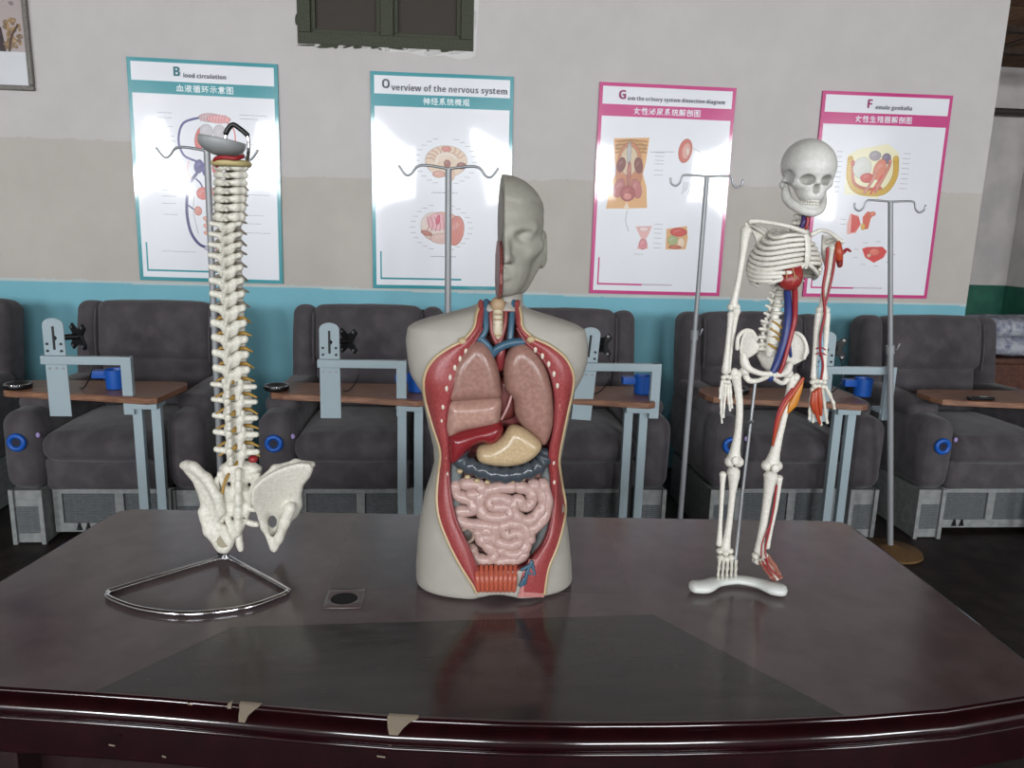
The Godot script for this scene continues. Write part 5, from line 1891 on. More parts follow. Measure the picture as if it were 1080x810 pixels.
func trunk_at(y: float) -> Vector3:   # middle, half width, half depth at that height
	var n := trunk_rows.size() / 4
	if y >= trunk_rows[0]:
		return Vector3(trunk_rows[1], trunk_rows[2], trunk_rows[3])
	for i in range(1, n):
		if y >= trunk_rows[i * 4]:
			var t := (y - trunk_rows[i * 4]) / (trunk_rows[i * 4 - 4] - trunk_rows[i * 4])
			return Vector3(lerpf(trunk_rows[i * 4 + 1], trunk_rows[i * 4 - 3], t), lerpf(trunk_rows[i * 4 + 2], trunk_rows[i * 4 - 2], t), lerpf(trunk_rows[i * 4 + 3], trunk_rows[i * 4 - 1], t))
	var l := (n - 1) * 4
	return Vector3(trunk_rows[l + 1], trunk_rows[l + 2], trunk_rows[l + 3])


func trunk_front(x: float, y: float) -> float:   # depth of the front of the trunk
	var t := trunk_at(y)
	var u := clampf(absf(x - t.x) / t.y, 0.0, 1.0)
	return TORSO_Z + t.z * pow(1.0 - pow(u, 2.4), 1.0 / 2.4)


func on_trunk(px: float, py: float, lift := 0.0) -> Vector3:   # where the ray through that pixel meets the front
	var z := TORSO_Z + 0.07
	var p := at(px, py, z)
	for i in 4:
		z = trunk_front(p.x, p.y) + lift
		p = at(px, py, z)
	return p


func smooth2(list: Array, per := 4) -> Array:
	var pts := []
	for p in list:
		pts.append(Vector3(p[0], p[1], 0))
	var out := []
	for p in smooth_path(pts, per):
		out.append([p.x, p.y])
	return out


func torso_model() -> void:
	var foot := at(521, 632, TORSO_Z) * Vector3(1, 0, 1) + Vector3(0, TABLE_Y, 0)
	var o := thing("torso_model", foot, "plastic torso model with half a head and open chest", "anatomical model")
	for r in TRUNK:
		var a := at(r[1], r[0], TORSO_Z)
		var b := at(r[2], r[0], TORSO_Z)
		trunk_rows.append_array([(a.y + b.y) * 0.5, (a.x + b.x) * 0.5, (b.x - a.x) * 0.5, r[3]])
	var y0 := TABLE_Y + 0.0008
	var y_top := trunk_rows[0]
	var outer_l := [[507, 318], [503, 332], [500, 346], [489, 359], [471, 369], [456, 381], [448, 398], [449, 420], [457, 450], [465, 476], [463, 500], [461, 525], [464, 548], [475, 576], [488, 600], [499, 617], [503, 625]]
	var inner_l := [[511, 320], [510, 332], [508, 346], [499, 362], [489, 378], [480, 398], [474, 422], [471, 450], [474, 476], [473, 500], [475, 525], [481, 550], [491, 572], [498, 588], [502, 600], [503, 612], [504, 624]]
	var outer_r := [[546, 318], [549, 332], [551, 346], [563, 357], [580, 365], [596, 378], [604, 395], [603, 413], [598, 436], [593, 460], [589, 484], [592, 510], [596, 535], [592, 560], [586, 580], [578, 600], [574, 626]]
	var inner_r := [[542, 320], [544, 332], [546, 346], [556, 362], [570, 375], [581, 394], [586, 420], [585, 450], [580, 480], [582, 508], [584, 533], [580, 558], [573, 576], [564, 588], [556, 597], [549, 606], [547, 624]]
	var cav := []
	for p in smooth2(inner_l.slice(1, 15), 3):
		cav.append(p)
	var back := smooth2(inner_r.slice(1, 15), 3)
	back.reverse()
	cav += back
	var hole := outline_at(cav, TORSO_Z + 0.075)
	var neck_a := at(526, 338, TORSO_Z - 0.012)
	var neck_b := at(531, 296, TORSO_Z - 0.004)
	var body := func(p: Vector3) -> float:
		var t := trunk_at(clampf(p.y, y0, y_top))
		var u := Vector2(absf(p.x - t.x) / t.y, absf(p.z - TORSO_Z) / t.z)
		var d := (pow(pow(u.x, 2.4) + pow(u.y, 2.4), 1.0 / 2.4) - 1.0) * minf(t.y, t.z)
		d = maxf(d, p.y - y_top)
		d = smin(d, maxf(cap_d(p, neck_a, neck_b, 0.046, 0.037), minf(neck_a.x - 0.001 - p.x, 0.02 + 0.0) if p.y > y_top - 0.004 else -1.0), 0.008)
		var w := clampf(1.0 - pow((p.x - foot.x) / 0.055, 2.0), 0.0, 1.0)
		d = smax(d, y0 + 0.010 * w * w - p.y, 0.012)
		return d
	var cut := func(p: Vector3) -> float:
		return maxf(poly_d(Vector2(p.x, p.y), hole), TORSO_Z + 0.012 - p.z)
	var neck_top := at(531, 304, TORSO_Z).y
	var solid := func(p: Vector3) -> float:
		return maxf(maxf(body.call(p), -cut.call(p)), p.y - neck_top)
	var skin := Color(0.355, 0.335, 0.295)
	var lining := Color(0.22, 0.035, 0.035)
	var tint := FastNoiseLite.new()
	tint.seed = 21
	tint.frequency = 22.0
	var paint := func(p: Vector3) -> Color:
		if cut.call(p) < 0.0025 and p.z > TORSO_Z + 0.008:
			return lining
		return skin * (1.0 + tint.get_noise_3dv(p) * 0.06)
	var lo := Vector3(foot.x - 0.19, y0 - 0.02, TORSO_Z - 0.11)
	var hi := Vector3(foot.x + 0.20, neck_top + 0.02, TORSO_Z + 0.11)
	var b := Mb.new()
	b.use_col = true
	b.nets(lo, hi, 0.0048, solid, paint)
	part("body", b, painted("torso_skin", 0.5), o)
	torso_head(o, skin)
	# cut edge of the chest wall: red muscle, cream line outside, rib ends inside
	for side in 2:
		var ol := smooth2(outer_l if side == 0 else outer_r, 4)
		var il := smooth2(inner_l if side == 0 else inner_r, 4)
		var rows := []
		for k in 6:
			var row := PackedVector3Array()
			for i in ol.size():
				var t := k / 5.0
				var px := lerpf(ol[i][0], il[i][0], t)
				var py := lerpf(ol[i][1], il[i][1], t)
				row.append(on_trunk(px, py, 0.0060 - 0.007 * t * t + 0.004 * sin(PI * t)))
			rows.append(row)
		var m := Mb.new()
		m.grid(rows)
		part("muscle_band", m, mottled("muscle_red_%d" % side, Color(0.53, 0.205, 0.21), Color(0.61, 0.28, 0.275), 9.0, 0.35, 0.03), o)
		var pts := []
		for q in ol:
			pts.append(on_trunk(q[0], q[1], 0.003))
		var line := Mb.new()
		line.tube(pts, 0.0042, 8)
		part("skin_edge", line, plain("fat_cream", Color(0.70, 0.62, 0.48), 0.4), o)
		pts = []
		for q in il.slice(8, il.size() - 6):
			pts.append(on_trunk(q[0], q[1], -0.003))
		var inl := Mb.new()
		inl.tube(pts, 0.0034, 8)
		part("pleura_edge", inl, plain("pleura_red", Color(0.48, 0.17, 0.18), 0.35), o)
		for i in 11:
			var t := 14.0 + i * 2.2
			var k := int(t)
			var q0: Array = il[k]
			var e := Mb.new()
			var qx: float = lerpf(q0[0], ol[k][0], 0.22)
			e.ball(on_trunk(qx, q0[1], 0.001), Vector3(0.0036, 0.0068, 0.004), 8, 6)
			part("rib_end", e, plain("rib_white", Color(0.82, 0.78, 0.72), 0.4) if not mats.has("rib_white") else mats.rib_white, o)
	# organs
	var organ := func(called: String, list: Array, z: float, half: float, rim: float, m: Material, bend := Vector3.ZERO) -> MeshInstance3D:
		var pb := Mb.new()
		puff(pb, outline_at(smooth2(list + [list[0]], 4).slice(0, -1), z), z, half, rim, 0.0030, bend)
		return part(called, pb, m, o)
	var zf := TORSO_Z + 0.052
	var lung := mottled("lung_brown", Color(0.54, 0.40, 0.36), Color(0.61, 0.465, 0.42), 8.0, 0.28, 0.02)
	var lung2 := mottled("lung_pink", Color(0.62, 0.48, 0.43), Color(0.68, 0.54, 0.49), 8.0, 0.25, 0.02)
	organ.call("lung_lobe", [[496, 359], [509, 360], [519, 371], [526, 390], [528, 406], [527, 419], [500, 421], [471, 422], [472, 406], [479, 380]], zf, 0.030, 0.024, lung)
	organ.call("lung_lobe", [[471, 420], [500, 419], [527, 418], [528, 436], [525, 446], [508, 450], [488, 454], [474, 460], [469, 450], [469, 434]], zf, 0.031, 0.022, lung2)
	organ.call("lung_lobe", [[541, 363], [552, 361], [564, 369], [575, 385], [582, 408], [584, 440], [579, 462], [572, 469], [562, 458], [549, 447], [543, 436], [541, 420], [533, 410], [531, 390], [534, 374]], zf, 0.030, 0.024, lung)
	organ.call("heart", [[524, 398], [538, 396], [545, 412], [546, 430], [537, 442], [524, 440], [520, 420]], zf - 0.026, 0.020, 0.018, plain("heart_brown", Color(0.42, 0.20, 0.18), 0.35))
	var hv := Mb.new()
	hv.tube(smooth_path(spots([[529, 442], [536, 428, 0.004], [541, 412, 0.004]], zf), 4), 0.0025, 7)
	part("heart_vessel", hv, plain("vessel_pale", Color(0.72, 0.56, 0.54), 0.4), o)
	organ.call("liver", [[473, 456], [490, 451], [510, 446], [524, 442], [531, 450], [528, 461], [519, 468], [507, 466], [496, 472], [484, 484], [475, 487], [472, 472]], zf + 0.004, 0.030, 0.020, plain("liver_red", Color(0.49, 0.14, 0.16), 0.22))
	organ.call("stomach", [[502, 477], [506, 470], [518, 467], [530, 459], [538, 449], [548, 449], [560, 456], [571, 467], [568, 477], [555, 487], [537, 491], [518, 490], [505, 486]], zf + 0.010, 0.027, 0.020, mottled("stomach_cream", Color(0.69, 0.60, 0.46), Color(0.75, 0.66, 0.53), 9.0, 0.25, 0.03))
	organ.call("abdominal_wall", [[478, 486], [500, 478], [540, 478], [572, 476], [579, 500], [582, 530], [578, 556], [566, 582], [545, 597], [512, 597], [496, 584], [484, 556], [477, 520]], zf - 0.030, 0.020, 0.018, plain("mesentery", Color(0.48, 0.33, 0.31), 0.45))
	var colon := plain("colon_slate", Color(0.25, 0.275, 0.30), 0.18)
	var cb := Mb.new()
	var cp := smooth_path(spots([[485, 476, -0.006], [488, 487, 0.002], [503, 494, 0.008], [522, 500, 0.012], [540, 500.5, 0.012], [558, 496, 0.008], [570, 489, 0.002], [574, 479, -0.008]], zf + 0.004), 7)
	var cr := []
	for i in cp.size():
		cr.append(0.0155 + 0.0022 * sin(i * 1.3))
	cb.tube(cp, cr, 12)
	part("transverse_colon", cb, colon, o)
	var up := Mb.new()
	up.tube(smooth_path(spots([[484, 478], [481, 500], [480, 525], [484, 548], [490, 560]], zf - 0.006), 5), 0.013, 10)
	part("ascending_colon", up, plain("colon_grey", Color(0.42, 0.44, 0.44), 0.3), o)
	var dn := Mb.new()
	dn.tube(smooth_path(spots([[573, 482], [577, 505], [578, 535], [572, 565], [560, 588]], zf - 0.012), 5), 0.012, 10)
	part("descending_colon", dn, mats.colon_grey, o)
	for q in [[493, 503], [503, 507], [514, 508.5], [533, 508], [541, 507], [551, 505], [561, 502], [485, 497]]:
		var fb := Mb.new()
		fb.ball(at(q[0], q[1], zf + 0.018), Vector3(0.006, 0.0045, 0.005), 9, 6)
		part("fat_tag", fb, mats.fat_cream, o)
	var gut := mottled("gut_pink", Color(0.68, 0.56, 0.53), Color(0.74, 0.63, 0.595), 10.0, 0.28, 0.03)
	var coils := [
		[[205, 372], [208, 408], [258, 432], [262, 466], [212, 472], [228, 508], [290, 518], [330, 524]],
		[[232, 372], [288, 374], [292, 404], [250, 412]],
		[[412, 382], [352, 386], [306, 404], [288, 440], [306, 482], [352, 492], [392, 482], [384, 456], [336, 452], [330, 430], [362, 422], [398, 436]],
		[[424, 380], [466, 396], [476, 428], [450, 452], [424, 428], [408, 446], [420, 486], [460, 502], [492, 482], [514, 444], [506, 402], [478, 372]],
		[[512, 368], [526, 408], [528, 460], [506, 508], [474, 536], [466, 572]],
		[[346, 516], [348, 570], [396, 590], [432, 572], [424, 546], [388, 552], [372, 524], [404, 512], [446, 526], [458, 574], [440, 612], [400, 622], [362, 604]],
		[[258, 600], [276, 634], [320, 644], [342, 620], [318, 592], [296, 570], [284, 540]],
		[[352, 648], [392, 642], [424, 640], [452, 618]],
		[[306, 556], [332, 576], [332, 548], [300, 532]],
	]
	for c in coils:
		var px := []
		for q in c:
			var x: float = 420.0 + q[0] / 3.376
			var y: float = 400.0 + q[1] / 3.376
			var u := (x - 528.0) / 56.0
			px.append([x, y, 0.016 - 0.018 * u * u - 0.004 * absf(y - 545.0) / 50.0])
		var path := smooth_path(spots(px, zf), 6)
		var rad := []
		for i in path.size():
			rad.append(0.0122 + 0.0010 * sin(i * 0.9))
		var gb := Mb.new()
		gb.tube(path, rad, 10)
		part("small_intestine", gb, gut, o)
	for q in [[486.5, 554, 0.011, 0.010], [491.5, 564.5, 0.015, 0.0145]]:
		var ring := Mb.new()
		var lp := []
		for k in 20:
			lp.append(at(q[0], q[1], zf + 0.013) + Vector3(cos(TAU * k / 20.0) * q[2], sin(TAU * k / 20.0) * q[3], 0))
		ring.tube(lp, 0.0035, 8, false, true)
		part("caecum_rim", ring, plain("caecum_tan", Color(0.60, 0.52, 0.46), 0.4) if not mats.has("caecum_tan") else mats.caecum_tan, o)
		var well := Mb.new()
		well.ball(at(q[0], q[1], zf + 0.010), Vector3(q[2], q[3], 0.006), 16, 8)
		part("caecum_opening", well, plain("caecum_dark", Color(0.28, 0.24, 0.22), 0.5) if not mats.has("caecum_dark") else mats.caecum_dark, o)
	# lower belly: fanned orange muscle and the pink groin with its veins
	for i in 9:
		var st := Mb.new()
		var x := 503.5 + i * 4.9
		var p0 := on_trunk(x + (i - 4) * 0.25, 597, -0.012)
		var p1 := on_trunk(x, 610, 0.003)
		var p2 := on_trunk(x - (i - 4) * 0.2, 623, 0.002)
		st.tube(smooth_path([p0, p1, p2], 4), taper([0.0042, 0.0055, 0.0045], 9), 8)
		part("belly_muscle", st, plain("muscle_orange", Color(0.66, 0.33, 0.25), 0.35) if not mats.has("muscle_orange") else mats.muscle_orange, o)
	var gr := []
	for k in 7:
		var row := PackedVector3Array()
		for i in 8:
			row.append(on_trunk(lerpf(lerpf(558, 546, k / 6.0), lerpf(572, 574, k / 6.0), i / 7.0), lerpf(590, 630, k / 6.0), 0.0028 + 0.002 * sin(PI * i / 7.0)))
		gr.append(row)
	var gm := Mb.new()
	gm.grid(gr)
	part("groin_muscle", gm, mottled("groin_pink", Color(0.66, 0.42, 0.41), Color(0.73, 0.50, 0.48), 10.0, 0.4, 0.03), o)
	for q in [[[561, 592], [556, 603], [553, 616]], [[559, 596], [550, 601]], [[556, 604], [564, 606], [561, 594]], [[553, 610], [549, 618]]]:
		var vb := Mb.new()
		var pts := []
		for p in q:
			pts.append(on_trunk(p[0], p[1], 0.0065))
		vb.tube(pts, 0.0036, 8)
		part("groin_vein", vb, plain("vein_teal", Color(0.22, 0.35, 0.43), 0.35) if not mats.has("vein_teal") else mats.vein_teal, o)
	# throat: windpipe, blue veins, red arteries and neck muscles
	var zn := TORSO_Z + 0.045
	var tr := Mb.new()
	var tp := spots([[525, 326, -0.006], [525, 334, 0.0], [525, 342, 0.003], [525, 350, 0.003], [526, 360, -0.004]], zn)
	tr.tube(smooth_path(tp, 5), 0.0095, 12)
	var wp := part("windpipe", tr, plain("cartilage", Color(0.76, 0.72, 0.62), 0.4), o)
	for i in 5:
		var g := Mb.new()
		var c := at(525, 331 + i * 5.5, zn + 0.001)
		g.tube(ring_loop(c, 0.0098, Basis(Vector3.RIGHT, PI / 2), 16), 0.0017, 6, false, true)
		put("cartilage_ring", g.commit(o.global_transform.affine_inverse()), plain("ring_tan", Color(0.64, 0.54, 0.42), 0.5) if not mats.has("ring_tan") else mats.ring_tan, wp)
	var lar := Mb.new()
	lar.ball(at(525, 322, zn - 0.006), Vector3(0.014, 0.016, 0.012), 14, 9)
	part("larynx", lar, mats.ring_tan, o)
	for q in [["neck_vein", [[513, 318, -0.02], [512, 334, -0.002], [512, 347, 0.006], [507, 356, 0.010], [496, 361, 0.010]], 0.0062], ["neck_vein", [[541, 318, -0.02], [540, 334, -0.002], [539, 347, 0.006], [538, 358, 0.010]], 0.0060], ["neck_vein", [[519, 374, 0.010], [526, 367, 0.015], [538, 362, 0.016], [554, 360, 0.012], [560, 359, 0.008]], 0.0078], ["neck_vein", [[507, 357, 0.011], [514, 364, 0.013], [520, 373, 0.010]], 0.0064]]:
		var vb := Mb.new()
		vb.tube(smooth_path(spots(q[1], zn), 5), q[2], 10)
		part(q[0], vb, mats.vein_teal, o)
	for q in [[[507, 318, -0.016], [506, 334, 0.0], [505, 348, 0.004]], [[518, 320, -0.014], [518, 334, -0.002], [519, 350, 0.004], [524, 362, 0.008]], [[546, 318, -0.016], [546, 334, 0.0], [548, 348, 0.004]], [[533, 320, -0.014], [533, 338, -0.002], [530, 352, 0.003], [526, 364, 0.008], [526, 378, 0.004]]]:
		var ab := Mb.new()
		ab.tube(smooth_path(spots(q, zn), 5), 0.0046, 9)
		part("neck_muscle", ab, plain("neck_red", Color(0.52, 0.25, 0.24), 0.4) if not mats.has("neck_red") else mats.neck_red, o)
	for q in [[488, 360], [560, 358]]:
		var cl := Mb.new()
		cl.ball(on_trunk(q[0], q[1], 0.004), Vector3(0.0085, 0.0075, 0.007), 12, 8)
		part("collar_bone_end", cl, mats.fat_cream, o)
	var thy := Mb.new()
	thy.tube(smooth_path(spots([[529, 366, 0.006], [528, 376, 0.008], [527, 388, 0.002]], zn), 4), 0.0085, 10)
	part("aorta", thy, mats.pleura_red, o)


func torso_head(o: Node3D, skin: Color) -> void:
	var zc := TORSO_Z + 0.008
	var c := at(528.5, 240, zc)   # on the cutting plane, at the height of the eyes
	var u := 0.00172
	var L := func(dx: float, dy: float, dz: float) -> Vector3:   # pixels right and down from that point, metres forward
		return c + Vector3(dx * u, -dy * u, dz)
	var slit := []
	var slit_r := [0.0025, 0.0062, 0.0068, 0.0030]
	for q in [[0.002, 44, 0.089], [0.0065, 54, 0.085], [0.009, 64, 0.076], [0.006, 71, 0.062]]:
		slit.append(c + Vector3(q[0], -q[1] * u, q[2]))
		
	var f := func(p: Vector3) -> float:
		var q := p
		q.x = c.x + absf(p.x - c.x)
		var d := ell_d(q, L.call(0, -7, -0.014), Vector3(0.079, 0.077, 0.096))
		d = smin(d, ell_d(q, L.call(0, 22, 0.014), Vector3(0.060, 0.074, 0.068)), 0.03)
		d = smin(d, ell_d(q, L.call(0, 52, 0.034), Vector3(0.038, 0.036, 0.038)), 0.03)   # chin
		d = smin(d, cap_d(q, L.call(22, 60, 0.006), L.call(38, 30, -0.012), 0.014, 0.018), 0.025)   # jaw
		d = smin(d, cap_d(q, L.call(26, 24, 0.052), L.call(36, 18, 0.034), 0.010, 0.012), 0.02)   # cheek bone
		d = smin(d, cap_d(q, L.call(8, 0.0, 0.080), L.call(30, -1.0, 0.058), 0.007, 0.008), 0.014)   # brow
		d = smax(d, -ell_d(q, L.call(22.5, 8.5, 0.078), Vector3(0.017, 0.0095, 0.013)), 0.010)   # eye hollow
		d = smin(d, ell_d(q, L.call(22, 9.0, 0.060), Vector3(0.0125, 0.0085, 0.010)), 0.004)   # eyeball
		d = smin(d, cap_d(q, L.call(13.0, 8.0, 0.064), L.call(31, 9.5, 0.052), 0.0028, 0.0028), 0.004)   # lid
		d = smin(d, cap_d(q, L.call(0, 6, 0.078), L.call(0, 29, 0.100), 0.0085, 0.0125), 0.012)   # nose
		d = smin(d, ell_d(q, L.call(6.0, 31, 0.086), Vector3(0.0085, 0.0075, 0.011)), 0.006)   # nostril wing
		d = smax(d, -ell_d(q, L.call(4.5, 35.5, 0.094), Vector3(0.0035, 0.003, 0.006)), 0.003)
		d = smin(d, cap_d(q, L.call(0, 43, 0.082), L.call(12, 45.5, 0.070), 0.0065, 0.003), 0.006)   # upper lip
		d = smin(d, cap_d(q, L.call(0, 50, 0.080), L.call(11, 48.5, 0.070), 0.0070, 0.003), 0.006)   # lower lip
		d = smax(d, -cap_d(q, L.call(0, 46.8, 0.091), L.call(15, 47.2, 0.074), 0.0016, 0.0014), 0.002)
		d = smax(d, -cap_d(q, L.call(0, 56, 0.086), L.call(8, 56, 0.080), 0.004, 0.003), 0.008)
		# ear
		var e := ell_d(q, L.call(45.5, 22, -0.020), Vector3(0.0125, 0.036, 0.021))
		e = smax(e, -ell_d(q, L.call(50, 19, -0.012), Vector3(0.0085, 0.023, 0.012)), 0.003)
		d = smin(d, e, 0.003)
		# moulded hair stands a little proud above the forehead and the temples
		var hair := ell_d(q, L.call(0, -9, -0.016), Vector3(0.0825, 0.0795, 0.098))
		var brow_line := 0.052 - maxf(0.0, (q.x - c.x) - 0.03) * 1.4
		hair = smax(hair, -(q.y - (c.y + 0.030 + (q.z - c.z - brow_line) * 0.9)), 0.006)
		d = smin(d, hair, 0.004)
		for k in 3:   # open slit beside the mouth
			d = maxf(d, -cap_d(p, slit[k], slit[k + 1], slit_r[k], slit_r[k + 1]))
		return maxf(d, c.x - p.x)   # cut through the middle
	var neck := at(531, 311, zc).y
	var solid := func(p: Vector3) -> float:
		return smax(f.call(p), neck - p.y, 0.006)
	var tint := FastNoiseLite.new()
	tint.seed = 8
	tint.frequency = 60.0
	var grey := Color(0.32, 0.312, 0.262)
	var paint := func(p: Vector3) -> Color:
		return grey * (1.0 + tint.get_noise_3dv(p) * 0.10)
	var b := Mb.new()
	b.use_col = true
	b.nets(c + Vector3(-0.008, -0.135, -0.125), c + Vector3(0.105, 0.10, 0.130), 0.0029, solid, paint)
	part("head_half", b, painted("head_skin", 0.6), o)
	# the section through the middle: dull pink plate with mouth and throat, a little proud of the cut
	var pts := []
	for q in [[0.070, 20], [0.080, 28], [0.086, 36], [0.080, 46], [0.084, 56], [0.070, 68], [0.040, 74], [-0.02, 72], [-0.05, 60], [-0.06, 30], [-0.02, 14], [0.04, 14]]:
		pts.append(Vector2(q[0], -q[1] * u))
	var sec := Mb.new()
	sec.prism(PackedVector2Array(pts), Transform3D(Basis(Vector3(0, 0, 1), Vector3(0, 1, 0), Vector3(-1, 0, 0)), c + Vector3(-0.0062, 0, 0)), 0.006, 0.0012)
	part("throat_section", sec, mottled("section_red", Color(0.42, 0.17, 0.18), Color(0.58, 0.34, 0.32), 14.0, 0.4, 0.03), o)
	var brain := Mb.new()
	pts = []
	for k in 26:
		var a := TAU * k / 26.0
		pts.append(Vector2(-0.012 + cos(a) * 0.080, 0.018 + sin(a) * 0.052))
	brain.prism(PackedVector2Array(pts), Transform3D(Basis(Vector3(0, 0, 1), Vector3(0, 1, 0), Vector3(-1, 0, 0)), c + Vector3(-0.0015, 0, 0)), 0.002, 0.0005)
	part("brain_section", brain, plain("section_pale", Color(0.50, 0.47, 0.43), 0.5), o)


# ------------------------------------------------------------------ small standing skeleton
func bone(o: Node3D, called: String, list: Array, radii: Array, z: float, m: Material = null, per := 5, seg := 10) -> MeshInstance3D:
	var path := smooth_path(spots(list, z), per)
	var b := Mb.new()
	b.tube(path, taper(radii, path.size()), seg)
	return part(called, b, m if m else mats.bone, o)


func knob(b: Mb, px: float, py: float, z: float, r: Vector3) -> Mb:
	return b.ball(at(px, py, z), r, 12, 9)


func skeleton_model() -> void:
	var z := -1.42
	var foot := at(776, 618, -1.40) * Vector3(1, 0, 1) + Vector3(0, TABLE_Y, 0)
	var o := thing("skeleton_model", foot, "small white skeleton model with red heart on a white arched foot", "anatomical model")
	# stand
	var path := []
	for p in [[0.488, -1.372], [0.512, -1.372], [0.545, -1.392], [0.588, -1.400], [0.625, -1.385], [0.648, -1.360], [0.664, -1.352]]:
		path.append(Vector3(p[0], TABLE_Y + 0.0125, p[1]))
	path = smooth_path(path, 5)
	var st := Mb.new()
	st.tube(path, taper([0.0175, 0.0195, 0.0145, 0.0130, 0.0145, 0.0195, 0.0175], path.size()), 14, true, false, 0.62, Vector3.UP)
	part("stand_foot", st, mats.white_plastic, o)
	var rd := Mb.new()
	rd.tube(spots([[774, 607, 0.015], [783, 520], [797, 400, -0.01]], z), 0.0038, 8)
	part("support_rod", rd, mats.dull_steel, o)
	var screw := Mb.new()
	screw.rod(at(790, 446, z + 0.0), at(794, 444, z + 0.012), 0.003, 8)
	part("screw", screw, mats.dull_steel, o)
	skeleton_skull(o)
	# spine
	var line := smooth_path(spots([[848, 219, -0.004], [843, 236, -0.01], [838, 255, -0.03], [830, 278, -0.045], [822, 300, -0.03], [816, 322, -0.015], [811, 346, -0.012], [808, 368, -0.02]], z), 10)
	var total := line.size() - 1
	for i in 24:
		var t := float(i) / 23.0 * total
		var k := mini(int(t), total - 1)
		var p: Vector3 = (line[k] as Vector3).lerp(line[k + 1], t - k)
		var dir: Vector3 = ((line[k] as Vector3) - (line[k + 1] as Vector3)).normalized()
		var kind := 0 if i < 7 else (1 if i < 19 else 2)
		var q := put("vertebra", vert_mesh[kind], mats.bone, o, p - o.position)
		var side := Basis(Vector3.UP, deg_to_rad(25.0)) * Vector3.RIGHT
		var fwd := side.cross(dir).normalized()
		var s: float = [0.62, 0.44, 0.56][kind] * (1.0 if i < 19 else lerpf(0.9, 1.06, (i - 19) / 4.0))
		q.basis = Basis(-fwd.cross(dir).normalized() * -1.0, dir, fwd) * Basis(Vector3.UP, PI) * Basis.from_scale(Vector3(s, s * [0.9, 1.0, 1.0][kind], s))
		if i > 12:
			var d := Mb.new()
			var t2 := minf(t + total / 46.0, total - 0.01)
			var p2: Vector3 = (line[int(t2)] as Vector3).lerp(line[int(t2) + 1], t2 - int(t2))
			d.ball(p2 + fwd * 0.013, Vector3(0.0125, 0.0045, 0.010), 12, 7)
			part("disc", d, mats.old_bone, o)
	skeleton_ribs(o)
	# shoulders
	bone(o, "collar_bone", [[849, 245, 0.034], [836, 240, 0.040], [818, 236, 0.030], [800, 233.5, 0.016], [791, 234, 0.008]], [0.0048, 0.0038, 0.0036, 0.0042, 0.0050], z)
	bone(o, "collar_bone", [[857, 247, 0.034], [866, 243, 0.028], [876, 246, 0.012], [886, 254, 0.0]], [0.0048, 0.0038, 0.0038, 0.0046], z)
	var sc := Mb.new()
	puff(sc, outline_at([[789, 233], [800, 236], [812, 242], [811, 262], [806, 280], [801, 268], [795, 250], [790, 243]], z - 0.03), z - 0.03, 0.0040, 0.004, 0.0022, Vector3(-0.3, 0, 0))
	sc.tube(smooth_path(spots([[787, 236, 0.002], [794, 238, -0.012], [806, 246, -0.026]], z), 4), 0.0042, 8)
	part("shoulder_blade", sc, mats.bone, o)
	sc = Mb.new()
	puff(sc, outline_at([[868, 247], [880, 250], [888, 255], [884, 264], [877, 272], [871, 284], [867, 268]], z - 0.03), z - 0.03, 0.0040, 0.004, 0.0022, Vector3(0.3, 0, 0))
	sc.tube(smooth_path(spots([[889, 255, 0.002], [882, 252, -0.012], [872, 256, -0.026]], z), 4), 0.0042, 8)
	part("shoulder_blade", sc, mats.bone, o)
	# the arm hanging beside the drip stand
	bone(o, "upper_arm_bone", [[787, 243], [785.5, 250], [783, 270], [779, 295], [775, 314], [773.5, 323]], [0.0115, 0.0088, 0.0060, 0.0055, 0.0066, 0.0095], z)
	var el := Mb.new()
	knob(el, 770.5, 324, z, Vector3(0.0065, 0.007, 0.008))
	knob(el, 777, 324, z, Vector3(0.0065, 0.007, 0.008))
	part("elbow", el, mats.bone, o)
	bone(o, "ulna", [[777, 328], [775.5, 334], [773, 352], [770, 375], [768, 392]], [0.0082, 0.0062, 0.0046, 0.0040, 0.0050], z)
	bone(o, "radius", [[771, 331, 0.006], [769.5, 345, 0.006], [767.5, 365, 0.006], [765, 392, 0.006]], [0.0068, 0.0048, 0.0048, 0.0076], z)
	var wr := Mb.new()
	for q in [[763, 398], [766.5, 397], [770, 398], [764, 402.5], [768, 403]]:
		knob(wr, q[0], q[1], z + 0.004, Vector3(0.0052, 0.0048, 0.0055))
	part("wrist_bones", wr, mats.bone, o)
	for q in [[[763, 405], [761.5, 416], [760.5, 428], [760.5, 436], [761.5, 446]], [[765.5, 406], [764.5, 418], [763.5, 430], [763, 440]], [[768, 406, -0.004], [768, 416], [769, 426], [770, 433]], [[770, 405, -0.008], [770.5, 414], [771.5, 424], [772, 430]], [[762, 402, 0.01], [760, 411, 0.014], [759.5, 420, 0.016]]]:
		finger(o, q, z, mats.bone, 0.0042)
	# the other arm, with arteries and hand muscles
	bone(o, "upper_arm_bone", [[879, 262], [877.5, 270], [874, 288], [870, 306], [868, 320], [867.5, 327]], [0.0115, 0.0088, 0.0062, 0.0056, 0.0070, 0.0100], z)
	var el2 := Mb.new()
	knob(el2, 864, 327, z, Vector3(0.0068, 0.007, 0.008))
	knob(el2, 871.5, 327, z, Vector3(0.0068, 0.007, 0.008))
	part("elbow", el2, mats.bone, o)
	bone(o, "ulna", [[864, 331], [861.5, 345], [860, 365], [858.5, 385], [858, 398]], [0.0080, 0.0058, 0.0050, 0.0046, 0.0062], z)
	bone(o, "radius", [[872, 331, 0.004], [872, 345, 0.006], [870.5, 365, 0.006], [869, 385, 0.006], [869, 399, 0.006]], [0.0070, 0.0052, 0.0050, 0.0056, 0.0084], z)
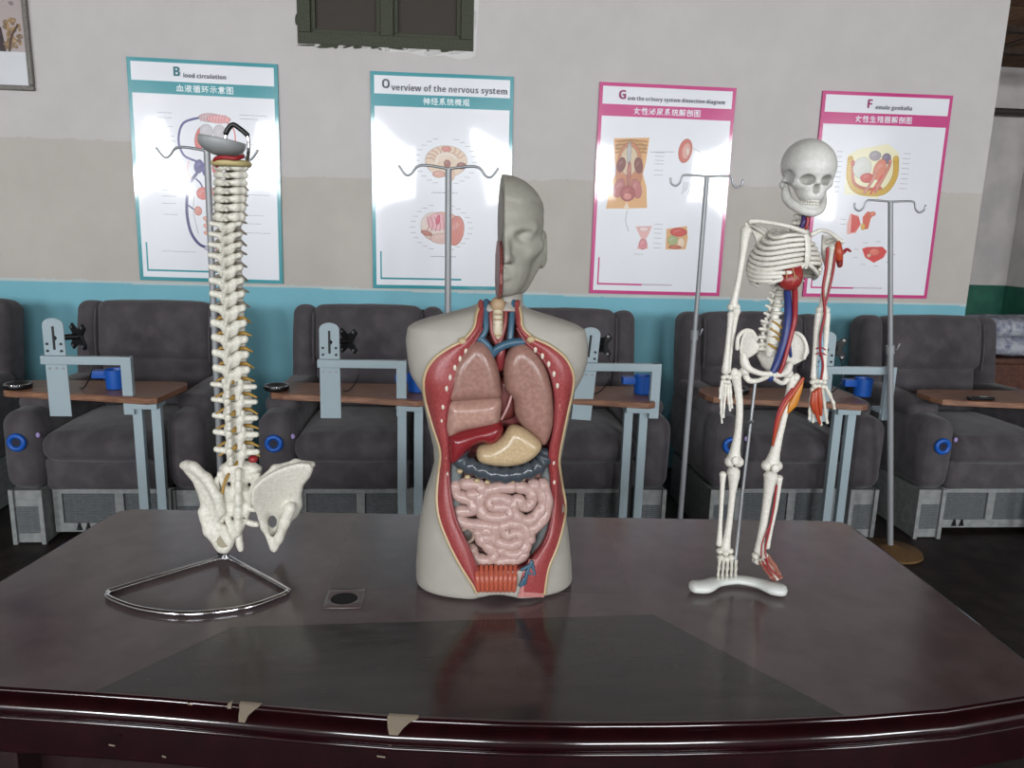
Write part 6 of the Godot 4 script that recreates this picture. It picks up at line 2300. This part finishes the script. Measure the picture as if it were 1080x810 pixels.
	bone(o, "arm_artery", [[873, 262, 0.014], [871, 285, 0.012], [868, 305, 0.011], [870, 330, 0.013], [866, 350, 0.012], [865, 368, 0.012], [868, 385, 0.012], [866, 400, 0.012]], [0.0030, 0.0026, 0.0020], z, mats.artery_red)
	bone(o, "arm_artery", [[881, 268, 0.012], [878, 290, 0.010], [873, 312, 0.010], [869, 328, 0.012]], [0.0026, 0.0018], z, mats.artery_red)
	bone(o, "arm_vein", [[866, 350, 0.009], [867, 368, 0.008], [865, 385, 0.008], [864, 398, 0.009]], [0.0024, 0.0028, 0.0020], z, plain("pale_vein", Color(0.50, 0.66, 0.74), 0.4))
	for y in [368.0, 373.5]:
		bone(o, "arm_artery", [[861, y, 0.008], [866, y - 1.5, 0.011], [871, y + 1, 0.010]], [0.0014, 0.0014], z, mats.artery_red)
	bone(o, "shoulder_muscle", [[884, 256, 0.008], [884.5, 266, 0.012], [886, 280, 0.008]], [0.0046, 0.0085, 0.0050], z, plain("muscle_flame", Color(0.66, 0.26, 0.15), 0.4))
	bone(o, "shoulder_artery", [[884, 270, 0.010], [889, 267, 0.012], [893, 263, 0.008], [897, 265, 0.004]], [0.0026, 0.0034, 0.0020], z, mats.artery_red)
	bone(o, "shoulder_artery", [[886, 276, 0.014], [885, 281, 0.014]], [0.0046, 0.0034], z, plain("dark_artery", Color(0.42, 0.06, 0.08), 0.4))
	var wr2 := Mb.new()
	for q in [[857, 403], [861, 402], [865, 402], [869.5, 403], [859, 407.5], [863.5, 407.5], [868, 408]]:
		knob(wr2, q[0], q[1], z + 0.004, Vector3(0.0056, 0.0052, 0.0055))
	part("wrist_bones", wr2, mats.old_bone, o)
	for q in [[[857, 410], [855.5, 422], [854, 434], [853.5, 442]], [[860.5, 411], [859.5, 424], [858, 436], [857.5, 445]], [[864, 411], [864, 425], [864.5, 438], [866, 448]], [[867.5, 411], [869, 424], [871, 437], [872.5, 446]], [[870.5, 408, 0.006], [875, 416, 0.010], [879, 425, 0.012], [880, 431, 0.012]]]:
		finger(o, q, z, mats.old_bone, 0.0050)
	for q in [[[861, 412, 0.008], [860, 424, 0.010], [862, 438, 0.008], [865, 447, 0.006]], [[864, 410, 0.009], [865, 424, 0.011], [866, 438, 0.009]], [[858, 414, 0.007], [857, 426, 0.008], [859, 436, 0.007]]]:
		bone(o, "palm_muscle", q, [0.0042, 0.0052, 0.0024], z, mats.muscle_flame)
	# heart and great vessels
	var hb := Mb.new()
	var hc := at(834.5, 293, z + 0.034)
	var hf := func(p: Vector3) -> float:
		var d := ell_d(p, hc, Vector3(0.0205, 0.0225, 0.019))
		d = smin(d, ell_d(p, hc + Vector3(-0.008, -0.006, 0.003), Vector3(0.015, 0.014, 0.014)), 0.012)
		return smin(d, cap_d(p, hc + Vector3(0.008, 0.012, 0), hc + Vector3(0.014, 0.026, -0.004), 0.010, 0.006), 0.01)
	hb.nets(hc - Vector3(0.034, 0.034, 0.030), hc + Vector3(0.034, 0.040, 0.030), 0.0022, hf)
	var ho := part("heart", hb, mottled("heart_red", Color(0.52, 0.13, 0.14), Color(0.62, 0.22, 0.21), 16.0, 0.35, 0.03), o)
	for q in [[[836, 283, 0.053], [838, 292, 0.055], [835, 300, 0.052]], [[838, 290, 0.055], [842, 294, 0.052], [843, 300, 0.046]], [[829, 286, 0.053], [830, 294, 0.055]]]:
		var vb := Mb.new()
		vb.tube(smooth_path(spots(q, z), 4), 0.0012, 6)
		put("heart_vein", vb.commit(o.global_transform.affine_inverse()), plain("vein_cream", Color(0.66, 0.50, 0.34), 0.5) if not mats.has("vein_cream") else mats.vein_cream, ho)
	bone(o, "vena_cava", [[830, 302, 0.020], [831, 318, 0.014], [831, 336, 0.012], [828, 356, 0.014], [823, 372, 0.018], [817, 388, 0.024], [812, 400, 0.024]], [0.0068, 0.0072, 0.0078, 0.0072, 0.0060], z, mats.vein_blue)
	bone(o, "aorta", [[838, 302, 0.020], [838.5, 318, 0.016], [838, 336, 0.014], [835, 350, 0.018], [831, 366, 0.022], [826, 384, 0.026], [820, 398, 0.024]], [0.0056, 0.0054, 0.0050, 0.0042, 0.0036], z, mats.artery_red)
	bone(o, "pelvic_vein", [[828, 352, 0.014], [832, 362, 0.014], [834, 376, 0.012]], [0.0040, 0.0030], z, mats.vein_blue)
	bone(o, "neck_artery", [[851, 224, 0.020], [852, 232, 0.022], [850, 241, 0.022]], [0.0030, 0.0036, 0.0030], z, mats.artery_red)
	bone(o, "neck_vein", [[847, 228, 0.021], [847.5, 234, 0.023], [845, 240, 0.022]], [0.0034, 0.0052, 0.0044], z, plain("dark_violet", Color(0.20, 0.12, 0.34), 0.4))
	for q in [[820, 342], [818, 350], [821, 358], [816, 366]]:
		bone(o, "nerve", [[q[0] - 5, q[1] - 3, 0.006], [q[0], q[1], 0.010], [q[0] + 5, q[1] + 4, 0.008]], [0.0026, 0.0020], z, mats.nerve_yellow)
	skeleton_pelvis(o)
	skeleton_legs(o)


func finger(o: Node3D, q: Array, z: float, m: Material, r: float) -> void:
	var f := Mb.new()
	var pts := spots(q, z)
	for i in pts.size() - 1:
		var a: Vector3 = pts[i]
		var e: Vector3 = pts[i + 1]
		var k := 1.0 - 0.14 * i
		f.tube([a, a.lerp(e, 0.2), a.lerp(e, 0.5), a.lerp(e, 0.8), e], [r * k, r * k * 0.8, r * k * 0.65, r * k * 0.78, r * k * 0.9], 8)
	part("finger", f, m, o)


func skeleton_skull(o: Node3D) -> void:
	var z := -1.42
	var c := at(852, 186, z)
	var turn := Basis(Vector3.UP, deg_to_rad(-2.0)) * Basis(Vector3.RIGHT, deg_to_rad(4.0))
	var back := turn.inverse()
	var f := func(w: Vector3) -> float:
		var p := back * (w - c)
		var q := Vector3(absf(p.x), p.y, p.z)
		var d := ell_d(q, Vector3(0, 0.021, -0.010), Vector3(0.0450, 0.0465, 0.0565))
		d = smin(d, ell_d(q, Vector3(0, 0.016, 0.012), Vector3(0.040, 0.036, 0.038)), 0.02)   # forehead
		d = smin(d, ell_d(q, Vector3(0, -0.018, 0.020), Vector3(0.029, 0.030, 0.025)), 0.014)
		d = smin(d, cap_d(q, Vector3(0.0, 0.0055, 0.0430), Vector3(0.028, 0.0045, 0.030), 0.0072, 0.0066), 0.008)   # brow
		d = smin(d, cap_d(q, Vector3(0.016, -0.018, 0.038), Vector3(0.034, -0.012, 0.022), 0.0066, 0.0062), 0.007)   # cheek bone
		d = smin(d, cap_d(q, Vector3(0.034, -0.012, 0.022), Vector3(0.041, -0.008, -0.012), 0.0040, 0.0036), 0.004)
		d = smin(d, cap_d(q, Vector3(0.030, 0.004, 0.028), Vector3(0.034, -0.010, 0.023), 0.0042, 0.0048), 0.004)
		d = smin(d, cap_d(q, Vector3(0.0, 0.002, 0.044), Vector3(0.0, -0.011, 0.047), 0.0045, 0.0040), 0.005)   # nose bridge
		d = smin(d, ell_d(q, Vector3(0, -0.034, 0.030), Vector3(0.0195, 0.0125, 0.0165)), 0.010)   # upper jaw
		d = smax(d, -ell_d(q, Vector3(0.0165, -0.0055, 0.036), Vector3(0.0120, 0.0094, 0.0260)), 0.003)   # eye sockets
		d = smax(d, -ell_d(q, Vector3(0.0, -0.0215, 0.046), Vector3(0.0060, 0.0085, 0.0200)), 0.003)   # nose opening
		d = smax(d, -ell_d(q, Vector3(0.0420, -0.006, 0.014), Vector3(0.0062, 0.016, 0.020)), 0.004)   # temples
		d = smin(d, cap_d(q, Vector3(0.038, -0.016, -0.020), Vector3(0.034, -0.028, -0.016), 0.0065, 0.0045), 0.006)
		return d
	var b := Mb.new()
	b.nets(c - Vector3(0.062, 0.060, 0.075), c + Vector3(0.062, 0.078, 0.075), 0.0020, f)
	var sk := part("skull", b, mottled("skull_bone", Color(0.77, 0.765, 0.745), Color(0.83, 0.825, 0.80), 10.0, 0.42, 0.02), o)
	var seam := Mb.new()
	var pts := []
	for i in 13:
		var a := lerpf(-1.15, 1.15, i / 12.0)
		pts.append(c + turn * Vector3(sin(a) * 0.0452, 0.031 + cos(a) * 0.002, -0.010 + cos(a) * 0.0562))
	seam.tube(pts, 0.0008, 5)
	put("cut_line", seam.commit(o.global_transform.affine_inverse()), mats.old_bone, sk)
	var jaw := Mb.new()
	var up := []
	for q in [[-0.0345, -0.018, -0.010], [-0.0345, -0.030, -0.008], [-0.0325, -0.043, 0.000], [-0.0255, -0.053, 0.017], [-0.0145, -0.0605, 0.031], [0.0, -0.0635, 0.036], [0.0145, -0.0605, 0.031], [0.0255, -0.053, 0.017], [0.0325, -0.043, 0.000], [0.0345, -0.030, -0.008], [0.0345, -0.018, -0.010]]:
		up.append(c + turn * Vector3(q[0], q[1], q[2]))
	var jp := smooth_path(up, 4)
	jaw.tube(jp, taper([0.0046, 0.0082, 0.0096, 0.0088, 0.0080, 0.0082, 0.0080, 0.0088, 0.0096, 0.0082, 0.0046], jp.size()), 10)
	var inner := []
	for k in 11:
		var a := lerpf(-1.25, 1.25, k / 10.0)
		inner.append(c + turn * Vector3(sin(a) * 0.0195, -0.0535, 0.010 + cos(a) * 0.0250))
	jaw.tube(inner, 0.0056, 8)
	var jo := part("jaw", jaw, mats.skull_bone, o)
	for row in 2:
		for k in 12:
			var a := lerpf(-1.2, 1.2, (k + 0.5) / 12.0)
			var t := Mb.new()
			var p := c + turn * Vector3(sin(a) * (0.0185 if row == 0 else 0.0178), -0.0428 if row == 0 else -0.0478, 0.0125 + cos(a) * (0.0305 if row == 0 else 0.0285))
			t.ball(p, Vector3(0.0022, 0.0030, 0.0018), 7, 5, turn * Basis(Vector3.UP, a))
			put("tooth", t.commit(o.global_transform.affine_inverse()), mats.bone, sk if row == 0 else jo)


func skeleton_ribs(o: Node3D) -> void:
	var z := -1.42
	var c := at(829, 262, z - 0.012)
	var turn := Basis(Vector3.UP, deg_to_rad(29.0)) * Basis(Vector3.BACK, deg_to_rad(3.0))
	var a := [0.030, 0.044, 0.055, 0.062, 0.067, 0.070, 0.072, 0.073, 0.073, 0.071, 0.066, 0.054]
	var depth := [0.026, 0.034, 0.040, 0.045, 0.049, 0.052, 0.054, 0.055, 0.054, 0.052, 0.048, 0.040]
	var reach := [1.0, 1.0, 1.0, 1.0, 1.0, 1.0, 1.0, 0.82, 0.74, 0.65, 0.46, 0.34]
	var breast_z := 0.046
	for i in 12:
		for s in [-1.0, 1.0]:
			var pts := []
			var top := 0.034 - i * 0.0082
			var drop := 0.006 + 0.0022 * i if i < 7 else 0.020
			var n := 14
			for k in n + 1:
				var t: float = float(k) / n * reach[i]
				var an := t * PI
				var x: float = a[i] * pow(sin(an), 0.8) if an < PI * 0.5 else a[i] * sin(an)
				var zz: float = -depth[i] * cos(an)
				if i < 7 and t > 0.80:   # cartilage turns in to the breast bone
					var w := (t - 0.80) / 0.20
					x = lerpf(x, 0.006, w)
					zz = lerpf(zz, breast_z - 0.0012 * absf(3.0 - i), w)
				var y := top - drop * (1.0 - cos(an)) * 0.5 - 0.010 * sin(an)
				if i < 7:
					y = lerpf(y, 0.027 - i * 0.0088, smoothstep(0.45, 0.95, t))
				elif i < 10:
					y = lerpf(y, -0.040 - (i - 7) * 0.008, smoothstep(0.35, 1.0, t / reach[i]))
				pts.append(c + turn * Vector3(s * (x + 0.004), y, zz))
			var b := Mb.new()
			b.tube(pts, taper([0.0032, 0.0038, 0.0043, 0.0045, 0.0038 if i < 10 else 0.0022], pts.size()), 8)
			part("rib", b, mats.bone, o)
	# breast bone and the cartilage arch below it
	var st := Mb.new()
	var sp := []
	for q in [[0.034, 0.040], [0.022, 0.045], [0.005, 0.048], [-0.012, 0.049], [-0.026, 0.048], [-0.036, 0.045]]:
		sp.append(c + turn * Vector3(0, q[0], q[1]))
	var side := turn * Vector3.RIGHT
	var rows := []
	var spath := smooth_path(sp, 4)
	var wd := taper([0.0105, 0.0085, 0.0080, 0.0085, 0.0060, 0.0030], spath.size())
	for i in spath.size():
		var row := PackedVector3Array()
		for k in 12:
			var an := TAU * k / 12.0
			row.append((spath[i] as Vector3) + side * cos(an) * wd[i] + turn * Vector3.BACK * sin(an) * 0.0036)
		rows.append(row)
	st.grid(rows, true)
	st.disc(rows[0])
	st.disc(rows[-1], true)
	part("breast_bone", st, mats.bone, o)
	for s in [-1.0, 1.0]:
		var pts := []
		for q in [[0.006, -0.027, 0.046], [0.018, -0.034, 0.047], [0.036, -0.044, 0.044], [0.054, -0.053, 0.034], [0.066, -0.060, 0.018]]:
			pts.append(c + turn * Vector3(s * q[0], q[1], q[2]))
		var b := Mb.new()
		b.tube(smooth_path(pts, 4), 0.0040, 8)
		part("costal_arch", b, mats.bone, o)


func skeleton_pelvis(o: Node3D) -> void:
	var z := -1.42
	var l := Mb.new()
	puff(l, outline_at(smooth2([[777, 366], [778.5, 356], [784, 349], [791, 347.5], [794.5, 353], [799, 360], [803, 366], [800, 373], [794, 377], [788, 379], [782, 377], [778, 372], [777, 366]], 3).slice(0, -1), z), z + 0.004, 0.0052, 0.006, 0.0021, Vector3(-0.5, 0.1, -0.006))
	l.tube(smooth_path(spots([[777.5, 368, 0.014], [778.5, 356, 0.014], [785, 349, 0.008], [793, 349.5, 0.0], [798, 358, -0.006]], z), 4), 0.0040, 8)
	l.tube(smooth_path(spots([[784, 374, 0.012], [786, 384, 0.012], [792, 390, 0.018], [803, 394, 0.024], [813, 394.5, 0.026]], z), 4), taper([0.0066, 0.0090, 0.0060, 0.0050, 0.0060], 17), 10)
	l.tube(smooth_path(spots([[786, 384, 0.006], [786, 394, 0.004], [790, 401, 0.006], [799, 401.5, 0.014], [810, 397, 0.024]], z), 4), taper([0.0075, 0.0062, 0.0060, 0.0046, 0.0046], 17), 10)
	part("hip_bone", l, mats.bone, o)
	var r := Mb.new()
	puff(r, outline_at(smooth2([[831, 356], [838, 351], [845, 354], [850, 363], [850.5, 372], [846, 380], [838, 386], [832, 388], [829, 380], [829, 366], [831, 356]], 3).slice(0, -1), z), z + 0.002, 0.0050, 0.006, 0.0021, Vector3(0.4, 0.1, -0.006))
	r.tube(smooth_path(spots([[848, 378, 0.012], [850.5, 366, 0.012], [846, 355, 0.008], [838, 351, 0.0], [831, 357, -0.006]], z), 4), 0.0038, 8)
	r.tube(smooth_path(spots([[833, 384, 0.010], [830, 391, 0.014], [824, 395, 0.022], [815, 395, 0.026]], z), 4), taper([0.0066, 0.0085, 0.0055, 0.0060], 13), 10)
	r.tube(smooth_path(spots([[831, 392, 0.004], [830, 400, 0.004], [824, 404, 0.012], [815, 398, 0.024]], z), 4), taper([0.0070, 0.0060, 0.0046, 0.0046], 13), 10)
	part("hip_bone", r, mats.bone, o)
	var s := Mb.new()
	puff(s, outline_at([[797, 364], [807, 360], [820, 361], [829, 365], [827, 376], [820, 387], [813, 394], [806, 388], [799, 376]], z - 0.03), z - 0.034, 0.0065, 0.006, 0.0022, Vector3(0, 0.3, 0.0))
	part("sacrum", s, mats.bone, o)


func skeleton_legs(o: Node3D) -> void:
	var z := -1.42
	# leg beside the drip stand
	var f := Mb.new()
	knob(f, 786, 391, z + 0.006, Vector3(0.0100, 0.0100, 0.0100))
	f.tube(smooth_path(spots([[786, 391, 0.006], [781, 393], [776.5, 397]], z), 4), taper([0.0065, 0.0068, 0.0090], 9), 10)
	knob(f, 774.5, 393.5, z - 0.002, Vector3(0.0085, 0.0105, 0.0090))
	var fp := smooth_path(spots([[776, 397], [778, 408], [780, 430, 0.004], [778.5, 455, 0.006], [775.5, 474, 0.004], [774, 484, 0.002]], z), 5)
	f.tube(fp, taper([0.0105, 0.0078, 0.0068, 0.0072, 0.0098, 0.0150], fp.size()), 12)
	knob(f, 769.5, 487, z + 0.002, Vector3(0.0100, 0.0105, 0.0120))
	knob(f, 779, 487, z + 0.002, Vector3(0.0100, 0.0105, 0.0120))
	part("thigh_bone", f, mats.bone, o)
	var kc := Mb.new()
	knob(kc, 776, 486, z + 0.016, Vector3(0.0085, 0.0090, 0.0050))
	part("knee_cap", kc, mats.bone, o)
	bone(o, "shin_bone", [[773.5, 497.5, 0.002], [774, 503, 0.002], [772.5, 520], [770, 545], [767, 566], [765, 578, 0.002]], [0.0135, 0.0115, 0.0066, 0.0062, 0.0072, 0.0105], z)
	bone(o, "calf_bone", [[762.5, 500], [762, 510], [761, 530], [759.5, 555], [758.5, 574]], [0.0075, 0.0050, 0.0042, 0.0042, 0.0066], z - 0.004)
	var an := Mb.new()
	for q in [[759, 581, 0.0], [765, 583, 0.002], [770, 581, 0.0], [760, 588, 0.006], [766, 589, 0.008], [771, 588, 0.006], [763, 585, -0.014]]:
		knob(an, q[0], q[1], z + q[2] + 0.004, Vector3(0.0072, 0.0062, 0.0080))
	part("ankle_bones", an, mats.old_bone, o)
	for i in 5:
		var x := 758.5 + i * 4.3
		finger(o, [[x + 0.4, 591, 0.012], [x + 0.3 - (4 - i) * 0.2, 600, 0.026], [x - (4 - i) * 0.3, 606.5, 0.036], [x - (4 - i) * 0.3, 610.5, 0.042]], z, mats.old_bone, 0.0041)
	# leg with the coloured muscles, foot hanging free
	var g := Mb.new()
	knob(g, 831, 394, z + 0.006, Vector3(0.0100, 0.0100, 0.0100))
	g.tube(smooth_path(spots([[831, 394, 0.006], [834, 397], [836, 402]], z), 4), taper([0.0065, 0.0068, 0.0090], 9), 10)
	knob(g, 839.5, 399, z - 0.002, Vector3(0.0080, 0.0105, 0.0090))
	var gp := smooth_path(spots([[836, 402], [833, 414], [828, 434, 0.004], [822, 458, 0.006], [817, 478, 0.006], [814.5, 488, 0.004]], z), 5)
	g.tube(gp, taper([0.0105, 0.0080, 0.0070, 0.0076, 0.0104, 0.0155], gp.size()), 12)
	knob(g, 808.5, 491, z + 0.004, Vector3(0.0105, 0.0110, 0.0125))
	knob(g, 819.5, 491, z + 0.004, Vector3(0.0105, 0.0110, 0.0125))
	part("thigh_bone", g, mats.bone, o)
	var kc2 := Mb.new()
	knob(kc2, 818, 494, z + 0.019, Vector3(0.0088, 0.0095, 0.0050))
	part("knee_cap", kc2, mats.bone, o)
	bone(o, "shin_bone", [[813, 502, 0.006], [812, 508, 0.006], [809.5, 525, 0.004], [806, 548], [802, 570, -0.002], [800.5, 581, -0.002]], [0.0150, 0.0120, 0.0090, 0.0078, 0.0080, 0.0110], z)
	bone(o, "calf_bone", [[821.5, 504], [821, 514], [818, 535], [813, 558], [809, 577]], [0.0082, 0.0052, 0.0044, 0.0044, 0.0060], z)
	bone(o, "leg_artery", [[819, 512, 0.010], [816, 535, 0.010], [812, 556, 0.010], [807, 580, 0.014], [810, 592, 0.022]], [0.0022, 0.0020, 0.0016], z, mats.artery_red)
	bone(o, "leg_artery", [[813, 552, 0.010], [804, 572, 0.012], [803, 588, 0.012]], [0.0016, 0.0012], z, mats.artery_red)
	var ms := Mb.new()
	puff(ms, outline_at([[848, 398], [846, 410], [843, 420], [840, 428], [834, 434], [829, 438], [830, 428], [834, 420], [840, 409]], z + 0.008), z + 0.008, 0.0065, 0.006, 0.0022)
	part("thigh_muscle", ms, plain("muscle_ochre", Color(0.74, 0.47, 0.12), 0.4), o)
	bone(o, "thigh_muscle", [[847, 399, 0.012], [838, 412, 0.012], [829, 424, 0.014], [822, 438, 0.015], [818, 454, 0.014], [815, 470, 0.012]], [0.0030, 0.0046, 0.0050, 0.0044, 0.0020], z, mats.muscle_flame)
	bone(o, "thigh_muscle", [[836, 410, 0.010], [826, 424, 0.016], [819, 442, 0.016], [816, 458, 0.014]], [0.0024, 0.0034, 0.0018], z, mats.artery_red)
	var heel := Mb.new()
	for q in [[797, 586, -0.006], [801, 582, 0.0], [806, 586, 0.006], [799, 592, -0.002], [805, 592, 0.008], [797, 591, -0.014]]:
		knob(heel, q[0], q[1], z + q[2], Vector3(0.0082, 0.0072, 0.0090))
	part("ankle_bones", heel, mats.old_bone, o)
	var flesh := mottled("foot_muscle", Color(0.52, 0.30, 0.25), Color(0.66, 0.45, 0.38), 20.0, 0.45, 0.03)
	for i in 5:
		finger(o, [[802 + i * 2.0, 593 - i * 1.6, 0.008], [808 + i * 2.4, 602 - i * 1.4, 0.022], [813 + i * 2.3, 609 - i * 1.0, 0.032], [815.5 + i * 2.2, 613 - i * 0.9, 0.038]], z, flesh if i != 2 else mats.old_bone, 0.0046)
	bone(o, "foot_artery", [[807, 590, 0.018], [812, 599, 0.030], [817, 605, 0.038], [821, 608, 0.042]], [0.0022, 0.0016], z, mats.artery_red)
	bone(o, "foot_artery", [[804, 592, 0.016], [809, 601, 0.027], [814, 608, 0.036]], [0.0020, 0.0014], z, mats.artery_red)
